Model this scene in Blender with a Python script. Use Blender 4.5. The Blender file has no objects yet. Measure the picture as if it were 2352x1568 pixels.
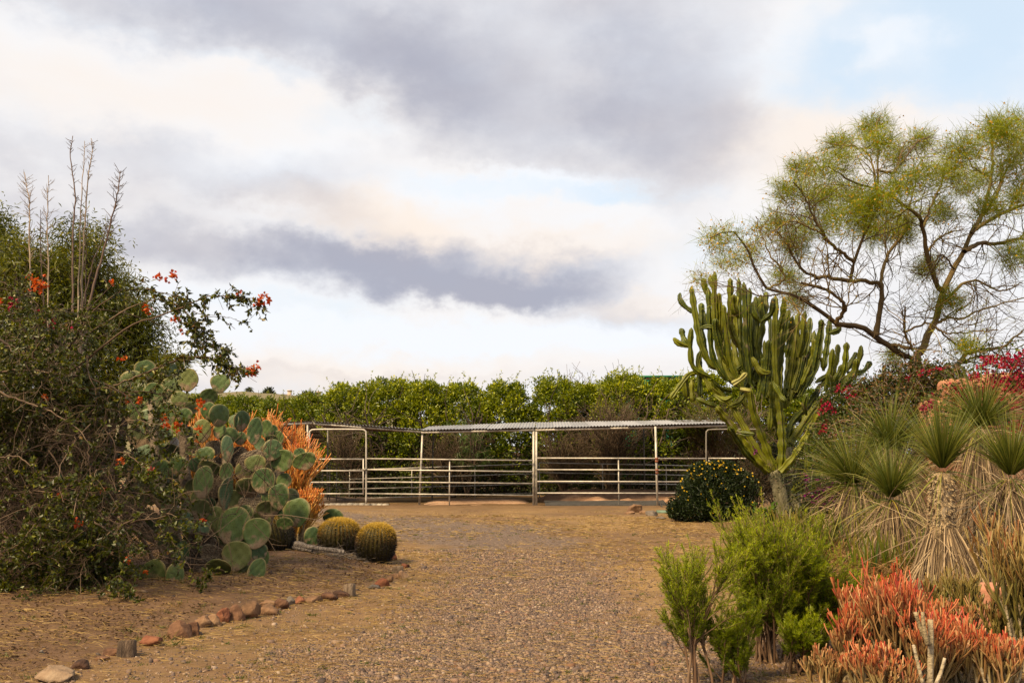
import bpy, math
import numpy as np
from mathutils import Vector, Matrix

SC = bpy.context.scene
COL = SC.collection
rad = math.radians

# ------------------------------------------------------------------ camera
EYE = np.array([0.0, 0.0, 1.6])
FPX = 2352 * 35 / 36            # focal length in photo pixels (photo taken as 2352 x 1568)
HOR = 1040.0                    # photo row of the horizon
TILT = math.atan((HOR - 784) / FPX)
cam_d = bpy.data.cameras.new('camera')
cam_d.lens = 35.0
cam_d.sensor_width = 36.0
cam_d.clip_end = 9000
cam = bpy.data.objects.new('camera', cam_d)
COL.objects.link(cam)
cam.location = EYE
cam.rotation_euler = (rad(90) + TILT, 0, 0)
SC.camera = cam

# ------------------------------------------------------------------ light
SUN_TO = Vector((-0.50, -0.52, 0.80)).normalized()
sun_d = bpy.data.lights.new('sun', 'SUN')
sun_d.energy = 5.0
sun_d.angle = rad(16)
sun_d.color = (1.0, 0.77, 0.47)
sun = bpy.data.objects.new('sun', sun_d)
COL.objects.link(sun)
sun.rotation_euler = SUN_TO.to_track_quat('Z', 'Y').to_euler()

SC.view_settings.view_transform = 'Standard'
SC.view_settings.look = 'None'
SC.view_settings.exposure = 0.72
SC.view_settings.gamma = 1.0
SC.view_settings.use_curve_mapping = False
SC.cycles.max_bounces = 6
SC.cycles.diffuse_bounces = 2
SC.cycles.transparent_max_bounces = 4
SC.cycles.use_denoising = True


def pix_dir(px, py):
    a = (px - 1176) / FPX
    b = (784 - py) / FPX
    ct, st = math.cos(TILT), math.sin(TILT)
    return np.array([a, ct - b * st, st + b * ct])


# ------------------------------------------------------------------ world: sky and clouds by direction
W = bpy.data.worlds.new('World')
SC.world = W
W.use_nodes = True
nt = W.node_tree
nt.nodes.clear()


def build_world():
    N, L = nt.nodes, nt.links

    def node(t, **k):
        n = N.new(t)
        for a, b in k.items():
            setattr(n, a, b)
        return n

    def put(sock, v):
        if isinstance(v, bpy.types.NodeSocket):
            L.new(v, sock)
        else:
            sock.default_value = v

    def m(op, a, b=0.0, c=None, clamp=False):
        n = node('ShaderNodeMath', operation=op, use_clamp=clamp)
        put(n.inputs[0], a)
        put(n.inputs[1], b)
        if c is not None:
            put(n.inputs[2], c)
        return n.outputs[0]

    def vm(op, a, b):
        n = node('ShaderNodeVectorMath', operation=op)
        put(n.inputs[0], a)
        put(n.inputs[1], b)
        return n.outputs[0]

    def mix(f, a, b):
        n = node('ShaderNodeMix', data_type='RGBA')
        put(n.inputs[0], f)
        put(n.inputs[6], a)
        put(n.inputs[7], b)
        return n.outputs[2]

    sky = node('ShaderNodeTexSky', sky_type='NISHITA')
    sky.sun_disc = False
    sky.sun_elevation = math.asin(SUN_TO.z)
    sky.sun_rotation = math.atan2(SUN_TO.x, SUN_TO.y)
    sky.air_density = 1.0
    sky.dust_density = 2.0
    tc = node('ShaderNodeTexCoord')
    d = tc.outputs['Generated']
    sp = node('ShaderNodeSeparateXYZ')
    L.new(d, sp.inputs[0])
    az = m('ARCTAN2', sp.outputs[0], sp.outputs[1])
    el = m('ARCSINE', sp.outputs[2])
    cb = node('ShaderNodeCombineXYZ')
    L.new(az, cb.inputs[0])
    L.new(el, cb.inputs[1])
    flat = vm('MULTIPLY', d, (1.0, 1.0, 2.4))

    puff = vm('MULTIPLY', d, (1.0, 1.0, 1.45))

    def noise(scale, detail, rough, off, v=None):
        n = node('ShaderNodeTexNoise')
        n.inputs['Scale'].default_value = scale
        n.inputs['Detail'].default_value = detail
        n.inputs['Roughness'].default_value = rough
        L.new(vm('ADD', v or flat, off), n.inputs['Vector'])
        return n
    nA = noise(4.5, 5, 0.55, (3.1, 1.2, 0.4))
    nB = noise(9.0, 6, 0.58, (7.7, 2.0, 5.0), puff)
    nC = noise(2.2, 4, 0.5, (0.3, 9.0, 2.0))
    nD = noise(24.0, 5, 0.6, (1.3, 4.0, 8.0), puff)
    warp = vm('MULTIPLY', vm('SUBTRACT', nB.outputs['Color'], (0.5, 0.5, 0.5)), (0.13, 0.08, 0.0))
    warp2 = vm('MULTIPLY', vm('SUBTRACT', nD.outputs['Color'], (0.5, 0.5, 0.5)), (0.055, 0.04, 0.0))
    P = vm('ADD', vm('ADD', cb.outputs[0], warp), warp2)

    def field(base, lobes):
        acc = base
        for (px, py, rx, ry, rot, amp) in lobes:
            v = pix_dir(px, py)
            v = v / np.linalg.norm(v)
            mp = node('ShaderNodeMapping', vector_type='TEXTURE')
            mp.inputs['Location'].default_value = (math.atan2(v[0], v[1]), math.asin(v[2]), 0)
            mp.inputs['Rotation'].default_value = (0, 0, rad(rot))
            mp.inputs['Scale'].default_value = (rx / FPX, ry / FPX, 1)
            L.new(P, mp.inputs[0])
            g = node('ShaderNodeTexGradient', gradient_type='SPHERICAL')
            L.new(mp.outputs[0], g.inputs[0])
            mr = node('ShaderNodeMapRange', interpolation_type='SMOOTHSTEP')
            L.new(g.outputs['Fac'], mr.inputs[0])
            mr.inputs[1].default_value = 0.0
            mr.inputs[2].default_value = 0.85
            acc = m('MULTIPLY_ADD', mr.outputs[0], amp, acc)
        return acc

    big = m('SUBTRACT', nC.outputs['Fac'], 0.5)
    med = m('SUBTRACT', nA.outputs['Fac'], 0.5)
    fine = m('SUBTRACT', nB.outputs['Fac'], 0.5)
    # how grey the cloud is
    s0 = m('ADD', m('MULTIPLY_ADD', big, 0.35, 0.28), m('MULTIPLY_ADD', med, 0.45, m('MULTIPLY', fine, 0.62)))
    shade = field(s0, [
        (150, -60, 900, 190, -4, 0.42), (700, 40, 700, 190, -10, 0.40), (1250, 130, 720, 330, -12, 0.42),
        (1600, 300, 420, 270, -8, 0.36), (1050, 250, 420, 170, -25, 0.22), (1560, 20, 420, 200, 0, 0.22),
        (300, 370, 760, 110, -3, 0.34), (150, 520, 560, 110, 0, 0.28), (700, 470, 300, 80, -12, 0.20),
        (600, 590, 520, 85, -6, 0.30), (1020, 622, 620, 105, -2, 0.62), (860, 600, 420, 70, -8, 0.30),
        (1080, 670, 470, 60, 2, 0.40), (1280, 640, 320, 90, 8, 0.25), (1470, 735, 300, 70, -4, 0.42),
        (1230, 745, 110, 45, 0, 0.18), (900, 855, 420, 30, 0, 0.22), (480, 900, 500, 40, 0, 0.08),
        (330, 190, 520, 110, -6, -0.30), (650, 230, 300, 110, -20, -0.22), (790, 270, 130, 80, 0, -0.22),
        (1180, 440, 420, 75, -6, -0.42), (1000, 490, 330, 70, -6, -0.26), (1350, 520, 320, 60, 0, -0.22),
        (1750, 620, 420, 240, 0, -0.18), (1980, 420, 420, 230, 0, -0.40), (2150, 130, 460, 330, 0, -0.52),
        (1900, 120, 180, 190, 0, -0.20), (1000, 780, 1000, 110, 0, -0.50), (560, 740, 420, 120, 0, -0.20),
        (2000, 720, 600, 160, 0, 0.10)])
    shade = m('MAXIMUM', shade, 0.0)
    # how much cloud covers the blue
    c0 = m('MULTIPLY_ADD', big, 0.5, m('MULTIPLY_ADD', fine, 0.5, 0.86))
    cover = field(c0, [
        (2200, 60, 480, 190, 0, -0.62), (2050, 100, 160, 90, 0, 0.40), (2300, 250, 260, 110, 0, -0.30),
        (1900, 190, 220, 120, 0, -0.25), (1130, 430, 520, 60, -5, -0.30), (800, 260, 170, 90, 0, -0.30),
        (600, 150, 260, 40, -8, -0.22), (520, 680, 560, 60, -4, -0.14), (850, 720, 620, 55, 0, -0.16),
        (1640, 560, 260, 90, 0, -0.25), (1500, 440, 320, 50, 0, -0.28), (300, 20, 420, 90, 0, -0.22),
        (1150, 310, 300, 80, -20, 0.3), (2050, 330, 400, 90, 0, 0.25)])
    cover = m('ADD', cover, 0.0, clamp=True)
    # where low sun warms the lit cloud
    w0 = m('MULTIPLY_ADD', med, 1.0, 0.30)
    warm = field(w0, [
        (350, 210, 600, 120, 0, 0.35), (900, 510, 520, 80, -8, 0.55), (1350, 560, 380, 60, 4, 0.45),
        (1950, 300, 420, 220, 0, 0.35), (1480, 690, 200, 50, 0, 0.4), (900, 860, 900, 60, 0, 0.35),
        (1100, 770, 900, 60, 0, -0.5), (2200, 60, 500, 200, 0, -0.3), (1200, 430, 400, 60, 0, -0.4)])
    warm = m('ADD', warm, 0.0, clamp=True)
    K = 5.95
    gap = mix(0.78, sky.outputs[0], (0.82 * K, 0.96 * K, 1.08 * K, 1))
    lit = mix(warm, (0.96 * K, 0.99 * K, 1.04 * K, 1), (1.02 * K, 0.90 * K, 0.80 * K, 1))
    dark = mix(warm, (0.44 * K, 0.47 * K, 0.58 * K, 1), (0.50 * K, 0.465 * K, 0.51 * K, 1))
    rs = node('ShaderNodeMapRange', interpolation_type='SMOOTHSTEP')
    L.new(shade, rs.inputs[0])
    rs.inputs[1].default_value = 0.10
    rs.inputs[2].default_value = 1.3
    cl = mix(rs.outputs[0], lit, dark)
    cv = node('ShaderNodeMapRange', interpolation_type='SMOOTHSTEP')
    L.new(m('MAXIMUM', cover, m('MULTIPLY', shade, 1.25)), cv.inputs[0])
    cv.inputs[1].default_value = 0.2
    cv.inputs[2].default_value = 0.85
    final = mix(cv.outputs[0], gap, cl)
    bg = node('ShaderNodeBackground')
    bg.inputs['Strength'].default_value = 0.1
    L.new(final, bg.inputs['Color'])
    out = node('ShaderNodeOutputWorld')
    L.new(bg.outputs[0], out.inputs[0])


build_world()
W.cycles.sampling_method = 'MANUAL'
W.cycles.sample_map_resolution = 256

# ------------------------------------------------------------------ small maths
RNG = np.random.default_rng(11)


def U(a, b, n=None):
    return RNG.uniform(a, b, n)


def nrm(v):
    v = np.asarray(v, float)
    return v / np.maximum(np.linalg.norm(v, axis=-1, keepdims=True), 1e-9)


def sstep(a, b, x):
    t = np.clip((x - a) / (b - a), 0, 1)
    return t * t * (3 - 2 * t)


def _hash(ix, iy):
    h = np.sin(ix * 127.1 + iy * 311.7) * 43758.5453
    return h - np.floor(h)


def vnoise(x, y):
    x = np.asarray(x, float)
    y = np.asarray(y, float)
    ix, iy = np.floor(x), np.floor(y)
    fx, fy = x - ix, y - iy
    fx = fx * fx * (3 - 2 * fx)
    fy = fy * fy * (3 - 2 * fy)
    a, b = _hash(ix, iy), _hash(ix + 1, iy)
    c, d = _hash(ix, iy + 1), _hash(ix + 1, iy + 1)
    return (a + (b - a) * fx) * (1 - fy) + (c + (d - c) * fx) * fy


def fbm(x, y, o=4):
    s, a, t = 0, 0.5, 0
    for k in range(o):
        s = s + a * vnoise(x * 2 ** k + 17 * k, y * 2 ** k - 9 * k)
        t += a
        a *= 0.5
    return s / t


def bed_edge(y):        # x of the stone border of the planting bed on the near side
    return np.interp(y, [5, 7, 8.1, 9, 10.2, 11.4, 13, 14.6, 17, 22, 31], [-4.3, -3.5, -3.05, -2.9, -2.55, -1.95, -1.45, -1.5, -2.6, -5.0, -7.0])


def right_edge(y):      # x where the planted ground on the other side begins
    return np.interp(y, [5, 7, 9, 12, 16, 21, 25, 31], [1.5, 1.9, 2.0, 2.4, 3.2, 4.4, 4.4, 5.0])


def height(x, y):
    x = np.asarray(x, float)
    y = np.asarray(y, float)
    h = 0.16 * sstep(0.0, 1.6, bed_edge(y) - x) * sstep(5, 7, y) * (1 - sstep(26, 31, y))
    h = h + 0.10 * sstep(0.0, 2.0, x - right_edge(y)) * (1 - sstep(26, 31, y))
    h = h - 0.22 * sstep(32.5, 40, y) * (1 - 0.5 * sstep(-6, 6, x)) - 1.5 * sstep(60, 120, y)
    near = 1 - sstep(45, 60, y)
    h = h + near * (0.035 * (fbm(x * 0.7, y * 0.7, 3) - 0.5) + 0.018 * (fbm(x * 4, y * 4, 3) - 0.5))
    return h


def at(px, py, Y):
    d = pix_dir(px, py)
    return EYE + d * (Y / d[1])


def to_px(P):
    """photo column and row of world points"""
    Q = np.asarray(P, float) - EYE
    ct, st = math.cos(TILT), math.sin(TILT)
    f = Q[..., 1] * ct + Q[..., 2] * st
    u = -Q[..., 1] * st + Q[..., 2] * ct
    return 1176 + FPX * Q[..., 0] / f, 784 - FPX * u / f


def gnd(px, py):
    d = pix_dir(px, py)
    z = 0.0
    for _ in range(12):
        t = (z - EYE[2]) / d[2]
        p = EYE + d * t
        z = float(height(p[0], p[1]))
    p[2] = z
    return p


def gz(x, y):
    return float(height(x, y))


def mpp(Y):
    return Y / FPX


def spline(pts, n):
    P = np.asarray(pts, float)
    if len(P) == 2:
        t = np.linspace(0, 1, n)[:, None]
        return P[0] * (1 - t) + P[1] * t
    seg = np.linalg.norm(np.diff(P, axis=0), axis=1)
    k = np.concatenate([[0], np.cumsum(np.sqrt(seg + 1e-6))])
    k /= k[-1]
    Q = np.vstack([2 * P[0] - P[1], P, 2 * P[-1] - P[-2]])
    out = []
    for t in np.linspace(0, 1, n):
        i = min(np.searchsorted(k, t, 'right') - 1, len(P) - 2)
        i = max(i, 0)
        u = (t - k[i]) / (k[i + 1] - k[i])
        p0, p1, p2, p3 = Q[i], Q[i + 1], Q[i + 2], Q[i + 3]
        out.append(0.5 * (2 * p1 + (p2 - p0) * u + (2 * p0 - 5 * p1 + 4 * p2 - p3) * u * u + (3 * p1 - p0 - 3 * p2 + p3) * u ** 3))
    return np.array(out)


# ------------------------------------------------------------------ mesh collector
ORG = {}


class MB:
    def __init__(self):
        self.v, self.f, self.d, self.mi, self.n = [], [], [], [], 0

    def add(self, V, F, data=None, mi=0):
        V = np.asarray(V, float).reshape(-1, 3)
        F = np.asarray(F, np.int64)
        self.v.append(V)
        self.f.append(F + self.n)
        self.mi.append(np.full(len(F), mi, np.int32))
        if data is None:
            D = np.zeros((len(V), 3))
        else:
            D = np.zeros((len(V), 3))
            D[:] = data
        self.d.append(D)
        self.n += len(V)

    def mesh(self, name, mats, smooth=False, origin=(0, 0, 0)):
        me = bpy.data.meshes.new(name)
        if not self.v:
            return me
        V = np.vstack(self.v) - np.asarray(origin)
        idx, tot = [], []
        for F in self.f:
            idx.append(F.ravel())
            tot.append(np.full(len(F), F.shape[1], np.int32))
        idx = np.concatenate(idx).astype(np.int32)
        tot = np.concatenate(tot)
        st = np.concatenate([[0], np.cumsum(tot)[:-1]]).astype(np.int32)
        me.vertices.add(len(V))
        me.vertices.foreach_set('co', V.astype(np.float32).ravel())
        me.loops.add(len(idx))
        me.loops.foreach_set('vertex_index', idx)
        me.polygons.add(len(tot))
        me.polygons.foreach_set('loop_start', st)
        for mt in (mats if isinstance(mats, (list, tuple)) else [mats]):
            me.materials.append(mt)
        me.polygons.foreach_set('material_index', np.concatenate(self.mi))
        if smooth:
            me.polygons.foreach_set('use_smooth', np.ones(len(tot), bool))
        D = np.vstack(self.d)
        at_ = me.attributes.new('data', 'FLOAT_COLOR', 'POINT')
        at_.data.foreach_set('color', np.hstack([D, np.ones((len(D), 1))]).astype(np.float32).ravel())
        me.update(calc_edges=True)
        return me

    def build(self, name, mats, parent=None, smooth=False, kind=None, label=None):
        o0 = ORG.get(parent.name, (0, 0, 0)) if parent else (0, 0, 0)
        o = bpy.data.objects.new(name, self.mesh(name, mats, smooth, o0))
        COL.objects.link(o)
        if parent:
            o.parent = parent
            ORG[o.name] = o0
        if kind:
            o['kind'] = kind
        if label:
            o['label'] = label
        return o


def thing(name, label, cat, loc, group=None):
    o = bpy.data.objects.new(name, None)
    o.empty_display_size = 0.2
    COL.objects.link(o)
    o.location = loc
    o['label'] = label
    o['category'] = cat
    if group:
        o['group'] = group
    ORG[o.name] = np.array(loc, float)
    return o


def tag(o, label, cat, group=None):
    o['label'] = label
    o['category'] = cat
    if group:
        o['group'] = group
    return o


def recentre(o):
    """top-level mesh built in world space: move its origin to its base centre"""
    me = o.data
    V = np.empty(len(me.vertices) * 3, np.float32)
    me.vertices.foreach_get('co', V)
    V = V.reshape(-1, 3)
    c = np.array([(V[:, 0].min() + V[:, 0].max()) / 2, (V[:, 1].min() + V[:, 1].max()) / 2, V[:, 2].min()])
    me.vertices.foreach_set('co', (V - c).astype(np.float32).ravel())
    o.location = c
    ORG[o.name] = c
    me.update()
    return o


def perp(D):
    ref = np.where(np.abs(D[..., 2:3]) < 0.9, np.array([0, 0, 1.0]), np.array([1.0, 0, 0]))
    a = nrm(np.cross(D, ref))
    b = np.cross(D, a)
    return a, b


def tubes(mb, P, R, sides=4, rnd=None, along=True, cap=False):
    """P (M,N,3) paths, R (M,N) radii"""
    P = np.asarray(P, float)
    R = np.asarray(R, float)
    if P.ndim == 2:
        P, R = P[None], R[None]
    M, N = P.shape[:2]
    T = nrm(np.gradient(P, axis=1)) if N > 2 else nrm(np.repeat(P[:, 1:] - P[:, :1], 2, 1))
    main = nrm(P[:, -1] - P[:, 0] + 1e-6)
    a0, _ = perp(main)
    a = nrm(a0[:, None, :] - T * np.sum(a0[:, None, :] * T, -1, keepdims=True))
    b = np.cross(T, a)
    th = np.linspace(0, 2 * np.pi, sides, endpoint=False)
    V = P[:, :, None, :] + R[:, :, None, None] * (np.cos(th)[None, None, :, None] * a[:, :, None, :] + np.sin(th)[None, None, :, None] * b[:, :, None, :])
    base = (np.arange(M) * N * sides)[:, None, None]
    i = (np.arange(N - 1) * sides)[None, :, None]
    j = np.arange(sides)[None, None, :]
    j2 = (np.arange(sides) + 1) % sides
    j2 = j2[None, None, :]
    F = np.stack([base + i + j, base + i + j2, base + i + sides + j2, base + i + sides + j], -1).reshape(-1, 4)
    if rnd is None:
        rnd = RNG.random(M)
    D = np.zeros((M, N, sides, 3))
    D[..., 0] = np.asarray(rnd)[:, None, None] if np.ndim(rnd) == 1 else rnd
    D[..., 1] = np.linspace(0, 1, N)[None, :, None]
    mb.add(V, F, D.reshape(-1, 3))
    if cap:
        cF = []
        for q in range(M):
            for e in (0, N - 1):
                cF.append(np.arange(sides) + q * N * sides + e * sides if e else (np.arange(sides)[::-1] + q * N * sides))
        mb.f.append(np.array(cF) + mb.n - M * N * sides)
        mb.mi.append(np.zeros(len(cF), np.int32))


def blades(mb, P0, D, L, Wd, droop=0.3, n=3, rnd=None, side=None, tip=0.05, extra=0.0, mid=False):
    P0 = np.asarray(P0, float)
    M = len(P0)
    D = nrm(D)
    L = np.broadcast_to(np.asarray(L, float), (M,))
    Wd = np.broadcast_to(np.asarray(Wd, float), (M,))
    droop = np.broadcast_to(np.asarray(droop, float), (M,))
    t = np.linspace(0, 1, n + 1)
    P = P0[:, None, :] + D[:, None, :] * (L[:, None] * t)[..., None]
    P[..., 2] -= (droop * L)[:, None] * t[None, :] ** 2
    if side is None:
        side = nrm(np.cross(D, RNG.normal(size=(M, 3))))
    prof = (np.sin(np.pi * np.clip(t * 0.92 + 0.06, 0, 1)) if mid else 1 - (1 - tip) * t ** 2)
    w = 0.5 * Wd[:, None] * prof[None, :]
    V = np.stack([P - side[:, None, :] * w[..., None], P + side[:, None, :] * w[..., None]], 2)
    base = (np.arange(M) * (n + 1) * 2)[:, None]
    i = (np.arange(n) * 2)[None, :]
    F = np.stack([base + i, base + i + 1, base + i + 3, base + i + 2], -1).reshape(-1, 4)
    if rnd is None:
        rnd = RNG.random(M)
    Dd = np.zeros((M, n + 1, 2, 3))
    Dd[..., 0] = np.asarray(rnd)[:, None, None]
    Dd[..., 1] = t[None, :, None]
    Dd[..., 2] = np.broadcast_to(np.asarray(extra, float), (M,))[:, None, None]
    mb.add(V, F, Dd.reshape(-1, 3))
    return P[:, -1]


def leaves(mb, C, A, L, Wd, rnd=None, fold=0.25, curl=0.15, extra=0.0):
    C = np.asarray(C, float)
    M = len(C)
    A = nrm(A)
    L = np.broadcast_to(np.asarray(L, float), (M,))[:, None]
    Wd = np.broadcast_to(np.asarray(Wd, float), (M,))[:, None]
    s = nrm(np.cross(A, RNG.normal(size=(M, 3))))
    nn = np.cross(s, A)
    V = np.stack([C, C + A * L * 0.45 + s * Wd * 0.5 + nn * Wd * fold, C + A * L - nn * L * curl, C + A * L * 0.45 - s * Wd * 0.5 + nn * Wd * fold], 1)
    b = np.arange(M)[:, None] * 4
    F = np.concatenate([b + np.array([[0, 1, 2]]), b + np.array([[0, 2, 3]])])
    if rnd is None:
        rnd = RNG.random(M)
    D = np.zeros((M, 4, 3))
    D[..., 0] = np.asarray(rnd)[:, None]
    D[:, 2, 1] = 1.0
    D[:, 1::2, 1] = 0.5
    D[..., 2] = np.broadcast_to(np.asarray(extra, float), (M,))[:, None]
    mb.add(V, F, D.reshape(-1, 3))


def rand_dir(n, up=0.0):
    v = RNG.normal(size=(n, 3))
    v = nrm(v)
    v[:, 2] += up
    return nrm(v)


def grow(P0, D, L, R, n=6, wob=0.25, trop=(0, 0, 0.0), taper=0.45):
    P0 = np.asarray(P0, float)
    D = nrm(D)
    M = len(P0)
    L = np.broadcast_to(np.asarray(L, float), (M,))
    R = np.broadcast_to(np.asarray(R, float), (M,))
    P = [P0]
    d = D.copy()
    for k in range(n - 1):
        d = nrm(d + RNG.normal(size=(M, 3)) * wob + np.asarray(trop, float))
        P.append(P[-1] + d * (L / (n - 1))[:, None])
    P = np.stack(P, 1)
    Rr = R[:, None] * (1 - (1 - taper) * np.linspace(0, 1, n))[None, :]
    return P, Rr


def sprout(P, R, L, k, t0=0.3, t1=1.0, ang=(25, 60), lf=(0.35, 0.7), rf=0.6):
    """k children per path -> P0, D, L, R"""
    M, N = P.shape[:2]
    L = np.broadcast_to(np.asarray(L, float), (M,))
    t = U(t0, t1, (M, k)) * (N - 1)
    i = np.clip(t.astype(int), 0, N - 2)
    f = (t - i)[..., None]
    q = np.arange(M)[:, None]
    p = P[q, i] * (1 - f) + P[q, i + 1] * f
    d = nrm(P[q, i + 1] - P[q, i])
    r = R[q, i] * rf
    a, b = perp(d)
    ph = U(0, 2 * np.pi, (M, k))[..., None]
    an = np.radians(U(ang[0], ang[1], (M, k)))[..., None]
    D = d * np.cos(an) + (a * np.cos(ph) + b * np.sin(ph)) * np.sin(an)
    LL = L[:, None] * U(lf[0], lf[1], (M, k))
    return p.reshape(-1, 3), D.reshape(-1, 3), LL.ravel(), r.ravel()


def on_paths(P, k, t0=0.0, t1=1.0):
    """k random points along every path -> points, local directions"""
    M, N = P.shape[:2]
    t = U(t0, t1, (M, k)) * (N - 1)
    i = np.clip(t.astype(int), 0, N - 2)
    f = (t - i)[..., None]
    q = np.arange(M)[:, None]
    p = P[q, i] * (1 - f) + P[q, i + 1] * f
    d = nrm(P[q, i + 1] - P[q, i])
    return p.reshape(-1, 3), d.reshape(-1, 3)


_ico = {}


def ico(sub):
    if sub not in _ico:
        import bmesh
        bm = bmesh.new()
        bmesh.ops.create_icosphere(bm, subdivisions=sub, radius=1.0)
        V = np.array([v.co[:] for v in bm.verts])
        F = np.array([[v.index for v in f.verts] for f in bm.faces])
        bm.free()
        _ico[sub] = (V, F)
    return _ico[sub]


def box_vf(lo, hi):
    x0, y0, z0 = lo
    x1, y1, z1 = hi
    V = np.array([[x0, y0, z0], [x1, y0, z0], [x1, y1, z0], [x0, y1, z0], [x0, y0, z1], [x1, y0, z1], [x1, y1, z1], [x0, y1, z1]], float)
    F = np.array([[0, 3, 2, 1], [4, 5, 6, 7], [0, 1, 5, 4], [1, 2, 6, 5], [2, 3, 7, 6], [3, 0, 4, 7]])
    return V, F


# ------------------------------------------------------------------ materials
def new_mat(name):
    m = bpy.data.materials.new(name)
    m.use_nodes = True
    m.node_tree.nodes.clear()
    return m, m.node_tree.nodes, m.node_tree.links


def ramp_node(N, stops, interp='LINEAR'):
    r = N.new('ShaderNodeValToRGB')
    r.color_ramp.interpolation = interp
    e = r.color_ramp.elements
    while len(e) < len(stops):
        e.new(0.5)
    for k, (p, c) in enumerate(stops):
        e[k].position = p
        e[k].color = (c[0] * 0.79, c[1] * 0.79, c[2] * 0.79, 1)
    return r


def data_sep(N, L):
    a = N.new('ShaderNodeAttribute')
    a.attribute_name = 'data'
    s = N.new('ShaderNodeSeparateColor')
    L.new(a.outputs['Color'], s.inputs[0])
    return s.outputs


def vivid(stops, sat=1.32, gain=0.80):
    out = []
    for p, c in stops:
        l = 0.25 * c[0] + 0.65 * c[1] + 0.1 * c[2]
        out.append((p, tuple(min(0.9, max(0.003, (l + (x - l) * sat) * gain)) for x in c)))
    return out


def plant_mat(name, stops, tip=None, trans=0.3, rough=0.5, spec=0.35, tip_pow=1.0, noise=None, bump=0.0, scar=None):
    """colour from the piece's own random value; optional second ramp toward its tip"""
    m, N, L = new_mat(name)
    d = data_sep(N, L)
    stops = vivid(stops)
    tip = vivid(tip) if tip else None
    r = ramp_node(N, stops)
    L.new(d[0], r.inputs[0])
    col = r.outputs[0]
    if tip:
        r2 = ramp_node(N, tip)
        L.new(d[0], r2.inputs[0])
        pw = N.new('ShaderNodeMath')
        pw.operation = 'POWER'
        L.new(d[1], pw.inputs[0])
        pw.inputs[1].default_value = tip_pow
        mx = N.new('ShaderNodeMix')
        mx.data_type = 'RGBA'
        L.new(pw.outputs[0], mx.inputs[0])
        L.new(col, mx.inputs[6])
        L.new(r2.outputs[0], mx.inputs[7])
        col = mx.outputs[2]
    if noise:
        sc, lo, hi = noise
        tc = N.new('ShaderNodeTexCoord')
        nz = N.new('ShaderNodeTexNoise')
        nz.inputs['Scale'].default_value = sc
        nz.inputs['Detail'].default_value = 5
        L.new(tc.outputs['Object'], nz.inputs['Vector'])
        mr = N.new('ShaderNodeMapRange')
        L.new(nz.outputs['Fac'], mr.inputs[0])
        mr.inputs[1].default_value = 0.3
        mr.inputs[2].default_value = 0.7
        mr.inputs[3].default_value = lo
        mr.inputs[4].default_value = hi
        mm = N.new('ShaderNodeVectorMath')
        mm.operation = 'SCALE'
        L.new(col, mm.inputs[0])
        L.new(mr.outputs[0], mm.inputs['Scale'])
        col = mm.outputs[0]
    if scar:
        sc2, c2, lo2, hi2 = scar
        tc2 = N.new('ShaderNodeTexCoord')
        n2 = N.new('ShaderNodeTexNoise')
        n2.inputs['Scale'].default_value = sc2
        n2.inputs['Detail'].default_value = 7
        n2.inputs['Roughness'].default_value = 0.65
        L.new(tc2.outputs['Object'], n2.inputs['Vector'])
        m2 = N.new('ShaderNodeMapRange')
        L.new(n2.outputs['Fac'], m2.inputs[0])
        m2.inputs[1].default_value = lo2
        m2.inputs[2].default_value = hi2
        x2 = N.new('ShaderNodeMix')
        x2.data_type = 'RGBA'
        L.new(m2.outputs[0], x2.inputs[0])
        L.new(col, x2.inputs[6])
        x2.inputs[7].default_value = (*c2, 1)
        col = x2.outputs[2]
    b = N.new('ShaderNodeBsdfPrincipled')
    b.inputs['Roughness'].default_value = rough
    b.inputs['Specular IOR Level'].default_value = spec
    L.new(col, b.inputs['Base Color'])
    if bump and noise:
        bp = N.new('ShaderNodeBump')
        bp.inputs['Strength'].default_value = bump
        L.new(nz.outputs['Fac'], bp.inputs['Height'])
        L.new(bp.outputs[0], b.inputs['Normal'])
    o = N.new('ShaderNodeOutputMaterial')
    if trans > 0:
        t = N.new('ShaderNodeBsdfTranslucent')
        L.new(col, t.inputs[0])
        mx = N.new('ShaderNodeMixShader')
        mx.inputs[0].default_value = trans
        L.new(b.outputs[0], mx.inputs[1])
        L.new(t.outputs[0], mx.inputs[2])
        L.new(mx.outputs[0], o.inputs[0])
    else:
        L.new(b.outputs[0], o.inputs[0])
    return m


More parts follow.
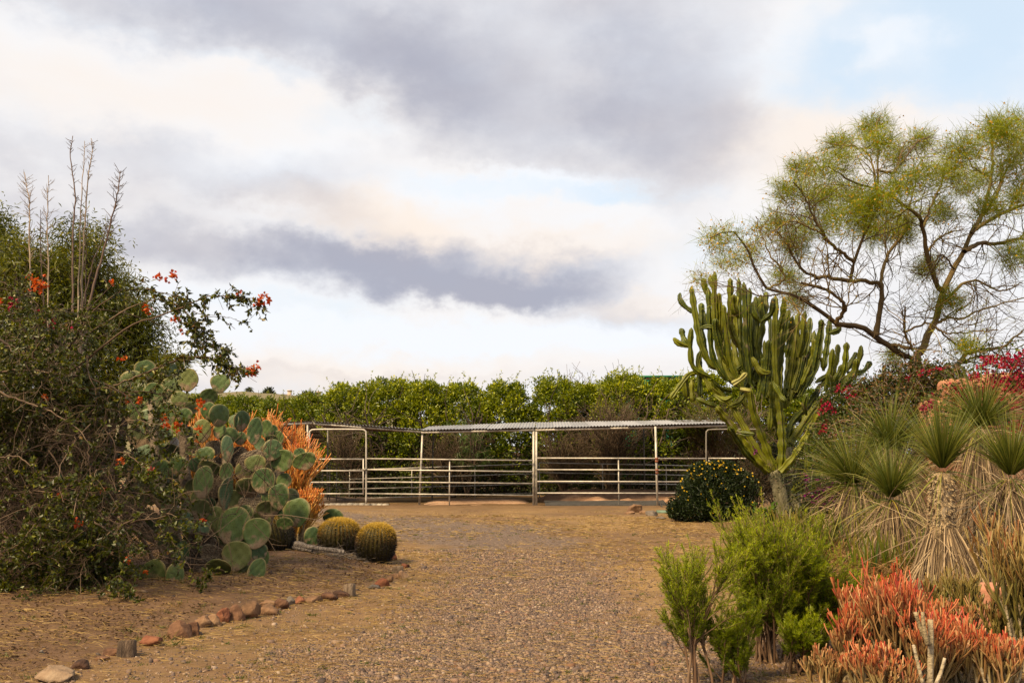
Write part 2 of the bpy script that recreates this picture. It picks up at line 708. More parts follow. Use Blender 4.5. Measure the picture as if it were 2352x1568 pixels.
def stone_mat(name, stops, scale=6.0, rough=0.9, bump=0.4, objrand=0.35, metal=0.0, stretch=(1, 1, 1), spec=0.3, bscale=None):
    """noise-driven colour in object space, shifted by a random value per object"""
    m, N, L = new_mat(name)
    tc = N.new('ShaderNodeTexCoord')
    mp = N.new('ShaderNodeMapping')
    mp.inputs['Scale'].default_value = stretch
    L.new(tc.outputs['Object'], mp.inputs[0])
    nz = N.new('ShaderNodeTexNoise')
    nz.inputs['Scale'].default_value = scale
    nz.inputs['Detail'].default_value = 7
    nz.inputs['Roughness'].default_value = 0.62
    L.new(mp.outputs[0], nz.inputs['Vector'])
    oi = N.new('ShaderNodeObjectInfo')
    a = N.new('ShaderNodeMath')
    a.operation = 'MULTIPLY_ADD'
    L.new(oi.outputs['Random'], a.inputs[0])
    a.inputs[1].default_value = objrand
    a.inputs[2].default_value = -objrand / 2
    s = N.new('ShaderNodeMath')
    s.operation = 'ADD'
    L.new(nz.outputs['Fac'], s.inputs[0])
    L.new(a.outputs[0], s.inputs[1])
    r = ramp_node(N, stops)
    L.new(s.outputs[0], r.inputs[0])
    b = N.new('ShaderNodeBsdfPrincipled')
    b.inputs['Roughness'].default_value = rough
    b.inputs['Metallic'].default_value = metal
    b.inputs['Specular IOR Level'].default_value = spec
    L.new(r.outputs[0], b.inputs['Base Color'])
    nz2 = N.new('ShaderNodeTexNoise')
    nz2.inputs['Scale'].default_value = bscale or scale * 4
    nz2.inputs['Detail'].default_value = 6
    L.new(mp.outputs[0], nz2.inputs['Vector'])
    bp = N.new('ShaderNodeBump')
    bp.inputs['Strength'].default_value = bump
    bp.inputs['Distance'].default_value = 0.05
    L.new(nz2.outputs['Fac'], bp.inputs['Height'])
    L.new(bp.outputs[0], b.inputs['Normal'])
    o = N.new('ShaderNodeOutputMaterial')
    L.new(b.outputs[0], o.inputs[0])
    return m


# ------------------------------------------------------------------ ground
def gravel_mask(x, y):
    c = np.interp(y, [4, 7, 9, 12, 15, 17.5, 20, 22, 24, 27, 30], [0.1, 0.05, 0.1, 0.35, 0.2, -0.1, -0.7, -1.6, -3.0, -6.0, -8])
    w = np.interp(y, [4, 7, 9, 12, 15, 17.5, 20, 22, 24, 27], [1.7, 1.55, 1.45, 1.25, 1.3, 1.6, 2.2, 2.8, 3.0, 2.6])
    n = fbm(x * 1.1 + 3, y * 0.6, 4) - 0.5
    return 0.9 * (1 - sstep(0.25, 1.45, np.abs(x - c) / w + n * 1.5))


def bed_mask(x, y):
    n = (fbm(x * 1.3, y * 1.3 + 8, 3) - 0.5) * 0.9
    return np.maximum(sstep(-0.25, 0.45, bed_edge(y) - x + n * 0.6), sstep(-0.3, 0.9, x - right_edge(y) + n)) * (1 - sstep(24, 29, y))


def make_ground():
    xs = np.concatenate([-np.geomspace(4000, 26, 22), np.arange(-24, -8, 0.4), np.arange(-8, 8, 0.09), np.arange(8, 24, 0.4), np.geomspace(26, 4000, 22)])
    ys = np.concatenate([-np.geomspace(300, 3, 8), np.arange(0, 5.6, 0.4), np.arange(5.6, 15, 0.08), np.arange(15, 26, 0.13), np.arange(26, 45, 0.25), np.geomspace(46, 6000, 26)])
    X, Y = np.meshgrid(xs, ys)
    Z = height(X, Y)
    V = np.stack([X, Y, Z], -1).reshape(-1, 3)
    nx, ny = len(xs), len(ys)
    i = np.arange(ny - 1)[:, None] * nx
    j = np.arange(nx - 1)[None, :]
    F = np.stack([i + j, i + j + 1, i + j + 1 + nx, i + j + nx], -1).reshape(-1, 4)
    g = gravel_mask(X, Y)
    b = bed_mask(X, Y)
    g = g * (1 - b)
    dry = fbm(X * 0.45 + 40, Y * 0.45, 4)
    D = np.stack([g, b, dry], -1).reshape(-1, 3)
    mb = MB()
    mb.add(V, F, D)
    m, N, L = new_mat('ground_soil_gravel_straw')
    d = data_sep(N, L)
    tc = N.new('ShaderNodeTexCoord')

    def nz(scale, det=6, rough=0.6, st=(1, 1, 1)):
        mp = N.new('ShaderNodeMapping')
        mp.inputs['Scale'].default_value = st
        L.new(tc.outputs['Object'], mp.inputs[0])
        n = N.new('ShaderNodeTexNoise')
        n.inputs['Scale'].default_value = scale
        n.inputs['Detail'].default_value = det
        n.inputs['Roughness'].default_value = rough
        L.new(mp.outputs[0], n.inputs['Vector'])
        return n

    def math_(op, a, b_, c=None, clamp=False):
        n = N.new('ShaderNodeMath')
        n.operation = op
        n.use_clamp = clamp
        for s, v in zip(n.inputs, (a, b_, c)):
            if v is None:
                continue
            if isinstance(v, bpy.types.NodeSocket):
                L.new(v, s)
            else:
                s.default_value = v
        return n.outputs[0]

    def mix(f, a, b_):
        n = N.new('ShaderNodeMix')
        n.data_type = 'RGBA'
        for s, v in ((n.inputs[0], f), (n.inputs[6], a), (n.inputs[7], b_)):
            if isinstance(v, bpy.types.NodeSocket):
                L.new(v, s)
            else:
                s.default_value = v
        return n.outputs[2]
    fine = nz(30, 8, 0.7)
    mid = nz(3.2, 6, 0.65)
    fib = nz(60, 4, 0.7, (0.25, 1, 1))
    straw = ramp_node(N, [(0.30, (0.1081, 0.0620, 0.0268)), (0.45, (0.2239, 0.1351, 0.0571)), (0.58, (0.3321, 0.2127, 0.0945)), (0.72, (0.4151, 0.2824, 0.1341))])
    L.new(math_('MULTIPLY_ADD', mid.outputs[0], 0.5, math_('MULTIPLY', fib.outputs[0], 0.5)), straw.inputs[0])
    dirt = ramp_node(N, [(0.30, (0.0564, 0.0322, 0.0191)), (0.50, (0.1345, 0.0779, 0.0461)), (0.70, (0.2022, 0.1236, 0.0742))])
    L.new(math_('MULTIPLY_ADD', mid.outputs[0], 0.55, math_('MULTIPLY', fine.outputs[0], 0.45)), dirt.inputs[0])
    vo = N.new('ShaderNodeTexVoronoi')
    vo.inputs['Scale'].default_value = 34
    L.new(tc.outputs['Object'], vo.inputs['Vector'])
    grv = ramp_node(N, [(0.0, (0.0616, 0.0457, 0.0382)), (0.3, (0.1231, 0.0883, 0.0697)), (0.6, (0.1733, 0.1184, 0.0876)), (0.85, (0.2360, 0.1725, 0.1258)), (1.0, (0.1683, 0.1350, 0.1224))])
    sc = N.new('ShaderNodeSeparateColor')
    L.new(vo.outputs['Color'], sc.inputs[0])
    L.new(sc.outputs[0], grv.inputs[0])
    green = ramp_node(N, [(0.0, (0.0564, 0.0509, 0.0157)), (1.0, (0.1067, 0.0914, 0.0326))])
    L.new(fine.outputs[0], green.inputs[0])
    gm = math_('ADD', d[0], math_('MULTIPLY_ADD', mid.outputs[0], 1.2, -0.6))
    rg = N.new('ShaderNodeMapRange')
    L.new(gm, rg.inputs[0])
    rg.inputs[1].default_value = 0.2
    rg.inputs[2].default_value = 0.8
    bare = N.new('ShaderNodeMapRange')
    L.new(math_('MULTIPLY_ADD', mid.outputs[0], 0.5, math_('MULTIPLY', d[2], 0.8)), bare.inputs[0])
    bare.inputs[1].default_value = 0.50
    bare.inputs[2].default_value = 0.78
    base = mix(math_('MULTIPLY', bare.outputs[0], 0.7), straw.outputs[0], dirt.outputs[0])
    gpatch = N.new('ShaderNodeMapRange')
    L.new(nz(0.9, 5, 0.7, (0.6, 1.6, 1)).outputs[0], gpatch.inputs[0])
    gpatch.inputs[1].default_value = 0.52
    gpatch.inputs[2].default_value = 0.70
    base = mix(math_('MULTIPLY', gpatch.outputs[0], 0.45), base, green.outputs[0])
    base = mix(math_('MULTIPLY', rg.outputs[0], 0.92), base, grv.outputs[0])
    base = mix(math_('MULTIPLY', d[1], 0.9), base, dirt.outputs[0])
    bs = N.new('ShaderNodeBsdfPrincipled')
    bs.inputs['Roughness'].default_value = 0.95
    bs.inputs['Specular IOR Level'].default_value = 0.15
    L.new(base, bs.inputs['Base Color'])
    bp = N.new('ShaderNodeBump')
    bp.inputs['Strength'].default_value = 0.7
    bp.inputs['Distance'].default_value = 0.03
    hh = math_('MULTIPLY_ADD', vo.outputs['Distance'], math_('MULTIPLY', rg.outputs[0], -0.8), math_('MULTIPLY_ADD', fine.outputs[0], 0.6, math_('MULTIPLY', fib.outputs[0], 0.4)))
    L.new(hh, bp.inputs['Height'])
    L.new(bp.outputs[0], bs.inputs['Normal'])
    o = N.new('ShaderNodeOutputMaterial')
    L.new(bs.outputs[0], o.inputs[0])
    g_ = mb.build('ground', m, smooth=True, kind='structure')
    g_['label'] = 'dry dirt yard with a gravel drive and straw coloured grass'


make_ground()


def scatter(n, x0, x1, y0, y1, prob, ypow=1.6):
    """random ground points, denser toward the camera, kept with probability prob(x, y)"""
    t = RNG.random(n) ** ypow
    y = y0 + (y1 - y0) * t
    x = U(x0, x1, n)
    k = RNG.random(n) < prob(x, y)
    x, y = x[k], y[k]
    return np.stack([x, y, height(x, y)], -1)


def make_ground_cover():
    # loose gravel
    mb = MB()
    P = scatter(230000, -4.6, 3.6, 6.2, 17, lambda x, y: np.clip(gravel_mask(x, y) * 1.0 + 0.10, 0, 1) * (1 - 0.85 * bed_mask(x, y)) * (np.abs(x) < 0.56 * y))
    M = len(P)
    c = np.array([[-1, -1, -1], [1, -1, -1], [1, 1, -1], [-1, 1, -1], [-1, -1, 1], [1, -1, 1], [1, 1, 1], [-1, 1, 1]]) * 0.62
    s = np.exp(RNG.normal(-4.88, 0.45, M))
    sh = np.stack([U(0.8, 1.5, M), U(0.7, 1.2, M), U(0.45, 0.85, M)], -1)
    V = (c[None] * (1 + RNG.normal(0, 0.16, (M, 8, 3)))) * sh[:, None, :] * s[:, None, None]
    a = U(0, 6.28, M)
    ca, sa = np.cos(a)[:, None], np.sin(a)[:, None]
    V = np.stack([V[..., 0] * ca - V[..., 1] * sa, V[..., 0] * sa + V[..., 1] * ca, V[..., 2] + V[..., 0] * U(-0.4, 0.4, M)[:, None]], -1)
    V += P[:, None, :] + np.array([0, 0, 0.25]) * s[:, None, None]
    F = np.array([[4, 5, 6, 7], [0, 1, 5, 4], [1, 2, 6, 5], [2, 3, 7, 6], [3, 0, 4, 7]])
    F = (F[None] + (np.arange(M) * 8)[:, None, None]).reshape(-1, 4)
    D = np.zeros((M, 8, 3))
    D[..., 0] = RNG.random(M)[:, None]
    mb.add(V, F, D.reshape(-1, 3))
    gm = plant_mat('gravel_stone', [(0.0, (0.0811, 0.0642, 0.0585)), (0.25, (0.1622, 0.1244, 0.1088)), (0.5, (0.2205, 0.1610, 0.1313)), (0.7, (0.2964, 0.2151, 0.1580)), (0.85, (0.3827, 0.2935, 0.2216)), (0.93, (0.2101, 0.1193, 0.0862)), (1.0, (0.4784, 0.3945, 0.3252))], trans=0, rough=0.9, spec=0.2)
    mb.build('gravel', gm, kind='stuff')['label'] = 'loose grey and tan gravel spread over the drive'
    # flattened straw
    mb = MB()
    P = scatter(70000, -6.5, 5, 6.2, 26, lambda x, y: np.clip(0.18 + 0.9 * (fbm(x * 0.9 + 5, y * 0.9, 3) - 0.36) * 3, 0.05, 1) * (1 - 0.45 * gravel_mask(x, y)) * (np.abs(x) < 0.56 * y), 1.9)
    M = len(P)
    P[:, 2] += U(0.006, 0.03, M)
    a = RNG.normal(0, 0.9, M)
    D = np.stack([np.cos(a), np.sin(a) * 0.8, U(-0.06, 0.16, M)], -1)
    blades(mb, P, D, U(0.03, 0.16, M), np.clip(0.0011 * P[:, 1] * 0.35, 0.003, 0.008), U(0.0, 0.25, M), 2, tip=0.3)
    # standing dry stubble
    P = scatter(60000, -6, 5, 6.2, 28, lambda x, y: np.clip((fbm(x * 1.6 + 9, y * 1.6 + 4, 3) - 0.42) * 5, 0, 1) * (1 - 0.75 * gravel_mask(x, y)) * (1 - 0.5 * bed_mask(x, y)) * (np.abs(x) < 0.56 * y), 1.9)
    M = len(P)
    blades(mb, P, rand_dir(M, 0.75), U(0.02, 0.07, M), np.clip(0.0004 * P[:, 1], 0.003, 0.008), U(0, 0.5, M), 2)
    sm = plant_mat('dry_straw', [(0.0, (0.2184, 0.1390, 0.0579)), (0.5, (0.3971, 0.2727, 0.1259)), (1.0, (0.5757, 0.4366, 0.2313))], trans=0.15, rough=0.7)
    mb.build('straw_litter', sm, kind='stuff')['label'] = 'dry straw and stubble strewn across the yard'
    # green weeds in small patches
    mb = MB()
    C = np.concatenate([scatter(700, -5, 4, 6.5, 26, lambda x, y: (np.abs(x) < 0.5 * y) * 1.0, 1.5), [gnd(300, 1450), gnd(318, 1470), gnd(560, 1440), gnd(375, 1470), gnd(400, 1480), gnd(690, 1370), gnd(1480, 1178), gnd(1510, 1176), gnd(1530, 1180), gnd(1455, 1175)]])
    k = 26
    P = np.repeat(C, k, 0)
    r = np.abs(RNG.normal(0, 0.05, len(P))) * np.repeat(U(0.4, 1.5, len(C)), k)
    a = U(0, 6.28, len(P))
    P = P + np.stack([np.cos(a) * r, np.sin(a) * r, 0 * a], -1)
    P[:, 2] = height(P[:, 0], P[:, 1])
    sz = np.repeat(np.concatenate([U(0.25, 0.8, len(C) - 10), U(1.0, 2.0, 10)]), k)
    blades(mb, P, rand_dir(len(P), 0.9), U(0.03, 0.10, len(P)) * sz, 0.006, 0.3, 2)
    wm = plant_mat('weed_green', [(0.0, (0.055, 0.075, 0.018)), (0.6, (0.12, 0.14, 0.04)), (1.0, (0.26, 0.22, 0.09))], trans=0.3)
    mb.build('weeds', wm, kind='stuff')['label'] = 'small green weed tufts scattered over the gravel'
    # dead leaf litter and bark crumbs under the left bed
    mb = MB()
    P = scatter(26000, -7.5, -1.2, 6.6, 17, lambda x, y: bed_mask(x, y) * np.clip((fbm(x * 1.2, y * 1.2 + 31, 3) - 0.3) * 3, 0, 1) * (np.abs(x) < 0.58 * y), 1.3)
    P = np.concatenate([P, scatter(9000, 1.5, 6, 6.6, 22, lambda x, y: bed_mask(x, y) * (np.abs(x) < 0.58 * y), 1.3)])
    P[:, 2] += U(0.004, 0.02, len(P))
    D = rand_dir(len(P))
    D[:, 2] *= 0.25
    leaves(mb, P, D, U(0.015, 0.05, len(P)), U(0.008, 0.02, len(P)))
    lm = plant_mat('leaf_litter', [(0.0, (0.045, 0.028, 0.018)), (0.6, (0.13, 0.075, 0.04)), (1.0, (0.30, 0.20, 0.10))], trans=0.1, rough=0.8)
    mb.build('leaf_litter', lm, kind='stuff')['label'] = 'brown leaf litter lying on the bare soil of the beds'


make_ground_cover()


# ------------------------------------------------------------------ rocks
ROCK = {
    'red': stone_mat('rock_red', [(0.25, (0.068, 0.025, 0.014)), (0.5, (0.187, 0.066, 0.032)), (0.75, (0.281, 0.116, 0.056))], 7),
    'tan': stone_mat('rock_tan', [(0.25, (0.076, 0.042, 0.022)), (0.5, (0.212, 0.116, 0.060)), (0.75, (0.340, 0.216, 0.120))], 6),
    'pale': stone_mat('rock_pale', [(0.25, (0.119, 0.075, 0.044)), (0.5, (0.272, 0.183, 0.112)), (0.75, (0.383, 0.290, 0.192))], 6),
    'brown': stone_mat('rock_brown', [(0.25, (0.030, 0.015, 0.010)), (0.5, (0.102, 0.048, 0.026)), (0.75, (0.212, 0.108, 0.056))], 7),
    'grey': stone_mat('rock_grey', [(0.25, (0.068, 0.054, 0.046)), (0.5, (0.136, 0.112, 0.092)), (0.75, (0.212, 0.174, 0.144))], 7),
}


def rock_mesh(seed, dims, cuts=16, sub=3):
    r = np.random.default_rng(seed)
    V, F = ico(sub)
    V = np.sign(V) * np.abs(V) ** 0.62
    V = V @ np.array(Matrix.Rotation(r.uniform(-0.5, 0.5), 3, 'X') @ Matrix.Rotation(r.uniform(-0.5, 0.5), 3, 'Y'))
    for _ in range(cuts):
        n = nrm(r.normal(size=3))
        dd = r.uniform(0.62, 1.0)
        over = np.maximum(V @ n - dd, 0)
        V -= over[:, None] * n
    V += 0.05 * (np.sin(V * 7 + seed) + np.sin(V[:, [1, 2, 0]] * 11 + seed * 2)) * 0.5
    V += r.normal(0, 0.022, V.shape)
    V = V * np.asarray(dims) * 0.60
    mb = MB()
    mb.add(V, F)
    return mb


def rock(px, py, wpx, hpx, kind, label, seed, rz=None, sink=0.24, name='border_rock', group='stones edging the planting bed'):
    p = gnd(px, py)
    s = mpp(p[1])
    w, h = wpx * s * 0.92, hpx * s * 0.9
    mb = rock_mesh(seed, (w, w * 0.75, h * 1.15), sub=3)
    o = bpy.data.objects.new(name, mb.mesh(name, ROCK[kind], False))
    COL.objects.link(o)
    r = np.random.default_rng(seed + 5)
    o.location = (p[0], p[1] + w * 0.25, p[2] + h * (0.5 - sink))
    o.rotation_euler = (0, 0, rz if rz is not None else r.uniform(-0.5, 0.5))
    tag(o, label, 'rock', group)
    return o


rocks = [
    (115, 1566, 98, 34, 'pale', 'flat pale cream stone at the near end of the bed edging'),
    (180, 1537, 42, 22, 'brown', 'small dark brown stone just behind the flat pale stone'),
    (228, 1517, 36, 14, 'brown', 'low dark stone nearly buried beside the near stump'),
    (262, 1505, 48, 20, 'brown', 'dark brown stone leaning against the near cut stump'),
    (345, 1482, 52, 28, 'red', 'dull red stone half hidden by a green grass tuft'),
    (410, 1466, 52, 42, 'brown', 'dark rust brown angular stone, nearest of the upright run'),
    (442, 1458, 34, 36, 'brown', 'narrow dark rust stone next to the tan pair'),
    (462, 1440, 40, 32, 'tan', 'pale tan rounded stone left of the red egg shaped stone'),
    (484, 1438, 36, 30, 'tan', 'tan blunt stone touching the red egg shaped stone'),
    (508, 1430, 34, 36, 'red', 'red egg shaped stone standing in the middle of the edging'),
    (540, 1426, 36, 42, 'brown', 'dark fractured stone between the red stone and big tan block'),
    (572, 1419, 52, 42, 'tan', 'largest tan block stone in the edging'),
    (612, 1393, 44, 18, 'tan', 'flat topped tan stone with white chip, lying behind two others'),
    (618, 1411, 40, 26, 'tan', 'tan stone with reddish end next to a grass tuft'),
    (644, 1398, 34, 30, 'brown', 'brown wedge stone at the end of the upright run'),
    (665, 1390, 26, 24, 'grey', 'pale grey rounded stone beside the brown wedge'),
    (688, 1386, 24, 22, 'red', 'small orange red stone half sunk in straw'),
    (715, 1384, 42, 20, 'tan', 'sunken tan stone mostly buried in straw'),
    (752, 1378, 40, 22, 'brown', 'brown buried stone before the short stump'),
    (782, 1372, 40, 18, 'brown', 'dusty brown stone right against the short stump'),
    (858, 1352, 26, 14, 'grey', 'bluish grey flat stone before the pinkish stone'),
    (876, 1346, 30, 26, 'red', 'pinkish red stone standing upright near the bend'),
    (892, 1336, 20, 16, 'tan', 'small tan stone between the pinkish stone and the bend'),
    (912, 1328, 32, 14, 'tan', 'low sandy stone at the bend of the edging'),
    (926, 1330, 24, 22, 'tan', 'sandy blunt stone at the outer end of the bend'),
    (928, 1306, 22, 18, 'red', 'reddish stone touching the little cut stub'),
    (902, 1286, 18, 18, 'red', 'small red stone at the foot of the outer barrel cactus'),
    (94, 1500, 12, 9, 'grey', 'lone dark pebble on the bare soil of the bed'),
]
for k, r_ in enumerate(rocks):
    rock(*r_, seed=31 + k * 3)
rock(1461, 1176, 40, 21, 'tan', 'rounded orange boulder at the foot of the corral rails', 331, 0.2, name='boulder', group='stones beside the corral')
rock(1447, 1180, 22, 9, 'tan', 'low flat stone in front of the orange boulder', 341, name='field_stone', group='stones beside the corral')
rock(1478, 1180, 24, 11, 'tan', 'pinkish tan stone touching the orange boulder', 351, name='field_stone', group='stones beside the corral')
rock(1497, 1184, 30, 14, 'grey', 'dusty grey stone among weeds by the leaning black rod', 361, name='field_stone', group='stones beside the corral')
rock(1519, 1192, 22, 8, 'grey', 'low grey stone under the edge of the daisy bush', 371, name='field_stone', group='stones beside the corral')

M_CUT = stone_mat('weathered_wood', [(0.3, (0.05, 0.035, 0.025)), (0.5, (0.15, 0.10, 0.065)), (0.7, (0.30, 0.22, 0.15))], 5, stretch=(8, 8, 1), bump=0.8)
M_GREYWOOD = stone_mat('grey_driftwood', [(0.3, (0.10, 0.08, 0.07)), (0.5, (0.34, 0.29, 0.25)), (0.7, (0.55, 0.49, 0.43))], 4, stretch=(10, 10, 1.2), bump=0.8)
M_BARK = stone_mat('twig_bark', [(0.3, (0.07, 0.045, 0.03)), (0.5, (0.17, 0.115, 0.08)), (0.7, (0.30, 0.22, 0.16))], 9, stretch=(4, 4, 1), bump=0.6)


def stump(px, py, wpx, hpx, label):
    p = gnd(px, py)
    s = mpp(p[1])
    w, h = wpx * s * 0.5, hpx * s
    mb = MB()
    n = 18
    th = np.linspace(0, 2 * np.pi, n, endpoint=False)
    rr = w * (1 + 0.10 * np.sin(3 * th + px) + 0.05 * np.sin(7 * th))
    ring = lambda k, z: np.stack([rr * k * np.cos(th), rr * k * np.sin(th), np.full(n, z) + 0.12 * h * np.cos(th + 1) * (z > 0)], -1)
    rows = [ring(1.12, -0.05), ring(1.0, h * 0.45), ring(0.97, h * 0.94), ring(0.88, h)]
    V = np.concatenate(rows + [np.array([[0, 0, h * 1.0]])])
    V += RNG.normal(0, w * 0.02, V.shape)
    F = np.concatenate([np.stack([np.arange(n) + k * n, (np.arange(n) + 1) % n + k * n, (np.arange(n) + 1) % n + (k + 1) * n, np.arange(n) + (k + 1) * n], -1) for k in range(3)])
    mb.add(V, F)
    T = np.stack([np.arange(n) + 3 * n, (np.arange(n) + 1) % n + 3 * n, np.full(n, 4 * n)], -1)
    mb.f.append(T)
    mb.mi.append(np.zeros(n, np.int32))
    o = bpy.data.objects.new('cut_stump', mb.mesh('cut_stump', M_CUT, True))
    COL.objects.link(o)
    o.location = p
    tag(o, label, 'stump', 'cut stubs along the bed edge')


stump(292, 1506, 40, 34, 'dark round cut stump by the tall green tuft, nearest stump')
stump(803, 1368, 26, 26, 'short brown cut stump alone between two runs of edging stones')
stump(914, 1314, 24, 14, 'little tan cut stub near the barrel cacti')

# ------------------------------------------------------------------ corral
M_PIPE = stone_mat('galvanised_pipe', [(0.3, (0.3024, 0.2716, 0.2272)), (0.5, (0.5292, 0.4802, 0.4061)), (0.7, (0.6930, 0.6286, 0.5368))], 5, rough=0.5, bump=0.05, metal=0.25, objrand=0.15, spec=0.5)
M_PIPE2 = stone_mat('dull_pipe', [(0.3, (0.126, 0.110, 0.092)), (0.5, (0.225, 0.202, 0.168)), (0.7, (0.306, 0.273, 0.227))], 5, rough=0.6, bump=0.05, metal=0.2, objrand=0.15)
M_RUST = stone_mat('rusty_clamp', [(0.3, (0.14, 0.04, 0.02)), (0.7, (0.35, 0.12, 0.06))], 20)
M_ROOF = stone_mat('corrugated_steel', [(0.3, (0.20, 0.20, 0.20)), (0.5, (0.32, 0.32, 0.325)), (0.7, (0.42, 0.42, 0.43))], 1.5, rough=0.55, bump=0.05, metal=0.2, objrand=0.2)
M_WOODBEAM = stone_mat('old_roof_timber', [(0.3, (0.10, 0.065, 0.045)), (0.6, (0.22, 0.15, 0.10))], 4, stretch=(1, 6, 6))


def pipe(name, a, b, r, mat, parent, sides=8):
    mb = MB()
    tubes(mb, np.array([[a, b]]), np.full((1, 2), r), sides, cap=True)
    return mb.build(name, mat, parent, smooth=False)


def bent_pipe(name, pts, r, mat, parent, n=24):
    mb = MB()
    tubes(mb, spline(pts, n)[None], np.full((1, n), r), 8, cap=True)
    return mb.build(name, mat, parent, smooth=True)


def panel(label, x0, x1, yl, yr, Y0, Y1, posts, ground_l, ground_r, mat, r=0.021, verts_r=0.021, name='corral_panel', group='pipe corral panels', top_post=True):
    """rails given by photo rows at both ends; posts by photo columns"""
    A0 = at(x0, ground_l, Y0)
    t = thing(name, label, 'fence panel', A0, group)
    for a, b in zip(yl, yr):
        pipe('rail', at(x0, a, Y0), at(x1, b, Y1), r, mat, t)
    for px in posts:
        f = (px - x0) / (x1 - x0)
        Y = Y0 + (Y1 - Y0) * f
        top = at(px, yl[0] + (yr[0] - yl[0]) * f, Y)
        g = at(px, ground_l + (ground_r - ground_l) * f, Y)
        pipe('post', (top[0], top[1] + r * 1.6, g[2] - 0.06), (top[0], top[1] + r * 1.6, top[2] + 0.01), verts_r, mat, t)
    return t


FY = 31.0
panel('front corral panel with four pipe rails, between walk gate and double post', 842, 1224, (1052.8, 1078, 1105.8, 1133), (1057, 1082.7, 1110, 1137.3), FY, FY, (1032.7,), 1156, 1161, M_PIPE)
panel('front corral panel right of the double post, four bright rails', 1234, 1622, (1051.4, 1078, 1105, 1131.7), (1052.6, 1079.4, 1106, 1132.3), FY, FY, (1420.7,), 1160, 1161, M_PIPE)
panel('short front corral panel behind the candelabra cactus', 1627, 1880, (1052, 1079, 1106, 1132), (1053, 1080, 1107, 1133), FY, FY, (1629, 1760), 1161, 1161, M_PIPE)
panel('rear corral panel seen through the front rails near the walk gate', 803, 1226, (1078.7, 1100, 1122.6, 1144.7), (1065.3, 1087.5, 1111, 1131.7), 41.5, 39.2, (803, 946, 1090.8), 1155.5, 1150, M_PIPE, name='corral_panel')
panel('rear corral panel behind the sand mound', 1239, 1700, (1062.5, 1085, 1107.3, 1133), (1071, 1093, 1114, 1138), 39, 39.5, (1239, 1384, 1530), 1145, 1146, M_PIPE)
panel('dull side panel running away from the walk gate post', 712, 800, (1054, 1080, 1108, 1136), (1079, 1100.5, 1123, 1145), 31.4, 41.2, (758, 773.5), 1158, 1155, M_PIPE2)
panel('far corral panel behind the orange bushes at the bed', 560, 742, (1070, 1094, 1118, 1142), (1070, 1094, 1118, 1142), 37, 37.5, (600, 660, 741), 1157, 1157, M_PIPE2)

# walk-through gate in its tall frame
g0 = at(711, 1158, FY)
t = thing('walk_gate', 'tall rounded pipe gate frame with a four rail gate, beside the cactus bed', 'gate', g0, 'walk through gates')
bent_pipe('gate_frame', [at(711, 1158, FY), at(711, 1080, FY), at(711, 1000, FY), at(714, 989, FY), at(724, 986, FY), at(776, 985.5, FY), at(828, 986, FY), at(838, 989, FY), at(841, 1000, FY), at(841, 1080, FY), at(841, 1156, FY)], 0.026, M_PIPE, t, 60)
gate = pipe('gate_leaf', at(714, 1054, FY - 0.05), at(714, 1134, FY - 0.05), 0.02, M_PIPE, t)
for yy in (1054, 1080.6, 1107, 1133.4):
    pipe('rail', at(714, yy, FY - 0.05), at(834.5, yy, FY - 0.05), 0.021, M_PIPE, gate)
pipe('stile', at(834.5, 1053, FY - 0.05), at(834.5, 1136, FY - 0.05), 0.021, M_PIPE, gate)
mb = MB()
V, F = box_vf((-0.06, -0.03, -0.03), (0.06, 0.03, 0.03))
mb.add(V + at(838, 1078, FY - 0.06), F)
mb.build('latch', M_PIPE2, t)
t = thing('walk_gate', 'tall rounded pipe gate frame behind the candelabra cactus', 'gate', at(1622, 1161, FY), 'walk through gates')
bent_pipe('gate_frame', [at(1622, 1161, FY), at(1622, 1080, FY), at(1622, 1000, FY), at(1624, 990, FY), at(1634, 986, FY), at(1690, 985.5, FY), at(1742, 986, FY), at(1751, 990, FY), at(1754, 1000, FY), at(1754, 1080, FY), at(1754, 1161, FY)], 0.022, M_PIPE2, t, 60)
t = thing('walk_gate', 'pipe gate frame half hidden behind the orange bush and shelter', 'gate', at(640, 1158, 34), 'walk through gates')
bent_pipe('gate_frame', [at(575, 1157, 34), at(575, 1010, 34), at(579, 998, 34), at(590, 995, 34), at(686, 995, 34), at(696, 998, 34), at(699, 1010, 34), at(699, 1157, 34)], 0.026, M_PIPE, t, 40)


def corrugated(p_fl, p_fr, p_bl, p_br, n, parent, over=0.0):
    """n overlapping corrugated sheets laid over a (slightly twisted) quad"""
    for k in range(n):
        u0, u1 = k / n, (k + 1) / n + 0.006
        uu = np.linspace(u0, u1, 60)
        vv = np.linspace(0, 1, 6)
        UU, VV = np.meshgrid(uu, vv)
        q = lambda a: np.asarray(a)[None, None, :]
        P = (q(p_fl) * (1 - UU)[..., None] + q(p_fr) * UU[..., None]) * (1 - VV)[..., None] + (q(p_bl) * (1 - UU)[..., None] + q(p_br) * UU[..., None]) * VV[..., None]
        wid = np.linalg.norm(np.asarray(p_fr) - np.asarray(p_fl))
        P = P.copy()
        P[..., 2] += 0.013 * np.sin(UU * wid * 2 * np.pi / 0.10) + 0.006 * (k % 2) + U(-0.006, 0.006)
        P[..., 1] += U(-0.05, 0.05)
        nx, ny = 60, 6
        i = np.arange(ny - 1)[:, None] * nx
        j = np.arange(nx - 1)[None, :]
        F = np.stack([i + j, i + j + 1, i + j + 1 + nx, i + j + nx], -1).reshape(-1, 4)
        mb = MB()
        mb.add(P, F)
        mb.build('roof_sheet', M_ROOF, parent, smooth=True)


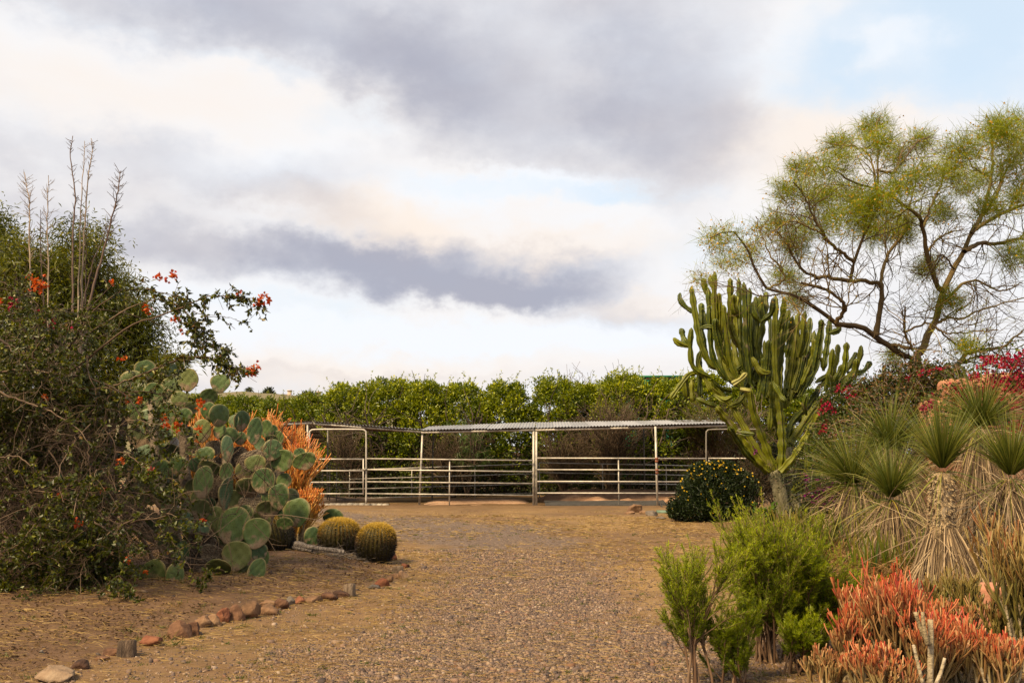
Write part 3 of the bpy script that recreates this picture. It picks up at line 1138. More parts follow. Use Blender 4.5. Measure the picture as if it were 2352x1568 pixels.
def shelter(label, fl, fr, bl, br, n, posts):
    t = thing('shade_shelter', label, 'shelter', at(fl[0], 1158, fl[2]), 'corral shade roofs')
    A, B, C, D = at(*fl), at(*fr), at(*bl), at(*br)
    up = np.array([0, 0, 0.05])
    corrugated(A + up, B + up, C + up, D + up, n, t)
    pipe('front_beam', A + (0, 0.1, -0.02), B + (0, 0.1, -0.02), 0.035, M_PIPE, t)
    pipe('rear_beam', C + (0, -0.1, -0.02), D + (0, -0.1, -0.02), 0.03, M_PIPE2, t)
    for k in range(3):
        v = (k + 1) / 4
        pipe('purlin', A * (1 - v) + C * v - (0, 0, 0.02), B * (1 - v) + D * v - (0, 0, 0.02), 0.025, M_WOODBEAM, t)
    for (x0, y0, x1, y1, Y, r, m) in posts:
        p = at(x1, y1, Y)
        pipe('post', (p[0], p[1], p[2] - 0.06), at(x0, y0, Y), r, m, t)
    return t


t = shelter('corrugated shade roof sloping away behind the orange bushes, brown underside showing', (600, 974, FY), (716, 969.5, FY), (660, 1012, 39.5), (747, 1011, 39.5), 3,
            [(706.5, 973, 705, 1158, FY + 0.12, 0.03, M_PIPE)])
t = shelter('corrugated shade roof over the walk gate, edge falling toward the middle', (719, 970.5, FY), (966, 990, FY), (753, 985, 39.5), (990, 991, 39.5), 7,
            [(753, 986, 752, 1154, 39.5, 0.03, M_PIPE2), (970.5, 992, 963, 1157, FY + 0.15, 0.032, M_PIPE), (709.5, 974, 708, 1158, FY + 0.3, 0.028, M_PIPE)])
t = shelter('corrugated shade roof left of the double post, grey sheets showing on top', (967, 991, FY), (1227, 985.5, FY), (985, 982, 39.0), (1229, 972, 39.0), 7,
            [(994.8, 985, 992.5, 1152, 39.0, 0.03, M_PIPE2), (1225.6, 985, 1225.6, 1161, FY + 0.12, 0.038, M_PIPE)])
t = shelter('corrugated shade roof right of the double post reaching behind the cactus', (1230, 985.5, FY), (1690, 975, FY), (1232, 972, 39.0), (1640, 967, 39.0), 11,
            [(1232, 985, 1232, 1161, FY + 0.12, 0.034, M_PIPE), (1478, 976, 1481, 1146, 39.0, 0.03, M_PIPE2), (1505.3, 979, 1510.3, 1166, FY - 0.25, 0.034, M_PIPE)])
for yy in (1053, 1059, 1079, 1086):
    mb = MB()
    p = at(1508 + (yy - 1050) * 0.03, yy, FY - 0.27)
    V, F = box_vf((-0.045, -0.03, -0.03), (0.045, 0.03, 0.03))
    mb.add(V + p, F)
    mb.build('clamp', M_RUST, t)

# sand, mat, kerb and odds inside the corral
M_SAND = stone_mat('corral_sand', [(0.3, (0.36, 0.20, 0.115)), (0.5, (0.54, 0.33, 0.20)), (0.7, (0.64, 0.42, 0.27))], 5, bump=0.6, bscale=30)


def sand_patch(name, px0, px1, Y0, Y1, hmax, label):
    a, b = at(px0, 1158, Y0), at(px1, 1158, Y0)
    xs = np.linspace(a[0], b[0], 90)
    ys = np.linspace(Y0, Y1, 30)
    X, Y = np.meshgrid(xs, ys)
    u = (X - xs[0]) / (xs[-1] - xs[0])
    v = (Y - Y0) / (Y1 - Y0)
    nn = 0.35 * (fbm(X * 0.9 + 5, Y * 1.3, 4) - 0.5)
    e = sstep(0, 0.16, u + nn * 0.3) * sstep(0, 0.16, 1 - u + nn * 0.3) * sstep(0, 0.30, v + nn) * sstep(0, 0.25, 1 - v)
    Z = height(X, Y) - 0.03 + (0.04 + hmax * (0.5 + 0.9 * fbm(X * 0.7, Y * 0.5 + 3, 3))) * e + 0.02 * fbm(X * 5, Y * 5, 2)
    i = np.arange(29)[:, None] * 90
    j = np.arange(89)[None, :]
    F = np.stack([i + j, i + j + 1, i + j + 91, i + j + 90], -1).reshape(-1, 4)
    mb = MB()
    mb.add(np.stack([X, Y, Z], -1), F)
    o = mb.build(name, M_SAND, smooth=True, kind='structure')
    o['label'] = label


sand_patch('sand_mound', 1236, 1760, 31.7, 38.5, 0.30, 'reddish sand mound inside the corral')
sand_patch('sand_strip', 955, 1226, 31.2, 37, 0.06, 'low strip of reddish sand along the front panel')
M_CONC = stone_mat('old_concrete', [(0.3, (0.26, 0.22, 0.17)), (0.5, (0.42, 0.37, 0.30)), (0.7, (0.52, 0.47, 0.39))], 4)


def slab(name, px0, px1, Y0, Y1, z0, z1, mat, kind='structure', **kw):
    a, b = at(px0, 1158, Y0), at(px1, 1158, Y0)
    mb = MB()
    xs = np.linspace(a[0], b[0], 14)
    for q in range(len(xs) - 1):
        g = gz((xs[q] + xs[q + 1]) / 2, Y0)
        V, F = box_vf((xs[q], Y0, g + z0), (xs[q + 1] + 0.001, Y1, g + z1 + U(-0.006, 0.006)))
        mb.add(V, F)
    return mb.build(name, mat, kind=kind, **kw)


slab('concrete_kerb', 716, 892, 31.15, 31.45, -0.1, 0.045, M_CONC)['label'] = 'old concrete kerb under the walk gate'
M_RUB = stone_mat('rubber', [(0.3, (0.035, 0.033, 0.032)), (0.7, (0.09, 0.085, 0.08))], 6, rough=0.8)
mb = MB()
a, b = at(1252, 1158, 31.0), at(1534, 1158, 31.0)
xs, ys = np.linspace(a[0], b[0], 40), np.linspace(30.85, 32.0, 8)
X, Y = np.meshgrid(xs, ys)
Z = height(X, Y) + 0.05 + 0.06 * sstep(0, 1, (Y - 30.9) / 1.1) * (0.6 + 0.8 * fbm(X * 0.8, Y, 2))
top = np.stack([X, Y, Z], -1)
i = np.arange(7)[:, None] * 40
j = np.arange(39)[None, :]
F = np.stack([i + j, i + j + 1, i + j + 41, i + j + 40], -1).reshape(-1, 4)
mb.add(top, F)
mb.add(np.concatenate([top[0], top[0] - (0, 0, 0.06)]), np.stack([np.arange(39), np.arange(39) + 40, np.arange(39) + 41, np.arange(39) + 1], -1))
o = mb.build('rubber_mat', M_RUB, smooth=True)
recentre(o)
tag(o, 'long black rubber mat lying along the front rails before the sand', 'mat')
t_ = at(1515, 1156, 30.3)
mb = MB()
tubes(mb, np.array([[at(1514, 1154, 30.6), at(1527, 1172, 29.6)]]), np.full((1, 2), 0.022), 6, cap=True)
o = mb.build('iron_rod', M_RUB)
recentre(o)
tag(o, 'short black rod leaning at the foot of the clamped post', 'rod')
mb = MB()
p = gnd(1532, 1177)
V, F = box_vf((-0.26, -0.2, -0.02), (0.26, 0.2, 0.06))
mb.add(V + p, F)
o = mb.build('valve_box', stone_mat('green_plastic', [(0.3, (0.10, 0.17, 0.12)), (0.7, (0.18, 0.26, 0.19))], 4, rough=0.6))
recentre(o)
tag(o, 'low grey green valve box lid beside the daisy bush', 'valve box')


# ------------------------------------------------------------------ far hill with houses
M_HILL = stone_mat('hill_scrub', [(0.3, (0.05, 0.06, 0.022)), (0.5, (0.09, 0.095, 0.035)), (0.7, (0.17, 0.14, 0.07))], 0.12, bump=0.3)
M_BWOOD = stone_mat('tree_bark', [(0.3, (0.05, 0.035, 0.025)), (0.5, (0.12, 0.085, 0.06)), (0.7, (0.22, 0.165, 0.12))], 6, stretch=(3, 3, 0.6), bump=0.8)


def make_hill():
    px = [-1200, -300, 200, 450, 520, 560, 620, 680, 740, 820, 900, 1000, 1200]
    py = [920, 905, 902, 905, 901, 899, 903, 908, 912, 918, 940, 980, 1050]
    mb = MB()
    nx = 140
    q = np.linspace(-1200, 1200, nx)
    top = np.interp(q, px, py) + 3 * (fbm(q * 0.05, q * 0, 3) - 0.5)
    rows = []
    for k, (Y, f) in enumerate([(120, 0.0), (140, 0.35), (160, 0.7), (180, 0.92), (200, 1.0), (230, 0.97), (300, 0.8)]):
        row = []
        for a, b in zip(q, top):
            p = at(a, b, 200.0)
            row.append((p[0] * Y / 200, Y, -2.0 + (p[2] + 2) * f))
        rows.append(row)
    V = np.array(rows)
    ny = len(rows)
    i = np.arange(ny - 1)[:, None] * nx
    j = np.arange(nx - 1)[None, :]
    F = np.stack([i + j, i + j + 1, i + j + 1 + nx, i + j + nx], -1).reshape(-1, 4)
    mb.add(V, F)
    mb.build('hill', M_HILL, smooth=True, kind='structure')['label'] = 'scrub covered hill with houses far behind the hedge'


make_hill()
M_STUCCO = stone_mat('pale_stucco', [(0.3, (0.38, 0.27, 0.20)), (0.7, (0.55, 0.42, 0.33))], 1.0)
M_TILE = stone_mat('brown_roof_tile', [(0.3, (0.12, 0.08, 0.065)), (0.7, (0.22, 0.15, 0.12))], 3)
M_PANE = stone_mat('window_pane', [(0.3, (0.03, 0.035, 0.04)), (0.7, (0.08, 0.09, 0.1))], 2, rough=0.2, bump=0.0)


def house(px, top, wpx, label, chim):
    Y = 190.0
    p = at(px, top, Y)
    w = wpx * mpp(Y) / 2
    z0 = p[2] - 6.5
    t = thing('hill_house', label, 'house', (p[0], Y, z0), 'houses on the far hill')
    mb = MB()
    V, F = box_vf((-w, -4, 0), (w, 4, 4.6))
    mb.add(V + (p[0], Y, z0), F)
    mb.build('wall', M_STUCCO, t)
    mb = MB()
    e = 0.5
    V = np.array([[-w - e, -4.5, 4.5], [w + e, -4.5, 4.5], [w + e, 4.5, 4.5], [-w - e, 4.5, 4.5], [-w * 0.6, 0, 6.5], [w * 0.6, 0, 6.5]])
    mb.add(V + (p[0], Y, z0), np.array([[0, 1, 5, 4], [2, 3, 4, 5]]))
    mb.add(V + (p[0], Y, z0), np.array([[3, 0, 4], [1, 2, 5]]))
    rf = mb.build('roof', M_TILE, t)
    if chim is not None:
        c = at(chim, top, Y)
        mb = MB()
        V, F = box_vf((c[0] - 0.32, Y - 1.4, z0 + 4.6), (c[0] + 0.32, Y - 0.7, z0 + 7.0))
        mb.add(V, F)
        V, F = box_vf((c[0] - 0.42, Y - 1.5, z0 + 7.0), (c[0] + 0.42, Y - 0.6, z0 + 7.2))
        mb.add(V, F)
        mb.build('chimney', M_STUCCO, rf)
    for k in (-0.5, 0.5):
        mb = MB()
        V, F = box_vf((p[0] + k * w - 0.7, Y - 4.03, z0 + 2.4), (p[0] + k * w + 0.7, Y - 3.98, z0 + 3.8))
        mb.add(V, F)
        mb.build('window', M_PANE, t)


house(652, 905, 52, 'brown roofed house with chimney between two dark trees on the hill', 668)
house(722, 908, 56, 'dark roofed house on the hill with a pale chimney nearer the hedge', 735)

L_DARK = plant_mat('far_tree_leaf', [(0.0, (0.030, 0.040, 0.016)), (0.6, (0.055, 0.065, 0.025)), (1.0, (0.10, 0.10, 0.045))], trans=0.2, rough=0.6)


def clump_tree(name, label, cat, base, crown_c, crown_r, nclump, per, leaf, mat, clump_r=0.3, trunk_r=0.1, group=None, droop=0.0, ratio=0.5, fill=0.6, bark=None, nbr=7, shape=None):
    """tapered trunk, limbs reaching to leaf clumps, leaves spread through the clumps"""
    bark = bark or M_BWOOD
    t = thing(name, label, cat, base, group)
    cc = np.asarray(crown_c, float)
    cr = np.asarray(crown_r, float)
    d = rand_dir(nclump)
    rr = (1 - fill * RNG.random(nclump) ** 1.6)[:, None]
    C = cc + d * rr * cr
    if shape is not None:
        C = C[shape(C)]
    mb = MB()
    top = cc + (0, 0, -cr[2] * 0.25)
    P = spline([base, np.asarray(base) * 0.5 + top * 0.5 + RNG.normal(0, 0.1, 3) * cr[0], top], 8)
    tubes(mb, P[None], np.linspace(trunk_r, trunk_r * 0.45, 8)[None], 8)
    idx = RNG.choice(len(C), min(nbr * 4, len(C)), replace=False)
    paths = []
    for k in idx:
        s = P[RNG.integers(3, 8)]
        mid = (s + C[k]) / 2 + RNG.normal(0, 0.12, 3) * cr
        paths.append(spline([s, mid, C[k]], 6))
    tubes(mb, np.array(paths), np.linspace(trunk_r * 0.35, trunk_r * 0.08, 6)[None].repeat(len(paths), 0), 5)
    mb.build('trunk', bark, t, smooth=True)
    mb = MB()
    n = per
    CC = np.repeat(C, n, 0)
    dd = rand_dir(len(CC), 0.15)
    rad_ = clump_r * RNG.random(len(CC))[:, None] ** 0.45 * np.repeat(U(0.6, 1.35, len(C)), n)[:, None]
    pos = CC + dd * rad_ * np.array([1, 1, 0.8])
    out = nrm(pos - cc) * 0.4 + dd * 0.7 + rand_dir(len(CC)) * 0.6
    out[:, 2] += 0.25 - droop
    rn = np.clip(np.repeat(U(0.1, 0.9, len(C)), n) * 0.45 + RNG.random(len(CC)) * 0.55, 0, 1)
    leaves(mb, pos, out, U(0.7, 1.25, len(CC)) * leaf, U(0.8, 1.2, len(CC)) * leaf * ratio, rn)
    mb.build('crown', mat, t, kind='stuff')
    return t, C


for (px, top, rpx, lab) in [(618, 897, 15, 'dark round tree beside the brown roofed house on the hill'), (706, 903, 15, 'dark tree between the two chimneys on the hill'),
                            (500, 905, 26, 'dark low tree at the near end of the hill ridge'), (548, 908, 22, 'low green tree below the small palm on the hill'), (775, 918, 22, 'dark tree where the hill meets the hedge')]:
    Y = 185.0
    p = at(px, top, Y)
    r = rpx * mpp(Y)
    clump_tree('hill_tree', lab, 'tree', (p[0], Y, p[2] - r * 2.6), (p[0], Y, p[2] - r * 0.9), (r, r, r), 60, 22, 0.5, L_DARK, 0.42, 0.2, 'trees on the far hill')
# little palm on the ridge
p = at(573, 893, 185.0)
t = thing('palm_tree', 'small palm standing on the far hill ridge', 'tree', (p[0], 185.0, p[2] - 4.0))
mb = MB()
tubes(mb, np.array([[(p[0], 185, p[2] - 4.0), (p[0], 185, p[2])]]), np.array([[0.2, 0.15]]), 6)
mb.build('trunk', M_BWOOD, t)
mb = MB()
d = rand_dir(60, 0.35)
blades(mb, np.repeat([[p[0], 185, p[2]]], 60, 0), d, U(0.9, 1.3, 60), 0.22, 0.6, 3)
mb.build('crown', L_DARK, t, kind='stuff')

# painted green building beyond the hedge
M_GREEN = stone_mat('green_paint', [(0.3, (0.015, 0.15, 0.075)), (0.7, (0.03, 0.23, 0.12))], 1.0, rough=0.5)
M_TURQ = stone_mat('turquoise_paint', [(0.3, (0.16, 0.36, 0.30)), (0.7, (0.25, 0.47, 0.40))], 1.5, rough=0.5)
M_BRN = stone_mat('brown_panel', [(0.3, (0.14, 0.07, 0.04)), (0.7, (0.26, 0.14, 0.08))], 3)
GY = 56.0
a, b = at(1430, 862, GY), at(1566, 862, GY)
t = thing('green_building', 'green painted building top with an arch showing over the hedge', 'building', ((a[0] + b[0]) / 2, GY, -1.0))
mb = MB()
V, F = box_vf((a[0], GY, -1.2), (b[0], GY + 3, a[2] - 0.12))
mb.add(V, F)
mb.build('wall', M_GREEN, t)
mb = MB()
V, F = box_vf((a[0] - 0.08, GY - 0.08, a[2] - 0.117), (b[0] + 0.08, GY + 3.08, a[2]))
mb.add(V, F)
mb.build('parapet_cap', M_GREEN, t)
c0, c1 = at(1484, 865, GY), at(1541, 871, GY)
mb = MB()
V, F = box_vf((c0[0], GY - 0.04, c1[2]), (c1[0], GY - 0.003, c0[2] - 0.05))
mb.add(V, F)
mb.build('panel', M_BRN, t)
c = at(1513, 890, GY)
th = np.linspace(0, np.pi, 25)
R1 = 17 * mpp(GY)
mb = MB()
V = np.concatenate([[[c[0], GY - 0.05, c[2]]], np.stack([c[0] + R1 * np.cos(th), np.full(25, GY - 0.05), c[2] + R1 * 1.0 * np.sin(th)], -1)])
mb.add(V, np.array([[0, k + 2, k + 1] for k in range(24)]))
arch = mb.build('arch', M_TURQ, t)
for k in range(9):
    q = np.pi * (k + 0.5) / 9
    mb = MB()
    V, F = ico(1)
    mb.add(V * 0.035 + (c[0] + R1 * 1.12 * math.cos(q), GY - 0.05, c[2] + R1 * 1.12 * math.sin(q)), F)
    mb.build('bulb', M_CONC, arch)

# ------------------------------------------------------------------ hedge of tall shrubs behind the corral
L_HEDGE = plant_mat('hedge_leaf', [(0.0, (0.0314, 0.0496, 0.0060)), (0.35, (0.1176, 0.1593, 0.0140)), (0.7, (0.3472, 0.3835, 0.0250)), (1.0, (0.6944, 0.6844, 0.0550))], trans=0.32, rough=0.38, spec=0.5)
L_HEDGE2 = plant_mat('hedge_leaf_green', [(0.0, (0.0448, 0.0690, 0.0080)), (0.35, (0.1232, 0.1725, 0.0140)), (0.7, (0.2688, 0.3047, 0.0200)), (1.0, (0.4704, 0.4600, 0.0400))], trans=0.32, rough=0.4, spec=0.5)


def hedge_shrub(px, top, wpx, Y, mat, label):
    p = at(px, top, Y)
    w = wpx * mpp(Y) / 2
    base = np.array([p[0], Y, gz(p[0], Y) - 0.1])
    H = p[2] - base[2]
    t = thing('hedge_shrub', label, 'shrub', base, 'tall clipped shrubs in the hedge behind the corral')
    mb = MB()
    k = 7
    P, R = grow(np.repeat([base], k, 0) + RNG.normal(0, 0.15, (k, 3)) * (1, 1, 0), rand_dir(k, 2.2), H * 0.8, 0.06, 8, 0.12, (0, 0, 0.08))
    tubes(mb, P, R, 6)
    a = sprout(P, R, H * 0.6, 8, 0.15, 1, (20, 60))
    P2, R2 = grow(*a, n=5, wob=0.25)
    tubes(mb, P2, R2, 4)
    mb.build('trunk', M_BWOOD, t)
    # lumpy leaf clumps over a tall rounded body
    n = 190
    th = U(0, 2 * np.pi, n)
    z = RNG.random(n) ** 0.72
    prof = np.sqrt(np.clip(1 - np.clip((z - 0.62) / 0.42, 0, 1) ** 2, 0.03, 1)) * (0.78 + 0.22 * sstep(0, 0.35, z))
    rr = (1 - 0.35 * RNG.random(n) ** 2) * prof
    C = np.stack([p[0] + w * 1.12 * rr * np.cos(th), Y + w * 1.0 * rr * np.sin(th), base[2] + H * (0.10 + 0.86 * z)], -1)
    per = np.where(z > 0.3, 78, 34)
    CC = np.repeat(C, per, 0)
    cr = np.repeat(U(0.16, 0.44, n), per)
    dd = rand_dir(len(CC), 0.25)
    pos = CC + dd * (cr * RNG.random(len(CC)) ** 0.4)[:, None]
    rn = np.clip(np.repeat(U(0, 0.75, n) + 0.25 * (z > 0.55), per) * 0.5 + 0.5 * RNG.random(len(CC)), 0, 1)  # upper clumps take lighter leaf colours, painting in the light on the hedge top
    mb = MB()
    ax = dd * 0.8 + rand_dir(len(CC)) * 0.7 + (0, 0, 0.35)
    leaves(mb, pos, ax, U(0.10, 0.17, len(CC)), U(0.05, 0.085, len(CC)), rn, fold=0.3)
    # shoots above the clipped line
    ns = 40
    up = C[np.argsort(-C[:, 2])[:60]][RNG.integers(0, 60, ns)]
    P, R = grow(up, rand_dir(ns, 1.6), U(0.3, 0.95, ns), 0.006, 6, 0.18, (0, 0, 0.1))
    pp, pd = on_paths(P, 16, 0.15, 1)
    leaves(mb, pp, pd * 0.5 + rand_dir(len(pp), 0.3), U(0.07, 0.12, len(pp)), U(0.03, 0.05, len(pp)), np.clip(RNG.random(len(pp)) * 0.5 + 0.45, 0, 1))
    mb.build('crown', mat, t, kind='stuff')


hs = [
    (470, 915, 130, 47.5, L_HEDGE2, 'hedge shrub above the uppermost orange sticks, mostly hidden by cactus'),
    (560, 912, 120, 47.0, L_HEDGE2, 'bright green hedge shrub left of the orange stick bush tops'),
    (645, 918, 110, 46.0, L_HEDGE2, 'low hedge shrub right behind the orange stick bushes'),
    (720, 910, 105, 45.0, L_HEDGE2, 'hedge shrub above the walk gate, lower than its neighbour'),
    (805, 884, 115, 43.5, L_HEDGE, 'first tall hedge shrub right of the walk gate'),
    (893, 871, 105, 43.0, L_HEDGE, 'tall yellow green hedge shrub above the leaning shelter post'),
    (975, 876, 100, 42.5, L_HEDGE, 'hedge shrub left of the pale feathery tree'),
    (1062, 884, 105, 42.5, L_HEDGE, 'hedge shrub directly above the pale feathery tree'),
    (1160, 882, 105, 42.5, L_HEDGE, 'rounded hedge shrub just left of the notch above the double post'),
    (1268, 868, 100, 42.5, L_HEDGE, 'hedge shrub right of the notch above the double post'),
    (1345, 882, 90, 43.5, L_HEDGE, 'hedge shrub behind the brown dead bush'),
    (1432, 857, 115, 42.5, L_HEDGE, 'tallest hedge shrub, in front of the green building'),
    (1530, 872, 105, 42.5, L_HEDGE, 'hedge shrub below the green building end'),
    (1620, 866, 115, 42.5, L_HEDGE, 'hedge shrub behind the drooping cactus arms'),
    (1725, 880, 120, 42.5, L_HEDGE2, 'hedge shrub hidden behind the cactus stems'),
    (1830, 890, 120, 42.5, L_HEDGE2, 'hedge shrub behind the right side of the candelabra cactus'),
]
for h_ in hs:
    hedge_shrub(*h_)

# low growth coloured dark in place of shade along the hedge foot: one unbroken mass
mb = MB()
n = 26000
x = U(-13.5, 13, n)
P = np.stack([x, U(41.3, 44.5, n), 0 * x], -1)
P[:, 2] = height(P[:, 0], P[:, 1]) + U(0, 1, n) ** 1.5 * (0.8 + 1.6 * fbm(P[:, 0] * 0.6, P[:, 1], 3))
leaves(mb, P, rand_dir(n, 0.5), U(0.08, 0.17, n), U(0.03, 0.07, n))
UND = plant_mat('shade_and_bush_leaf', [(0.0, (0.016, 0.022, 0.008)), (0.6, (0.035, 0.05, 0.014)), (1.0, (0.08, 0.09, 0.03))], trans=0.2)
mb.build('shade_undergrowth', UND, kind='stuff')['label'] = 'low growth at the foot of the hedge, coloured dark for the shade there'
# dark board fence behind the hedge foot
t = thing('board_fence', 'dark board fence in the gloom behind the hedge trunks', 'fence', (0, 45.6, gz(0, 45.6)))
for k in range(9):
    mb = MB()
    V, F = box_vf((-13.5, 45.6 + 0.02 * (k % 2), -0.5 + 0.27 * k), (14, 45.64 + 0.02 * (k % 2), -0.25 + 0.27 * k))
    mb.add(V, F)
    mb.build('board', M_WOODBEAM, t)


# ------------------------------------------------------------------ dead and feathery bushes in front of the hedge
def twig_bush(name, label, px, base_py, top_py, wpx, Y, mat, n1=14, lean=0.0, k2=7, k3=6, r0=0.03, leaf=None, group=None, tipr=0.004, spread=0.55, nleaf=3, leafsize=(0.03, 0.06), leafw=0.5, base=None, L3=(0.3, 0.6), cat='bush', up=0.03):
    if base is None:
        base = at(px, base_py, Y)
        base[2] = gz(base[0], base[1])
    topz = at(px, top_py, Y)[2]
    H = topz - base[2]
    w = wpx * mpp(Y) / 2
    t = thing(name, label, cat, base, group)
    mb = MB()
    d = rand_dir(n1, 0) * (1, 1, 0)
    d = nrm(d) * np.sqrt(RNG.random(n1))[:, None] * (w / H) * 1.1
    d[:, 2] = 1
    d[:, 0] += lean
    P, R = grow(np.repeat([base], n1, 0) + RNG.normal(0, 0.06, (n1, 3)) * (1, 1, 0) - (0, 0, 0.05), d, H * U(0.6, 0.85, n1), r0, 8, 0.12, (0, 0, up))
    tubes(mb, P, R, 5)
    a = sprout(P, R, H * 0.6, k2, 0.25, 1, (15, 45), (0.3, 0.7), 0.55)
    P2, R2 = grow(*a, n=6, wob=0.16, trop=(0, 0, up))
    tubes(mb, P2, np.maximum(R2, tipr), 4)
    b = sprout(P2, R2, a[2], k3, 0.2, 1, (15, 50), L3, 0.6)
    P3, R3 = grow(*b, n=5, wob=0.2, trop=(0, 0, up))
    tubes(mb, P3, np.maximum(R3 * 0.7, tipr), 3)
    mb.build('branches', mat, t, kind='stuff')
    if leaf:
        mb = MB()
        pp, pd = on_paths(P3, nleaf, 0.1, 1)
        leaves(mb, pp, pd * 0.6 + rand_dir(len(pp), 0.2) * 0.7, U(*leafsize, len(pp)), U(*leafsize, len(pp)) * leafw)
        mb.build('foliage', leaf, t, kind='stuff')
    return t, P3


M_DEAD = plant_mat('dead_twig', [(0.0, (0.055, 0.038, 0.026)), (0.5, (0.12, 0.085, 0.058)), (1.0, (0.21, 0.155, 0.11))], trans=0, rough=0.9)
M_DEADL = plant_mat('dead_leaf', [(0.0, (0.06, 0.045, 0.022)), (0.6, (0.13, 0.10, 0.05)), (1.0, (0.20, 0.17, 0.08))], trans=0.2)
twig_bush('dead_bush', 'large brown dead bush reaching above the right shade roof', 1405, 1152, 905, 200, 40.6, M_DEAD, 20, 0.0, 9, 9, 0.035, None, 'dead bushes inside the hedge', 0.007)
twig_bush('dead_bush', 'wispy brown dead bush behind the rear rails under the right roof', 1300, 1152, 985, 150, 40.6, M_DEAD, 16, 0.0, 8, 8, 0.03, M_DEADL, 'dead bushes inside the hedge', 0.006)
twig_bush('dead_bush', 'tangled brown bush seen through the tall walk gate', 800, 1152, 965, 170, 42.2, M_DEAD, 18, 0.1, 9, 8, 0.03, None, 'dead bushes inside the hedge', 0.006)
twig_bush('dead_bush', 'brown twiggy bush under the pale feathery tree', 1040, 1152, 975, 190, 41.0, M_DEAD, 18, 0.0, 9, 8, 0.03, M_DEADL, 'dead bushes inside the hedge', 0.006)
twig_bush('dead_bush', 'brown twiggy bush behind the daisy bush and gate frame', 1660, 1152, 985, 170, 40.5, M_DEAD, 16, 0.0, 8, 8, 0.03, M_DEADL, 'dead bushes inside the hedge', 0.006)
t, _ = twig_bush('bare_tree', 'bare grey treetop rising above the hedge left of the green building', 1345, 1152, 862, 150, 47.0, M_DEAD, 12, 0.0, 8, 8, 0.05, None, None, 0.008, cat='tree')
# feathery pepper tree
L_FEATH = plant_mat('feathery_leaf', [(0.0, (0.06, 0.10, 0.03)), (0.6, (0.12, 0.18, 0.055)), (1.0, (0.20, 0.26, 0.09))], trans=0.35)
p = at(1072, 1150, 40.8)
t = thing('feathery_tree', 'pale green feathery young tree poking up behind the shade roof', 'tree', (p[0], p[1], gz(p[0], p[1])))
mb = MB()
P, R = grow(np.repeat([[p[0], p[1], gz(p[0], p[1]) - 0.1]], 5, 0), rand_dir(5, 3.0), U(2.6, 3.4, 5), 0.04, 8, 0.08)
tubes(mb, P, R, 6)
a = sprout(P, R, 1.4, 9, 0.4, 1, (30, 70), (0.4, 0.7))
P2, R2 = grow(*a, n=6, wob=0.15, trop=(0, 0, -0.12))
tubes(mb, P2, R2, 4)
mb.build('trunk', M_BARK, t)
mb = MB()
pp, pd = on_paths(P2, 40, 0.25, 1)
blades(mb, pp, pd * 0.3 + rand_dir(len(pp), -0.3), U(0.12, 0.28, len(pp)), 0.02, 0.5, 2, mid=True)
mb.build('crown', L_FEATH, t, kind='stuff')
# olive tree behind the cactus, fine foliage with yellow dots
L_OLIVE = plant_mat('olive_fine_leaf', [(0.0, (0.055, 0.06, 0.012)), (0.6, (0.115, 0.12, 0.022)), (1.0, (0.22, 0.20, 0.04))], trans=0.35)
t, P3 = twig_bush('fine_leaved_tree', 'fine leaved olive green tree behind the lower cactus arms', 1650, 1152, 915, 190, 34.5, M_DEAD, 14, 0, 9, 9, 0.04, None, None, 0.006, cat='tree')
mb = MB()
pp, pd = on_paths(P3, 14, 0.1, 1)
k = pp[:, 2] > 1.7
pp, pd = pp[k], pd[k]
blades(mb, pp, pd * 0.6 + rand_dir(len(pp)), U(0.08, 0.2, len(pp)), 0.012, 0.2, 1)
mb.build('foliage', L_OLIVE, t, kind='stuff')


# ------------------------------------------------------------------ left: narrow leaved trees behind everything
L_WILLOW = plant_mat('narrow_leaf', [(0.0, (0.05, 0.06, 0.010)), (0.4, (0.12, 0.135, 0.018)), (0.8, (0.23, 0.23, 0.03)), (1.0, (0.36, 0.32, 0.06))], trans=0.35, rough=0.45)


def narrow_tree(label, blobs, Y, base_px, per=520):
    b = at(base_px, 1150, Y)
    b[2] = gz(b[0], b[1])
    t = thing('narrow_leaved_tree', label, 'tree', b, 'narrow leaved trees behind the planting bed')
    mb = MB()
    ml = MB()
    for (px, py, r) in blobs:
        c = at(px, py, Y + U(-1.2, 1.2))
        rr = r * mpp(Y)
        P = spline([b, b * 0.55 + c * 0.45 + RNG.normal(0, 0.25, 3), c], 9)
        tubes(mb, P[None], np.linspace(0.09, 0.015, 9)[None], 6)
        k = 30
        q = c + rand_dir(k) * rr * (RNG.random(k)[:, None] ** 0.5) * (1, 1, 0.9)
        s0 = np.repeat([P[6]], k, 0)
        tw = np.stack([s0 * (1 - u) + q * u + (0, 0, 0.1 * math.sin(u * 3.14)) for u in np.linspace(0, 1, 5)], 1)
        tubes(mb, tw, np.linspace(0.014, 0.004, 5)[None].repeat(k, 0), 4)
        C = np.repeat(q, per // k, 0)
        pos = C + RNG.normal(0, 0.15, C.shape)
        blades(ml, pos, nrm(pos - c) * 0.5 + rand_dir(len(pos), 0.1), U(0.07, 0.15, len(pos)), U(0.018, 0.028, len(pos)), 0.3, 2, rnd=np.clip(0.55 * np.repeat(RNG.random(k), per // k) + 0.5 * RNG.random(len(C)), 0, 1), mid=True)
    mb.build('trunk', M_BWOOD, t, smooth=True)
    ml.build('crown', L_WILLOW, t, kind='stuff')


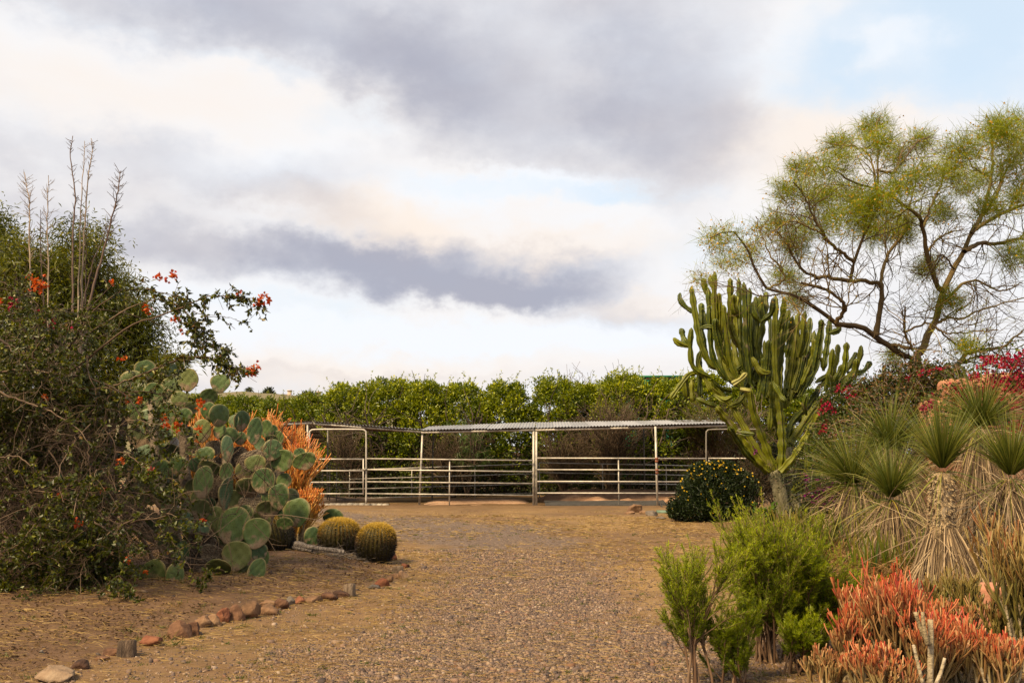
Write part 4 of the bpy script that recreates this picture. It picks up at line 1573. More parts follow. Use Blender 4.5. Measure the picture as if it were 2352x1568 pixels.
narrow_tree('narrow leaved green tree behind the central bare stalks', [(200, 560, 62), (165, 600, 50), (225, 610, 60), (180, 660, 70), (245, 660, 65), (275, 690, 60), (230, 730, 80), (310, 720, 50), (330, 770, 50), (280, 790, 80), (190, 760, 80), (340, 830, 45), (300, 860, 70), (230, 850, 80), (150, 700, 60), (385, 845, 30)], 18.5, 240, 1700)
narrow_tree('narrow leaved tree at the far edge behind the first stalks', [(-20, 520, 40), (0, 560, 40), (20, 600, 60), (60, 610, 60), (95, 620, 50), (30, 660, 70), (90, 670, 60), (125, 630, 45), (-30, 640, 80), (60, 730, 90), (130, 700, 50), (-20, 740, 80), (120, 780, 80), (20, 820, 80)], 18.0, 30, 1700)

# ------------------------------------------------------------------ dry flower stalks
M_STALK = plant_mat('dry_stalk', [(0.0, (0.16, 0.12, 0.09)), (0.5, (0.30, 0.235, 0.18)), (1.0, (0.40, 0.33, 0.26))], trans=0, rough=0.9, noise=(9, 0.6, 1.2))
M_STALKD = plant_mat('dark_stalk', [(0.0, (0.06, 0.04, 0.035)), (1.0, (0.14, 0.10, 0.08))], trans=0, rough=0.9)


def stalk(label, pts, Y, r, twigs, mat, tstart=0.45, tl=0.16):
    P = np.array([at(x, y, Y + 0.2 * i) for i, (x, y) in enumerate(pts)])
    q = spline(P, 26)
    b = q[0].copy()
    t = thing('dry_stalk', label, 'stalk', b, 'bare dry flower stalks over the left bed')
    mb = MB()
    r = r * 0.62
    tl = tl * 1.35
    rr = np.linspace(r, r * 0.28, 26) * (1 + 0.12 * np.sin(np.arange(26) * 2.3))
    q += RNG.normal(0, 0.006, q.shape)
    tubes(mb, q[None], rr[None], 6)
    mb.build('stem', mat, t, smooth=True)
    mb = MB()
    p, d = on_paths(q[None], twigs, tstart, 0.97)
    a, c = perp(d)
    ph = U(0, 6.28, len(p))[:, None]
    dirs = d * 0.75 + (a * np.cos(ph) + c * np.sin(ph)) * 0.8
    P1, R1 = grow(p, dirs, U(0.4, 1.0, len(p)) * tl, r * 0.28, 4, 0.12, (0, 0, 0.08))
    tubes(mb, P1, R1, 4)
    k = RNG.random(len(p)) < 0.5
    a2 = sprout(P1[k], R1[k], tl * 0.5, 2, 0.3, 0.8, (25, 60))
    P2, R2 = grow(*a2, n=3, wob=0.1)
    tubes(mb, P2, R2, 3)
    mb.build('twigs', mat, t, kind='stuff')
    return t


stalk('first bare dry stalk from the edge, tip bent aside', [(75, 860), (72, 700), (68, 560), (68, 470), (62, 430), (56, 395)], 15.2, 0.028, 60, M_STALK, 0.4, 0.18)
stalk('short dark dry stalk between the first two pale ones', [(102, 860), (100, 700), (95, 600), (93, 480)], 15.4, 0.022, 34, M_STALKD, 0.35, 0.15)
stalk('second pale dry stalk with spreading side twigs', [(108, 860), (110, 720), (111, 600), (108, 500), (112, 402)], 15.0, 0.026, 46, M_STALK, 0.4, 0.2)
stalk('tallest dark dry stalk with short stubs', [(160, 870), (166, 700), (167, 560), (172, 450), (163, 360), (167, 312)], 14.8, 0.032, 54, M_STALKD, 0.3, 0.1)
stalk('thin pale stalk between the two tallest', [(180, 860), (180, 640), (185, 500), (191, 390), (195, 322)], 15.0, 0.024, 40, M_STALK, 0.4, 0.1)
stalk('tall stalk right of the thin pale one, curved tip', [(182, 860), (190, 600), (197, 480), (204, 400), (212, 350), (208, 318)], 15.1, 0.028, 54, M_STALK, 0.3, 0.11)
stalk('small broken stalk stub beside the tall stalks', [(196, 700), (198, 560), (202, 492)], 15.1, 0.014, 12, M_STALKD, 0.3, 0.08)
stalk('leaning stalk with many twigs at its tip', [(190, 760), (215, 660), (240, 570), (262, 480), (272, 430), (278, 392)], 14.6, 0.034, 54, M_STALKD, 0.45, 0.17)
stalk('thin leaning stalk below the twiggy leaning one', [(185, 720), (215, 600), (238, 545), (252, 508)], 14.7, 0.016, 20, M_STALKD, 0.3, 0.08)

# grey spiky trunks they grew from
M_SHAG = plant_mat('shaggy_grey_leaf', [(0.0, (0.12, 0.10, 0.085)), (0.6, (0.24, 0.20, 0.17)), (1.0, (0.36, 0.31, 0.27))], trans=0.1, rough=0.9)
for (px, y0, y1, w, lab) in [(165, 760, 1000, 50, 'shaggy grey trunk under the tallest stalks, deep in the bush'), (110, 790, 1050, 46, 'grey trunk behind the bush below the first stalks')]:
    Y = 14.6
    a, b = at(px, y1, Y), at(px + 12, y0, Y)
    a[2] = gz(a[0], a[1])
    t = thing('shaggy_trunk', lab, 'trunk', a)
    mb = MB()
    tubes(mb, spline([a, (a + b) / 2 + (0.05, 0, 0), b], 8)[None], np.full((1, 8), w * mpp(Y) / 2), 10)
    mb.build('trunk', M_BARK, t, smooth=True)
    mb = MB()
    n = 420
    u = RNG.random(n)[:, None]
    ph = U(0, 6.28, n)
    o_ = np.stack([np.cos(ph), np.sin(ph), 0 * ph], -1)
    blades(mb, a * (1 - u) + b * u + o_ * w * mpp(Y) * 0.48, o_ * 0.5 + (0, 0, -0.9), U(0.2, 0.4, n), 0.02, 0.1, 2)
    mb.build('dead_leaf_skirt', M_SHAG, t, kind='stuff')

# ------------------------------------------------------------------ prickly pear
def pad_mat(name, c_lo, c_hi, cork=0.35):
    m, N, L = new_mat(name)
    tc = N.new('ShaderNodeTexCoord')
    oi = N.new('ShaderNodeObjectInfo')
    ad = N.new('ShaderNodeVectorMath')
    ad.operation = 'ADD'
    L.new(tc.outputs['Object'], ad.inputs[0])
    cx = N.new('ShaderNodeCombineXYZ')
    mu = N.new('ShaderNodeMath')
    mu.operation = 'MULTIPLY'
    L.new(oi.outputs['Random'], mu.inputs[0])
    mu.inputs[1].default_value = 37
    L.new(mu.outputs[0], cx.inputs[0])
    L.new(cx.outputs[0], ad.inputs[1])
    nz = N.new('ShaderNodeTexNoise')
    nz.inputs['Scale'].default_value = 2.2
    nz.inputs['Detail'].default_value = 8
    nz.inputs['Roughness'].default_value = 0.65
    L.new(ad.outputs[0], nz.inputs['Vector'])
    r = ramp_node(N, [(0.3, c_lo), (0.68, c_hi)])
    mr = N.new('ShaderNodeMath')
    mr.operation = 'MULTIPLY_ADD'
    L.new(oi.outputs['Random'], mr.inputs[0])
    mr.inputs[1].default_value = 0.56
    mr.inputs[2].default_value = -0.28
    sm = N.new('ShaderNodeMath')
    L.new(nz.outputs[0], sm.inputs[0])
    L.new(mr.outputs[0], sm.inputs[1])
    L.new(sm.outputs[0], r.inputs[0])
    # corky scars near the pad's foot and in random blotches
    nz2 = N.new('ShaderNodeTexNoise')
    nz2.inputs['Scale'].default_value = 3.4
    nz2.inputs['Detail'].default_value = 6
    L.new(ad.outputs[0], nz2.inputs['Vector'])
    sp = N.new('ShaderNodeSeparateXYZ')
    L.new(tc.outputs['Object'], sp.inputs[0])
    fz = N.new('ShaderNodeMapRange')
    L.new(sp.outputs[2], fz.inputs[0])
    fz.inputs[1].default_value = -0.5
    fz.inputs[2].default_value = 0.1
    fz.inputs[3].default_value = cork
    fz.inputs[4].default_value = 0.0
    s2 = N.new('ShaderNodeMath')
    L.new(nz2.outputs[0], s2.inputs[0])
    L.new(fz.outputs[0], s2.inputs[1])
    ck = N.new('ShaderNodeMapRange')
    L.new(s2.outputs[0], ck.inputs[0])
    ck.inputs[1].default_value = 0.64
    ck.inputs[2].default_value = 0.80
    mx = N.new('ShaderNodeMix')
    mx.data_type = 'RGBA'
    L.new(ck.outputs[0], mx.inputs[0])
    L.new(r.outputs[0], mx.inputs[6])
    mx.inputs[7].default_value = (0.20, 0.14, 0.085, 1)
    sq = N.new('ShaderNodeVectorMath')
    sq.operation = 'MULTIPLY'
    L.new(tc.outputs['Object'], sq.inputs[0])
    sq.inputs[1].default_value = (1, 0, 1)
    ln = N.new('ShaderNodeVectorMath')
    ln.operation = 'LENGTH'
    L.new(sq.outputs[0], ln.inputs[0])
    ra = N.new('ShaderNodeMath')
    ra.operation = 'MULTIPLY_ADD'
    L.new(nz2.outputs[0], ra.inputs[0])
    ra.inputs[1].default_value = 0.10
    L.new(ln.outputs['Value'], ra.inputs[2])
    rm = N.new('ShaderNodeMapRange')
    L.new(ra.outputs[0], rm.inputs[0])
    rm.inputs[1].default_value = 0.495
    rm.inputs[2].default_value = 0.56
    rm.inputs[4].default_value = 0.75
    rim = N.new('ShaderNodeMix')
    rim.data_type = 'RGBA'
    L.new(rm.outputs[0], rim.inputs[0])
    L.new(mx.outputs[2], rim.inputs[6])
    rim.inputs[7].default_value = (0.22, 0.17, 0.07, 1)
    mx = rim
    b = N.new('ShaderNodeBsdfPrincipled')
    b.inputs['Roughness'].default_value = 0.55
    b.inputs['Specular IOR Level'].default_value = 0.3
    L.new(mx.outputs[2], b.inputs['Base Color'])
    bp = N.new('ShaderNodeBump')
    bp.inputs['Strength'].default_value = 0.35
    L.new(nz.outputs[0], bp.inputs['Height'])
    L.new(bp.outputs[0], b.inputs['Normal'])
    o = N.new('ShaderNodeOutputMaterial')
    L.new(b.outputs[0], o.inputs[0])
    return m


PAD = {'g': pad_mat('pad_green', (0.038, 0.075, 0.022), (0.10, 0.15, 0.042)),
       'b': pad_mat('pad_blue', (0.07, 0.12, 0.058), (0.15, 0.21, 0.105)),
       'p': pad_mat('pad_pale', (0.08, 0.115, 0.032), (0.17, 0.195, 0.06)),
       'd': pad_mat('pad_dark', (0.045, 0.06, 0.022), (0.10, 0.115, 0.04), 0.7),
       'k': stone_mat('pad_corky', [(0.3, (0.07, 0.05, 0.035)), (0.5, (0.17, 0.125, 0.085)), (0.7, (0.27, 0.215, 0.15))], 3, bump=1.0, bscale=14)}
M_AREOLE = stone_mat('areole', [(0.3, (0.03, 0.02, 0.012)), (0.7, (0.10, 0.065, 0.03))], 5)


def pad_mesh(seed):
    """obovate flattened pad, unit size: x -0.5..0.5, z -0.5..0.5, thin in y"""
    r = np.random.default_rng(seed)
    V, F = ico(4)
    V = V.copy()
    z = V[:, 2]
    egg = 1.0 + 0.20 * z - 0.10 * z * z
    x = V[:, 0] * egg
    amp = r.uniform(0.02, 0.05)
    ang = np.arctan2(z, V[:, 0])
    wob = 1 + amp * np.sin(2 * ang + r.uniform(0, 6)) + amp * 0.7 * np.sin(3 * ang + r.uniform(0, 6)) + amp * 0.4 * np.sin(5 * ang + r.uniform(0, 6))
    rho = np.sqrt(V[:, 0] ** 2 + z * z)
    th = np.sign(V[:, 1]) * np.abs(V[:, 1]) ** 0.75
    bend = r.uniform(-0.10, 0.10) * z * z + r.uniform(-0.08, 0.08) * x * x + 0.012 * np.sin(9 * x + seed) * np.sin(8 * z)
    Q = np.stack([x * wob * 0.5, th * 0.062 + bend, z * wob * 0.5], -1)
    mb = MB()
    mb.add(Q, F)
    # areoles: tiny dark tufts in staggered rows on both faces
    T, TF = ico(1)
    T = T[:, :]
    pts = []
    for i in range(-6, 7):
        for j in range(-6, 7):
            a, c = (i + 0.5 * (j % 2)) * 0.092 + r.normal(0, 0.006), j * 0.085 + r.normal(0, 0.006)
            if a * a + c * c < 0.215:
                pts.append((a, c))
    pts = np.array(pts)
    for s in (-1, 1):
        k = np.sign(Q[:, 1] - bend) == s
        Qs = Q[k]
        for a, c in pts:
            q = Qs[np.argmin((Qs[:, 0] - a) ** 2 + (Qs[:, 2] - c) ** 2)]
            mb.add(np.array([[0.012, 0, 0.005], [-0.009, 0, 0.012], [-0.006, 0, -0.013], [0, s * 0.020, 0]]) + q, np.array([[0, 1, 3], [1, 2, 3], [2, 0, 3]]), mi=1)
    return mb


PADM = {}
for kk in PAD:
    PADM[kk] = [pad_mesh(s * 7 + 3).mesh('pad', [PAD[kk], M_AREOLE], True) for s in range(4)]


def pad(parent, P, w, h, roll, yaw, tilt, kind, v=None):
    me = PADM[kind][RNG.integers(0, 4) if v is None else v]
    o = bpy.data.objects.new('pad', me)
    COL.objects.link(o)
    o.parent = parent
    o.location = Vector(P) - Vector(ORG[parent.name])
    o.rotation_mode = 'YXZ'
    o.rotation_euler = (rad(tilt), rad(roll), rad(yaw))
    o.rotation_mode = 'XYZ'
    o.rotation_euler = (Matrix.Rotation(rad(yaw), 3, 'Z') @ Matrix.Rotation(rad(tilt), 3, 'X') @ Matrix.Rotation(rad(roll), 3, 'Y')).to_euler()
    o.scale = (w, (w + h) / 2, h)
    return o


Z3 = lambda x, y: (376.3 + 0.36 * x, 799.7 + 0.36 * y)
# (x, y, width, height, roll, yaw, tilt, kind, depth shift) in an enlarged crop of the photo
main_pads = [
    (360, 225, 112, 122, 8, 10, 0, 'g', 0), (155, 205, 120, 145, 0, 0, 0, 'p', .1), (35, 140, 90, 90, 0, 58, 0, 'b', .1), (100, 325, 100, 98, 0, 0, 0, 'p', 0),
    (285, 310, 105, 105, 0, 15, 10, 'g', .3), (285, 400, 88, 112, 0, 0, 0, 'g', .1), (130, 430, 95, 95, 0, 0, 0, 'g', 0), (175, 382, 84, 84, 20, 0, 0, 'd', .2),
    (353, 430, 90, 140, 8, 52, 0, 'g', -.1), (245, 527, 104, 145, 4, 8, 0, 'p', 0), (355, 530, 72, 92, 22, 0, 0, 'g', .1), (412, 560, 112, 112, 0, 15, 0, 'g', .25),
    (448, 465, 62, 84, 0, 0, 0, 'b', .4), (492, 465, 76, 132, 0, 52, 0, 'g', .5), (487, 575, 74, 84, 0, 20, 0, 'g', .4), (580, 530, 88, 172, 5, 5, 0, 'g', 0),
    (655, 515, 76, 114, 0, 0, 0, 'g', .2), (692, 530, 64, 84, 0, 20, 0, 'g', .35), (725, 575, 76, 98, 0, 0, 0, 'g', .3), (688, 585, 74, 66, 0, 0, 20, 'g', .2),
    (692, 650, 118, 135, 22, 0, 0, 'g', -.1), (610, 612, 66, 84, 0, 0, 0, 'b', .3), (755, 716, 152, 132, -12, 0, 12, 'g', 0), (865, 670, 70, 66, 0, 0, 0, 'g', .15),
    (898, 720, 144, 104, -22, 0, 14, 'g', -.15), (570, 722, 155, 145, 0, 5, 0, 'k', .1), (585, 735, 120, 110, 0, 0, 0, 'p', .02), (405, 642, 74, 168, -3, 20, 0, 'b', -.15), (265, 680, 114, 104, 0, 0, 0, 'g', .1),
    (290, 772, 134, 114, 30, 0, 20, 'd', 0), (320, 636, 104, 94, 0, 0, 0, 'k', .3), (185, 640, 95, 84, 0, 0, 0, 'k', .3), (400, 797, 80, 134, 0, 12, 0, 'g', -.05),
    (390, 927, 90, 205, 2, 70, 0, 'b', -.4), (250, 858, 114, 208, 5, 12, 0, 'g', -.25), (635, 845, 144, 160, 10, 0, 0, 'g', -.1), (767, 847, 88, 98, 0, 0, 0, 'g', .2),
    (735, 946, 122, 168, 6, 0, 0, 'g', -.25), (540, 890, 150, 120, 0, 10, 30, 'd', .1), (660, 952, 66, 74, 0, 0, 0, 'g', 0), (85, 746, 94, 124, 0, 0, 0, 'g', .1),
    (205, 742, 70, 94, 0, 58, 0, 'g', .1), (235, 1030, 114, 134, 10, 0, 10, 'd', -.2), (290, 1000, 76, 94, 0, 0, 0, 'g', 0), (330, 1095, 120, 165, 0, 10, 0, 'p', -.1),
    (450, 1136, 194, 238, 6, 0, 0, 'g', -.35), (515, 1057, 114, 114, 0, 0, 0, 'g', -.1), (593, 1179, 162, 188, 10, 0, 0, 'g', -.6), (465, 1322, 168, 182, 8, 0, 0, 'p', -.55),
    (605, 1300, 84, 114, -8, 35, 0, 'g', -.45), (630, 1335, 78, 114, 0, 20, 0, 'g', -.3), (590, 1426, 100, 168, 18, 15, 0, 'g', -.7), (355, 1392, 150, 110, -12, 0, 48, 'p', -.8),
    (250, 1150, 70, 94, 0, 40, 0, 'b', -.35), (145, 1125, 84, 155, 4, 25, 0, 'b', -.3), (115, 1310, 80, 165, 0, 25, 0, 'g', -.5),
    (850, 1046, 158, 178, 4, 0, 0, 'g', .1), (757, 1057, 62, 64, 0, 0, 0, 'g', .2), (772, 1116, 104, 76, 0, 0, 20, 'g', 0), (665, 1027, 134, 114, 0, 10, 20, 'd', .1),
    # crowded older pads behind
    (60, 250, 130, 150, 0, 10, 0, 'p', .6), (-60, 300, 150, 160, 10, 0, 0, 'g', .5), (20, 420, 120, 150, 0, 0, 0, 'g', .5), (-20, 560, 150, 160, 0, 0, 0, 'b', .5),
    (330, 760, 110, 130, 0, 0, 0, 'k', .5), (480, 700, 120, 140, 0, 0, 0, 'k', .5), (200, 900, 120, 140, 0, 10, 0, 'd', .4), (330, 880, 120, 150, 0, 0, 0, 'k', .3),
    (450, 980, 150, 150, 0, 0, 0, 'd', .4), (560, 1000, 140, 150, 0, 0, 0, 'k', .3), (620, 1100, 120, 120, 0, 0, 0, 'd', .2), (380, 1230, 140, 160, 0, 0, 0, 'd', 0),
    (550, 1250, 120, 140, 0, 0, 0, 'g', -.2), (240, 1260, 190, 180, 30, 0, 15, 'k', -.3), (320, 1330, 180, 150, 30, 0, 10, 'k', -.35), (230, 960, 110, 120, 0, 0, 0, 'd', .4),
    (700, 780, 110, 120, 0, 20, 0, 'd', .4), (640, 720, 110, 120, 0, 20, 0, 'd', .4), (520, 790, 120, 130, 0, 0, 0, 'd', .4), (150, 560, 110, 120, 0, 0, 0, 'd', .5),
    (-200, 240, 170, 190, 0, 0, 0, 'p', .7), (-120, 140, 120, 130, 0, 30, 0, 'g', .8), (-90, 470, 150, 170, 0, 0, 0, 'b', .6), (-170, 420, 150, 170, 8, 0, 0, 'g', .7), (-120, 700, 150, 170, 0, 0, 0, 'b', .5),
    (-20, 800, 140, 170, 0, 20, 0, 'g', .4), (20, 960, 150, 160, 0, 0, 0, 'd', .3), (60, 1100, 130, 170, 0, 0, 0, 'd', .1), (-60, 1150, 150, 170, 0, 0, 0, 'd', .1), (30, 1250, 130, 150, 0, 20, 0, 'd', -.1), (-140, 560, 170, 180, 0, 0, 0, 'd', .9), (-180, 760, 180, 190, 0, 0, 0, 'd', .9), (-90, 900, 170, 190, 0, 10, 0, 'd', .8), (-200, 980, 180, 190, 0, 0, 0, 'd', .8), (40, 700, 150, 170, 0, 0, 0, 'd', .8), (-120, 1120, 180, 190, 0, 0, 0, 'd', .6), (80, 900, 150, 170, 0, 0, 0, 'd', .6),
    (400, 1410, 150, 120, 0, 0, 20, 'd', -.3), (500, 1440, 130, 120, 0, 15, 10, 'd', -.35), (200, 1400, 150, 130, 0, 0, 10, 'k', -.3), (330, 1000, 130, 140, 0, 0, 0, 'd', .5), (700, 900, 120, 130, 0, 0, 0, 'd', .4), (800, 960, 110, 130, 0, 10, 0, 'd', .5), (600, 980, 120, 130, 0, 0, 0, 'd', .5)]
BY = 12.9
b = at(540, 1285, BY)
b[2] = gz(b[0], b[1])
pear = thing('prickly_pear', 'huge prickly pear cactus with flat green pads beside the tangled bush', 'cactus', b, 'prickly pears in the bed')
for (x, y, w, h, ro, ya, ti, kd, ds) in main_pads:
    px, py = Z3(x, y)
    Y = BY + 0.55 * (1000 - y) / 1000 + ds * 0.75
    s = 0.36 * mpp(Y) * 1.07
    pad(pear, at(px, py, Y), w * s / max(math.cos(rad(min(ya, 60))), 0.55) if ya > 30 else w * s, h * s / max(math.cos(rad(ti)), 0.6), ro, ya + U(-9, 9), ti + U(-7, 7), kd)
# woody trunks holding the pads up
for path in [[(330, 1440), (300, 1300), (240, 1200), (250, 1000), (260, 800)], [(420, 1440), (450, 1250), (500, 1050), (560, 900), (600, 740)], [(300, 1400), (330, 1200), (380, 950), (400, 700), (360, 480)],
             [(250, 1420), (180, 1200), (140, 900), (130, 600), (120, 380)], [(520, 1300), (620, 1150), (700, 980), (730, 800), (780, 720)], [(230, 1440), (330, 1460), (440, 1500), (545, 1505)], [(180, 1430), (60, 1200), (-20, 900), (-60, 600), (-80, 350)]]:
    P = np.array([at(*Z3(x, y), BY + 0.35 + 0.45 * (1000 - y) / 1000 - (0.55 if y > 1400 else 0)) for x, y in path])
    q = spline(P, 14)
    mb = MB()
    tubes(mb, q[None], (np.linspace(0.11, 0.05, 14) * (1 + 0.12 * np.sin(np.arange(14) * 1.9)))[None], 9)
    mb.build('woody_stem', PAD['k'], pear, smooth=True)
# low pads at the foot of the bush
b2 = gnd(395, 1352)
t = thing('prickly_pear', 'two low dotted pads on the ground at the edge of the tangled bush', 'cactus', b2, 'prickly pears in the bed')
for (x, y, w, h, ro, ya, ti, kd, Y) in [(70, 1452, 112, 165, 6, 10, -4, 'p', 11.6), (-62, 1432, 155, 180, -8, 0, 5, 'p', 11.8), (-5, 1480, 90, 70, 0, 0, 10, 'k', 11.9)]:
    s = 0.36 * mpp(Y)
    pad(t, at(*Z3(x, y), Y), w * s, h * s, ro, ya, ti, kd)
b3 = gnd(718, 1258)
t = thing('prickly_pear', 'small prickly pear with one pad before and one behind the barrel cactus', 'cactus', b3, 'prickly pears in the bed')
for (x, y, w, h, ro, ya, ti, kd, Y) in [(950, 1205, 108, 135, 0, 10, -3, 'g', 15.6), (1080, 1080, 138, 118, 0, -12, 0, 'g', 16.4), (1010, 1180, 90, 110, 0, 10, 0, 'd', 16.2)]:
    s = 0.36 * mpp(Y)
    pad(t, at(*Z3(x, y), Y), w * s, h * s, ro, ya, ti, kd)

# ------------------------------------------------------------------ golden barrel cacti
M_BAR = plant_mat('barrel_flesh', [(0.0, (0.06, 0.05, 0.010)), (1.0, (0.10, 0.08, 0.014))], trans=0, rough=0.6, noise=(6, 0.7, 1.2))


def spine_mat():
    m, N, L = new_mat('barrel_spine')
    d = data_sep(N, L)
    r = ramp_node(N, [(0.0, (0.0153, 0.0090, 0.0064)), (0.15, (0.0425, 0.0180, 0.0072)), (0.34, (0.1700, 0.0861, 0.0112)), (0.55, (0.3570, 0.2132, 0.0176)), (0.85, (0.5610, 0.3526, 0.0280)), (1.0, (0.6800, 0.4592, 0.0720))])
    L.new(d[2], r.inputs[0])
    b = N.new('ShaderNodeBsdfPrincipled')
    b.inputs['Roughness'].default_value = 0.55
    L.new(r.outputs[0], b.inputs['Base Color'])
    t = N.new('ShaderNodeBsdfTranslucent')
    L.new(r.outputs[0], t.inputs[0])
    x = N.new('ShaderNodeMixShader')
    x.inputs[0].default_value = 0.25
    L.new(b.outputs[0], x.inputs[1])
    L.new(t.outputs[0], x.inputs[2])
    o = N.new('ShaderNodeOutputMaterial')
    L.new(x.outputs[0], o.inputs[0])
    return m


M_SPINE = spine_mat()
M_WOOL = stone_mat('barrel_crown_wool', [(0.3, (0.30, 0.20, 0.08)), (0.7, (0.55, 0.42, 0.2))], 20)


def barrel(label, px, base_py, w_px, h_px, Y, lean=(0, 0), age=0.0):
    p = at(px, base_py, Y)
    p[2] = gz(p[0], p[1]) - 0.03
    s = mpp(Y)
    R, H = w_px * s / 2, h_px * s
    t = thing('barrel_cactus', label, 'cactus', p, 'golden barrel cacti')
    nr, nv = 30, 26
    na = nr * 6
    th = np.linspace(0, 2 * np.pi, na, endpoint=False)
    ph = np.linspace(-0.42 * np.pi, 0.5 * np.pi, nv)
    rib = 0.5 + 0.5 * np.cos(th * nr)
    rows = []
    for f in ph:
        c = max(math.cos(f), 0.02) ** 0.72
        rr = R * c * (0.90 + 0.10 * rib * min(1, c * 1.6)) * (1 + 0.035 * np.sin(2 * th + px) + 0.03 * np.sin(3 * th + 2 * f + px))
        z = H * (0.5 + 0.5 * math.sin(f)) - 0.04 * H * (math.sin(f) > 0.985)
        rows.append(np.stack([rr * np.cos(th), rr * np.sin(th), np.full(na, z)], -1))
    V = np.array(rows)
    V[..., 0] += lean[0] * V[..., 2]
    V[..., 1] += lean[1] * V[..., 2]
    i = np.arange(nv - 1)[:, None] * na
    j = np.arange(na)[None, :]
    j2 = (np.arange(na) + 1)[None, :] % na
    F = np.stack([i + j, i + j2, i + na + j2, i + na + j], -1).reshape(-1, 4)
    mb = MB()
    mb.add(V + p, F)
    mb.build('body', M_BAR, t, smooth=True)
    mb = MB()
    rows = []
    nc = 24
    for k in range(nr):
        a = 2 * np.pi * k / nr
        f = np.linspace(-0.40 * np.pi, 0.485 * np.pi, nc)
        c = np.maximum(np.cos(f), 0.03) ** 0.72
        rows.append(np.stack([R * c * np.cos(a), R * c * np.sin(a), H * (0.5 + 0.5 * np.sin(f)), np.full(nc, a), f], -1))
    Q = np.concatenate(rows)
    per = 19
    QQ = np.repeat(Q, per, 0)
    rad_d = np.stack([np.cos(QQ[:, 3]) * np.cos(QQ[:, 4]), np.sin(QQ[:, 3]) * np.cos(QQ[:, 4]), np.sin(QQ[:, 4])], -1)
    d = rad_d * 0.75 + rand_dir(len(QQ)) * 0.95
    P = QQ[:, :3].copy()
    P[:, 0] += lean[0] * P[:, 2]
    P[:, 1] += lean[1] * P[:, 2]
    hz = QQ[:, 2] / H
    ex = np.clip((hz - 0.44 - 0.3 * age) / (0.56 - 0.2 * age) + RNG.normal(0, 0.08, len(QQ)), 0, 1)
    blades(mb, P + p, d, U(0.025, 0.05, len(QQ)) * R / 0.27, 0.0062, 0.0, 1, extra=ex)
    mb.build('spines', M_SPINE, t, kind='stuff')
    mb = MB()
    n = 200
    a, q = U(0, 6.28, n), np.sqrt(RNG.random(n)) * R * 0.22
    c = np.stack([q * np.cos(a) + lean[0] * H, q * np.sin(a) + lean[1] * H, np.full(n, H * 0.985)], -1)
    leaves(mb, c + p, rand_dir(n, 0.8), 0.03, 0.012)
    mb.build('crown', M_WOOL, t, kind='stuff')


barrel('golden barrel cactus next to the flat pad, the left one of the front pair', 779, 1280, 94, 80, 15.5)
barrel('golden barrel cactus at the outer end of the bed, top leaning forward', 860, 1300, 88, 89, 14.8, (0.08, -0.10))
barrel('old dark barrel cactus with a yellow cap, hidden behind the big pads', 640, 1262, 84, 84, 15.2, (-0.25, 0.1), 0.45)

# dead grey log before the barrels
P = np.array([gnd(616, 1246), gnd(660, 1258), gnd(720, 1270), gnd(790, 1280)]) + (0, 0, 0.05)
t = thing('dead_log', 'split grey dead log lying before the barrel cacti', 'log', P[0])
for k, (dz, dy, r, e) in enumerate([(0.03, 0, 0.075, 1.0), (-0.01, -0.10, 0.05, 0.8), (0.02, 0.12, 0.06, 0.7)]):
    q = spline(P[: 4 if k == 0 else 3] + (0, dy, dz), 16)
    mb = MB()
    tubes(mb, q[None], (np.linspace(r, r * 0.35, 16) * (1 + 0.18 * RNG.normal(size=16)))[None], 7)
    mb.build('split_piece', M_GREYWOOD, t)
mb = MB()
n = 500
pp = P[0] + (P[3] - P[0]) * RNG.random(n)[:, None] * 1.1 + RNG.normal(0, 0.2, (n, 3)) * (1, 1, 0)
pp[:, 2] = height(pp[:, 0], pp[:, 1]) + 0.02
d = rand_dir(n)
d[:, 2] *= 0.2
d[:, 0] += 0.8
tubes(mb, *grow(pp, d, U(0.08, 0.35, n), 0.005, 3, 0.15), 3)
mb.build('splinters', M_SHAG, t, kind='stuff')
# weathered post
p0, p1 = at(402, 1068, 13.9), at(404, 1004, 13.9)
p0[2] = gz(p0[0], p0[1])
t = thing('wooden_post', 'weathered grey wooden post between the bush and the cactus', 'post', p0)
mb = MB()
tubes(mb, np.array([[p0, (p0 + p1) / 2, p1]]), np.array([[0.085, 0.085, 0.08]]), 12, cap=True)
mb.build('shaft', M_GREYWOOD, t)


# ------------------------------------------------------------------ coral stick plants
def stick_mat(name, low, high):
    m, N, L = new_mat(name)
    d = data_sep(N, L)
    r1 = ramp_node(N, low)
    L.new(d[0], r1.inputs[0])
    r2 = ramp_node(N, high)
    L.new(d[0], r2.inputs[0])
    mx = N.new('ShaderNodeMix')
    mx.data_type = 'RGBA'
    L.new(d[2], mx.inputs[0])
    L.new(r1.outputs[0], mx.inputs[6])
    L.new(r2.outputs[0], mx.inputs[7])
    b = N.new('ShaderNodeBsdfPrincipled')
    b.inputs['Roughness'].default_value = 0.5
    b.inputs['Subsurface Weight'].default_value = 0.0
    L.new(mx.outputs[2], b.inputs['Base Color'])
    o = N.new('ShaderNodeOutputMaterial')
    L.new(b.outputs[0], o.inputs[0])
    return m


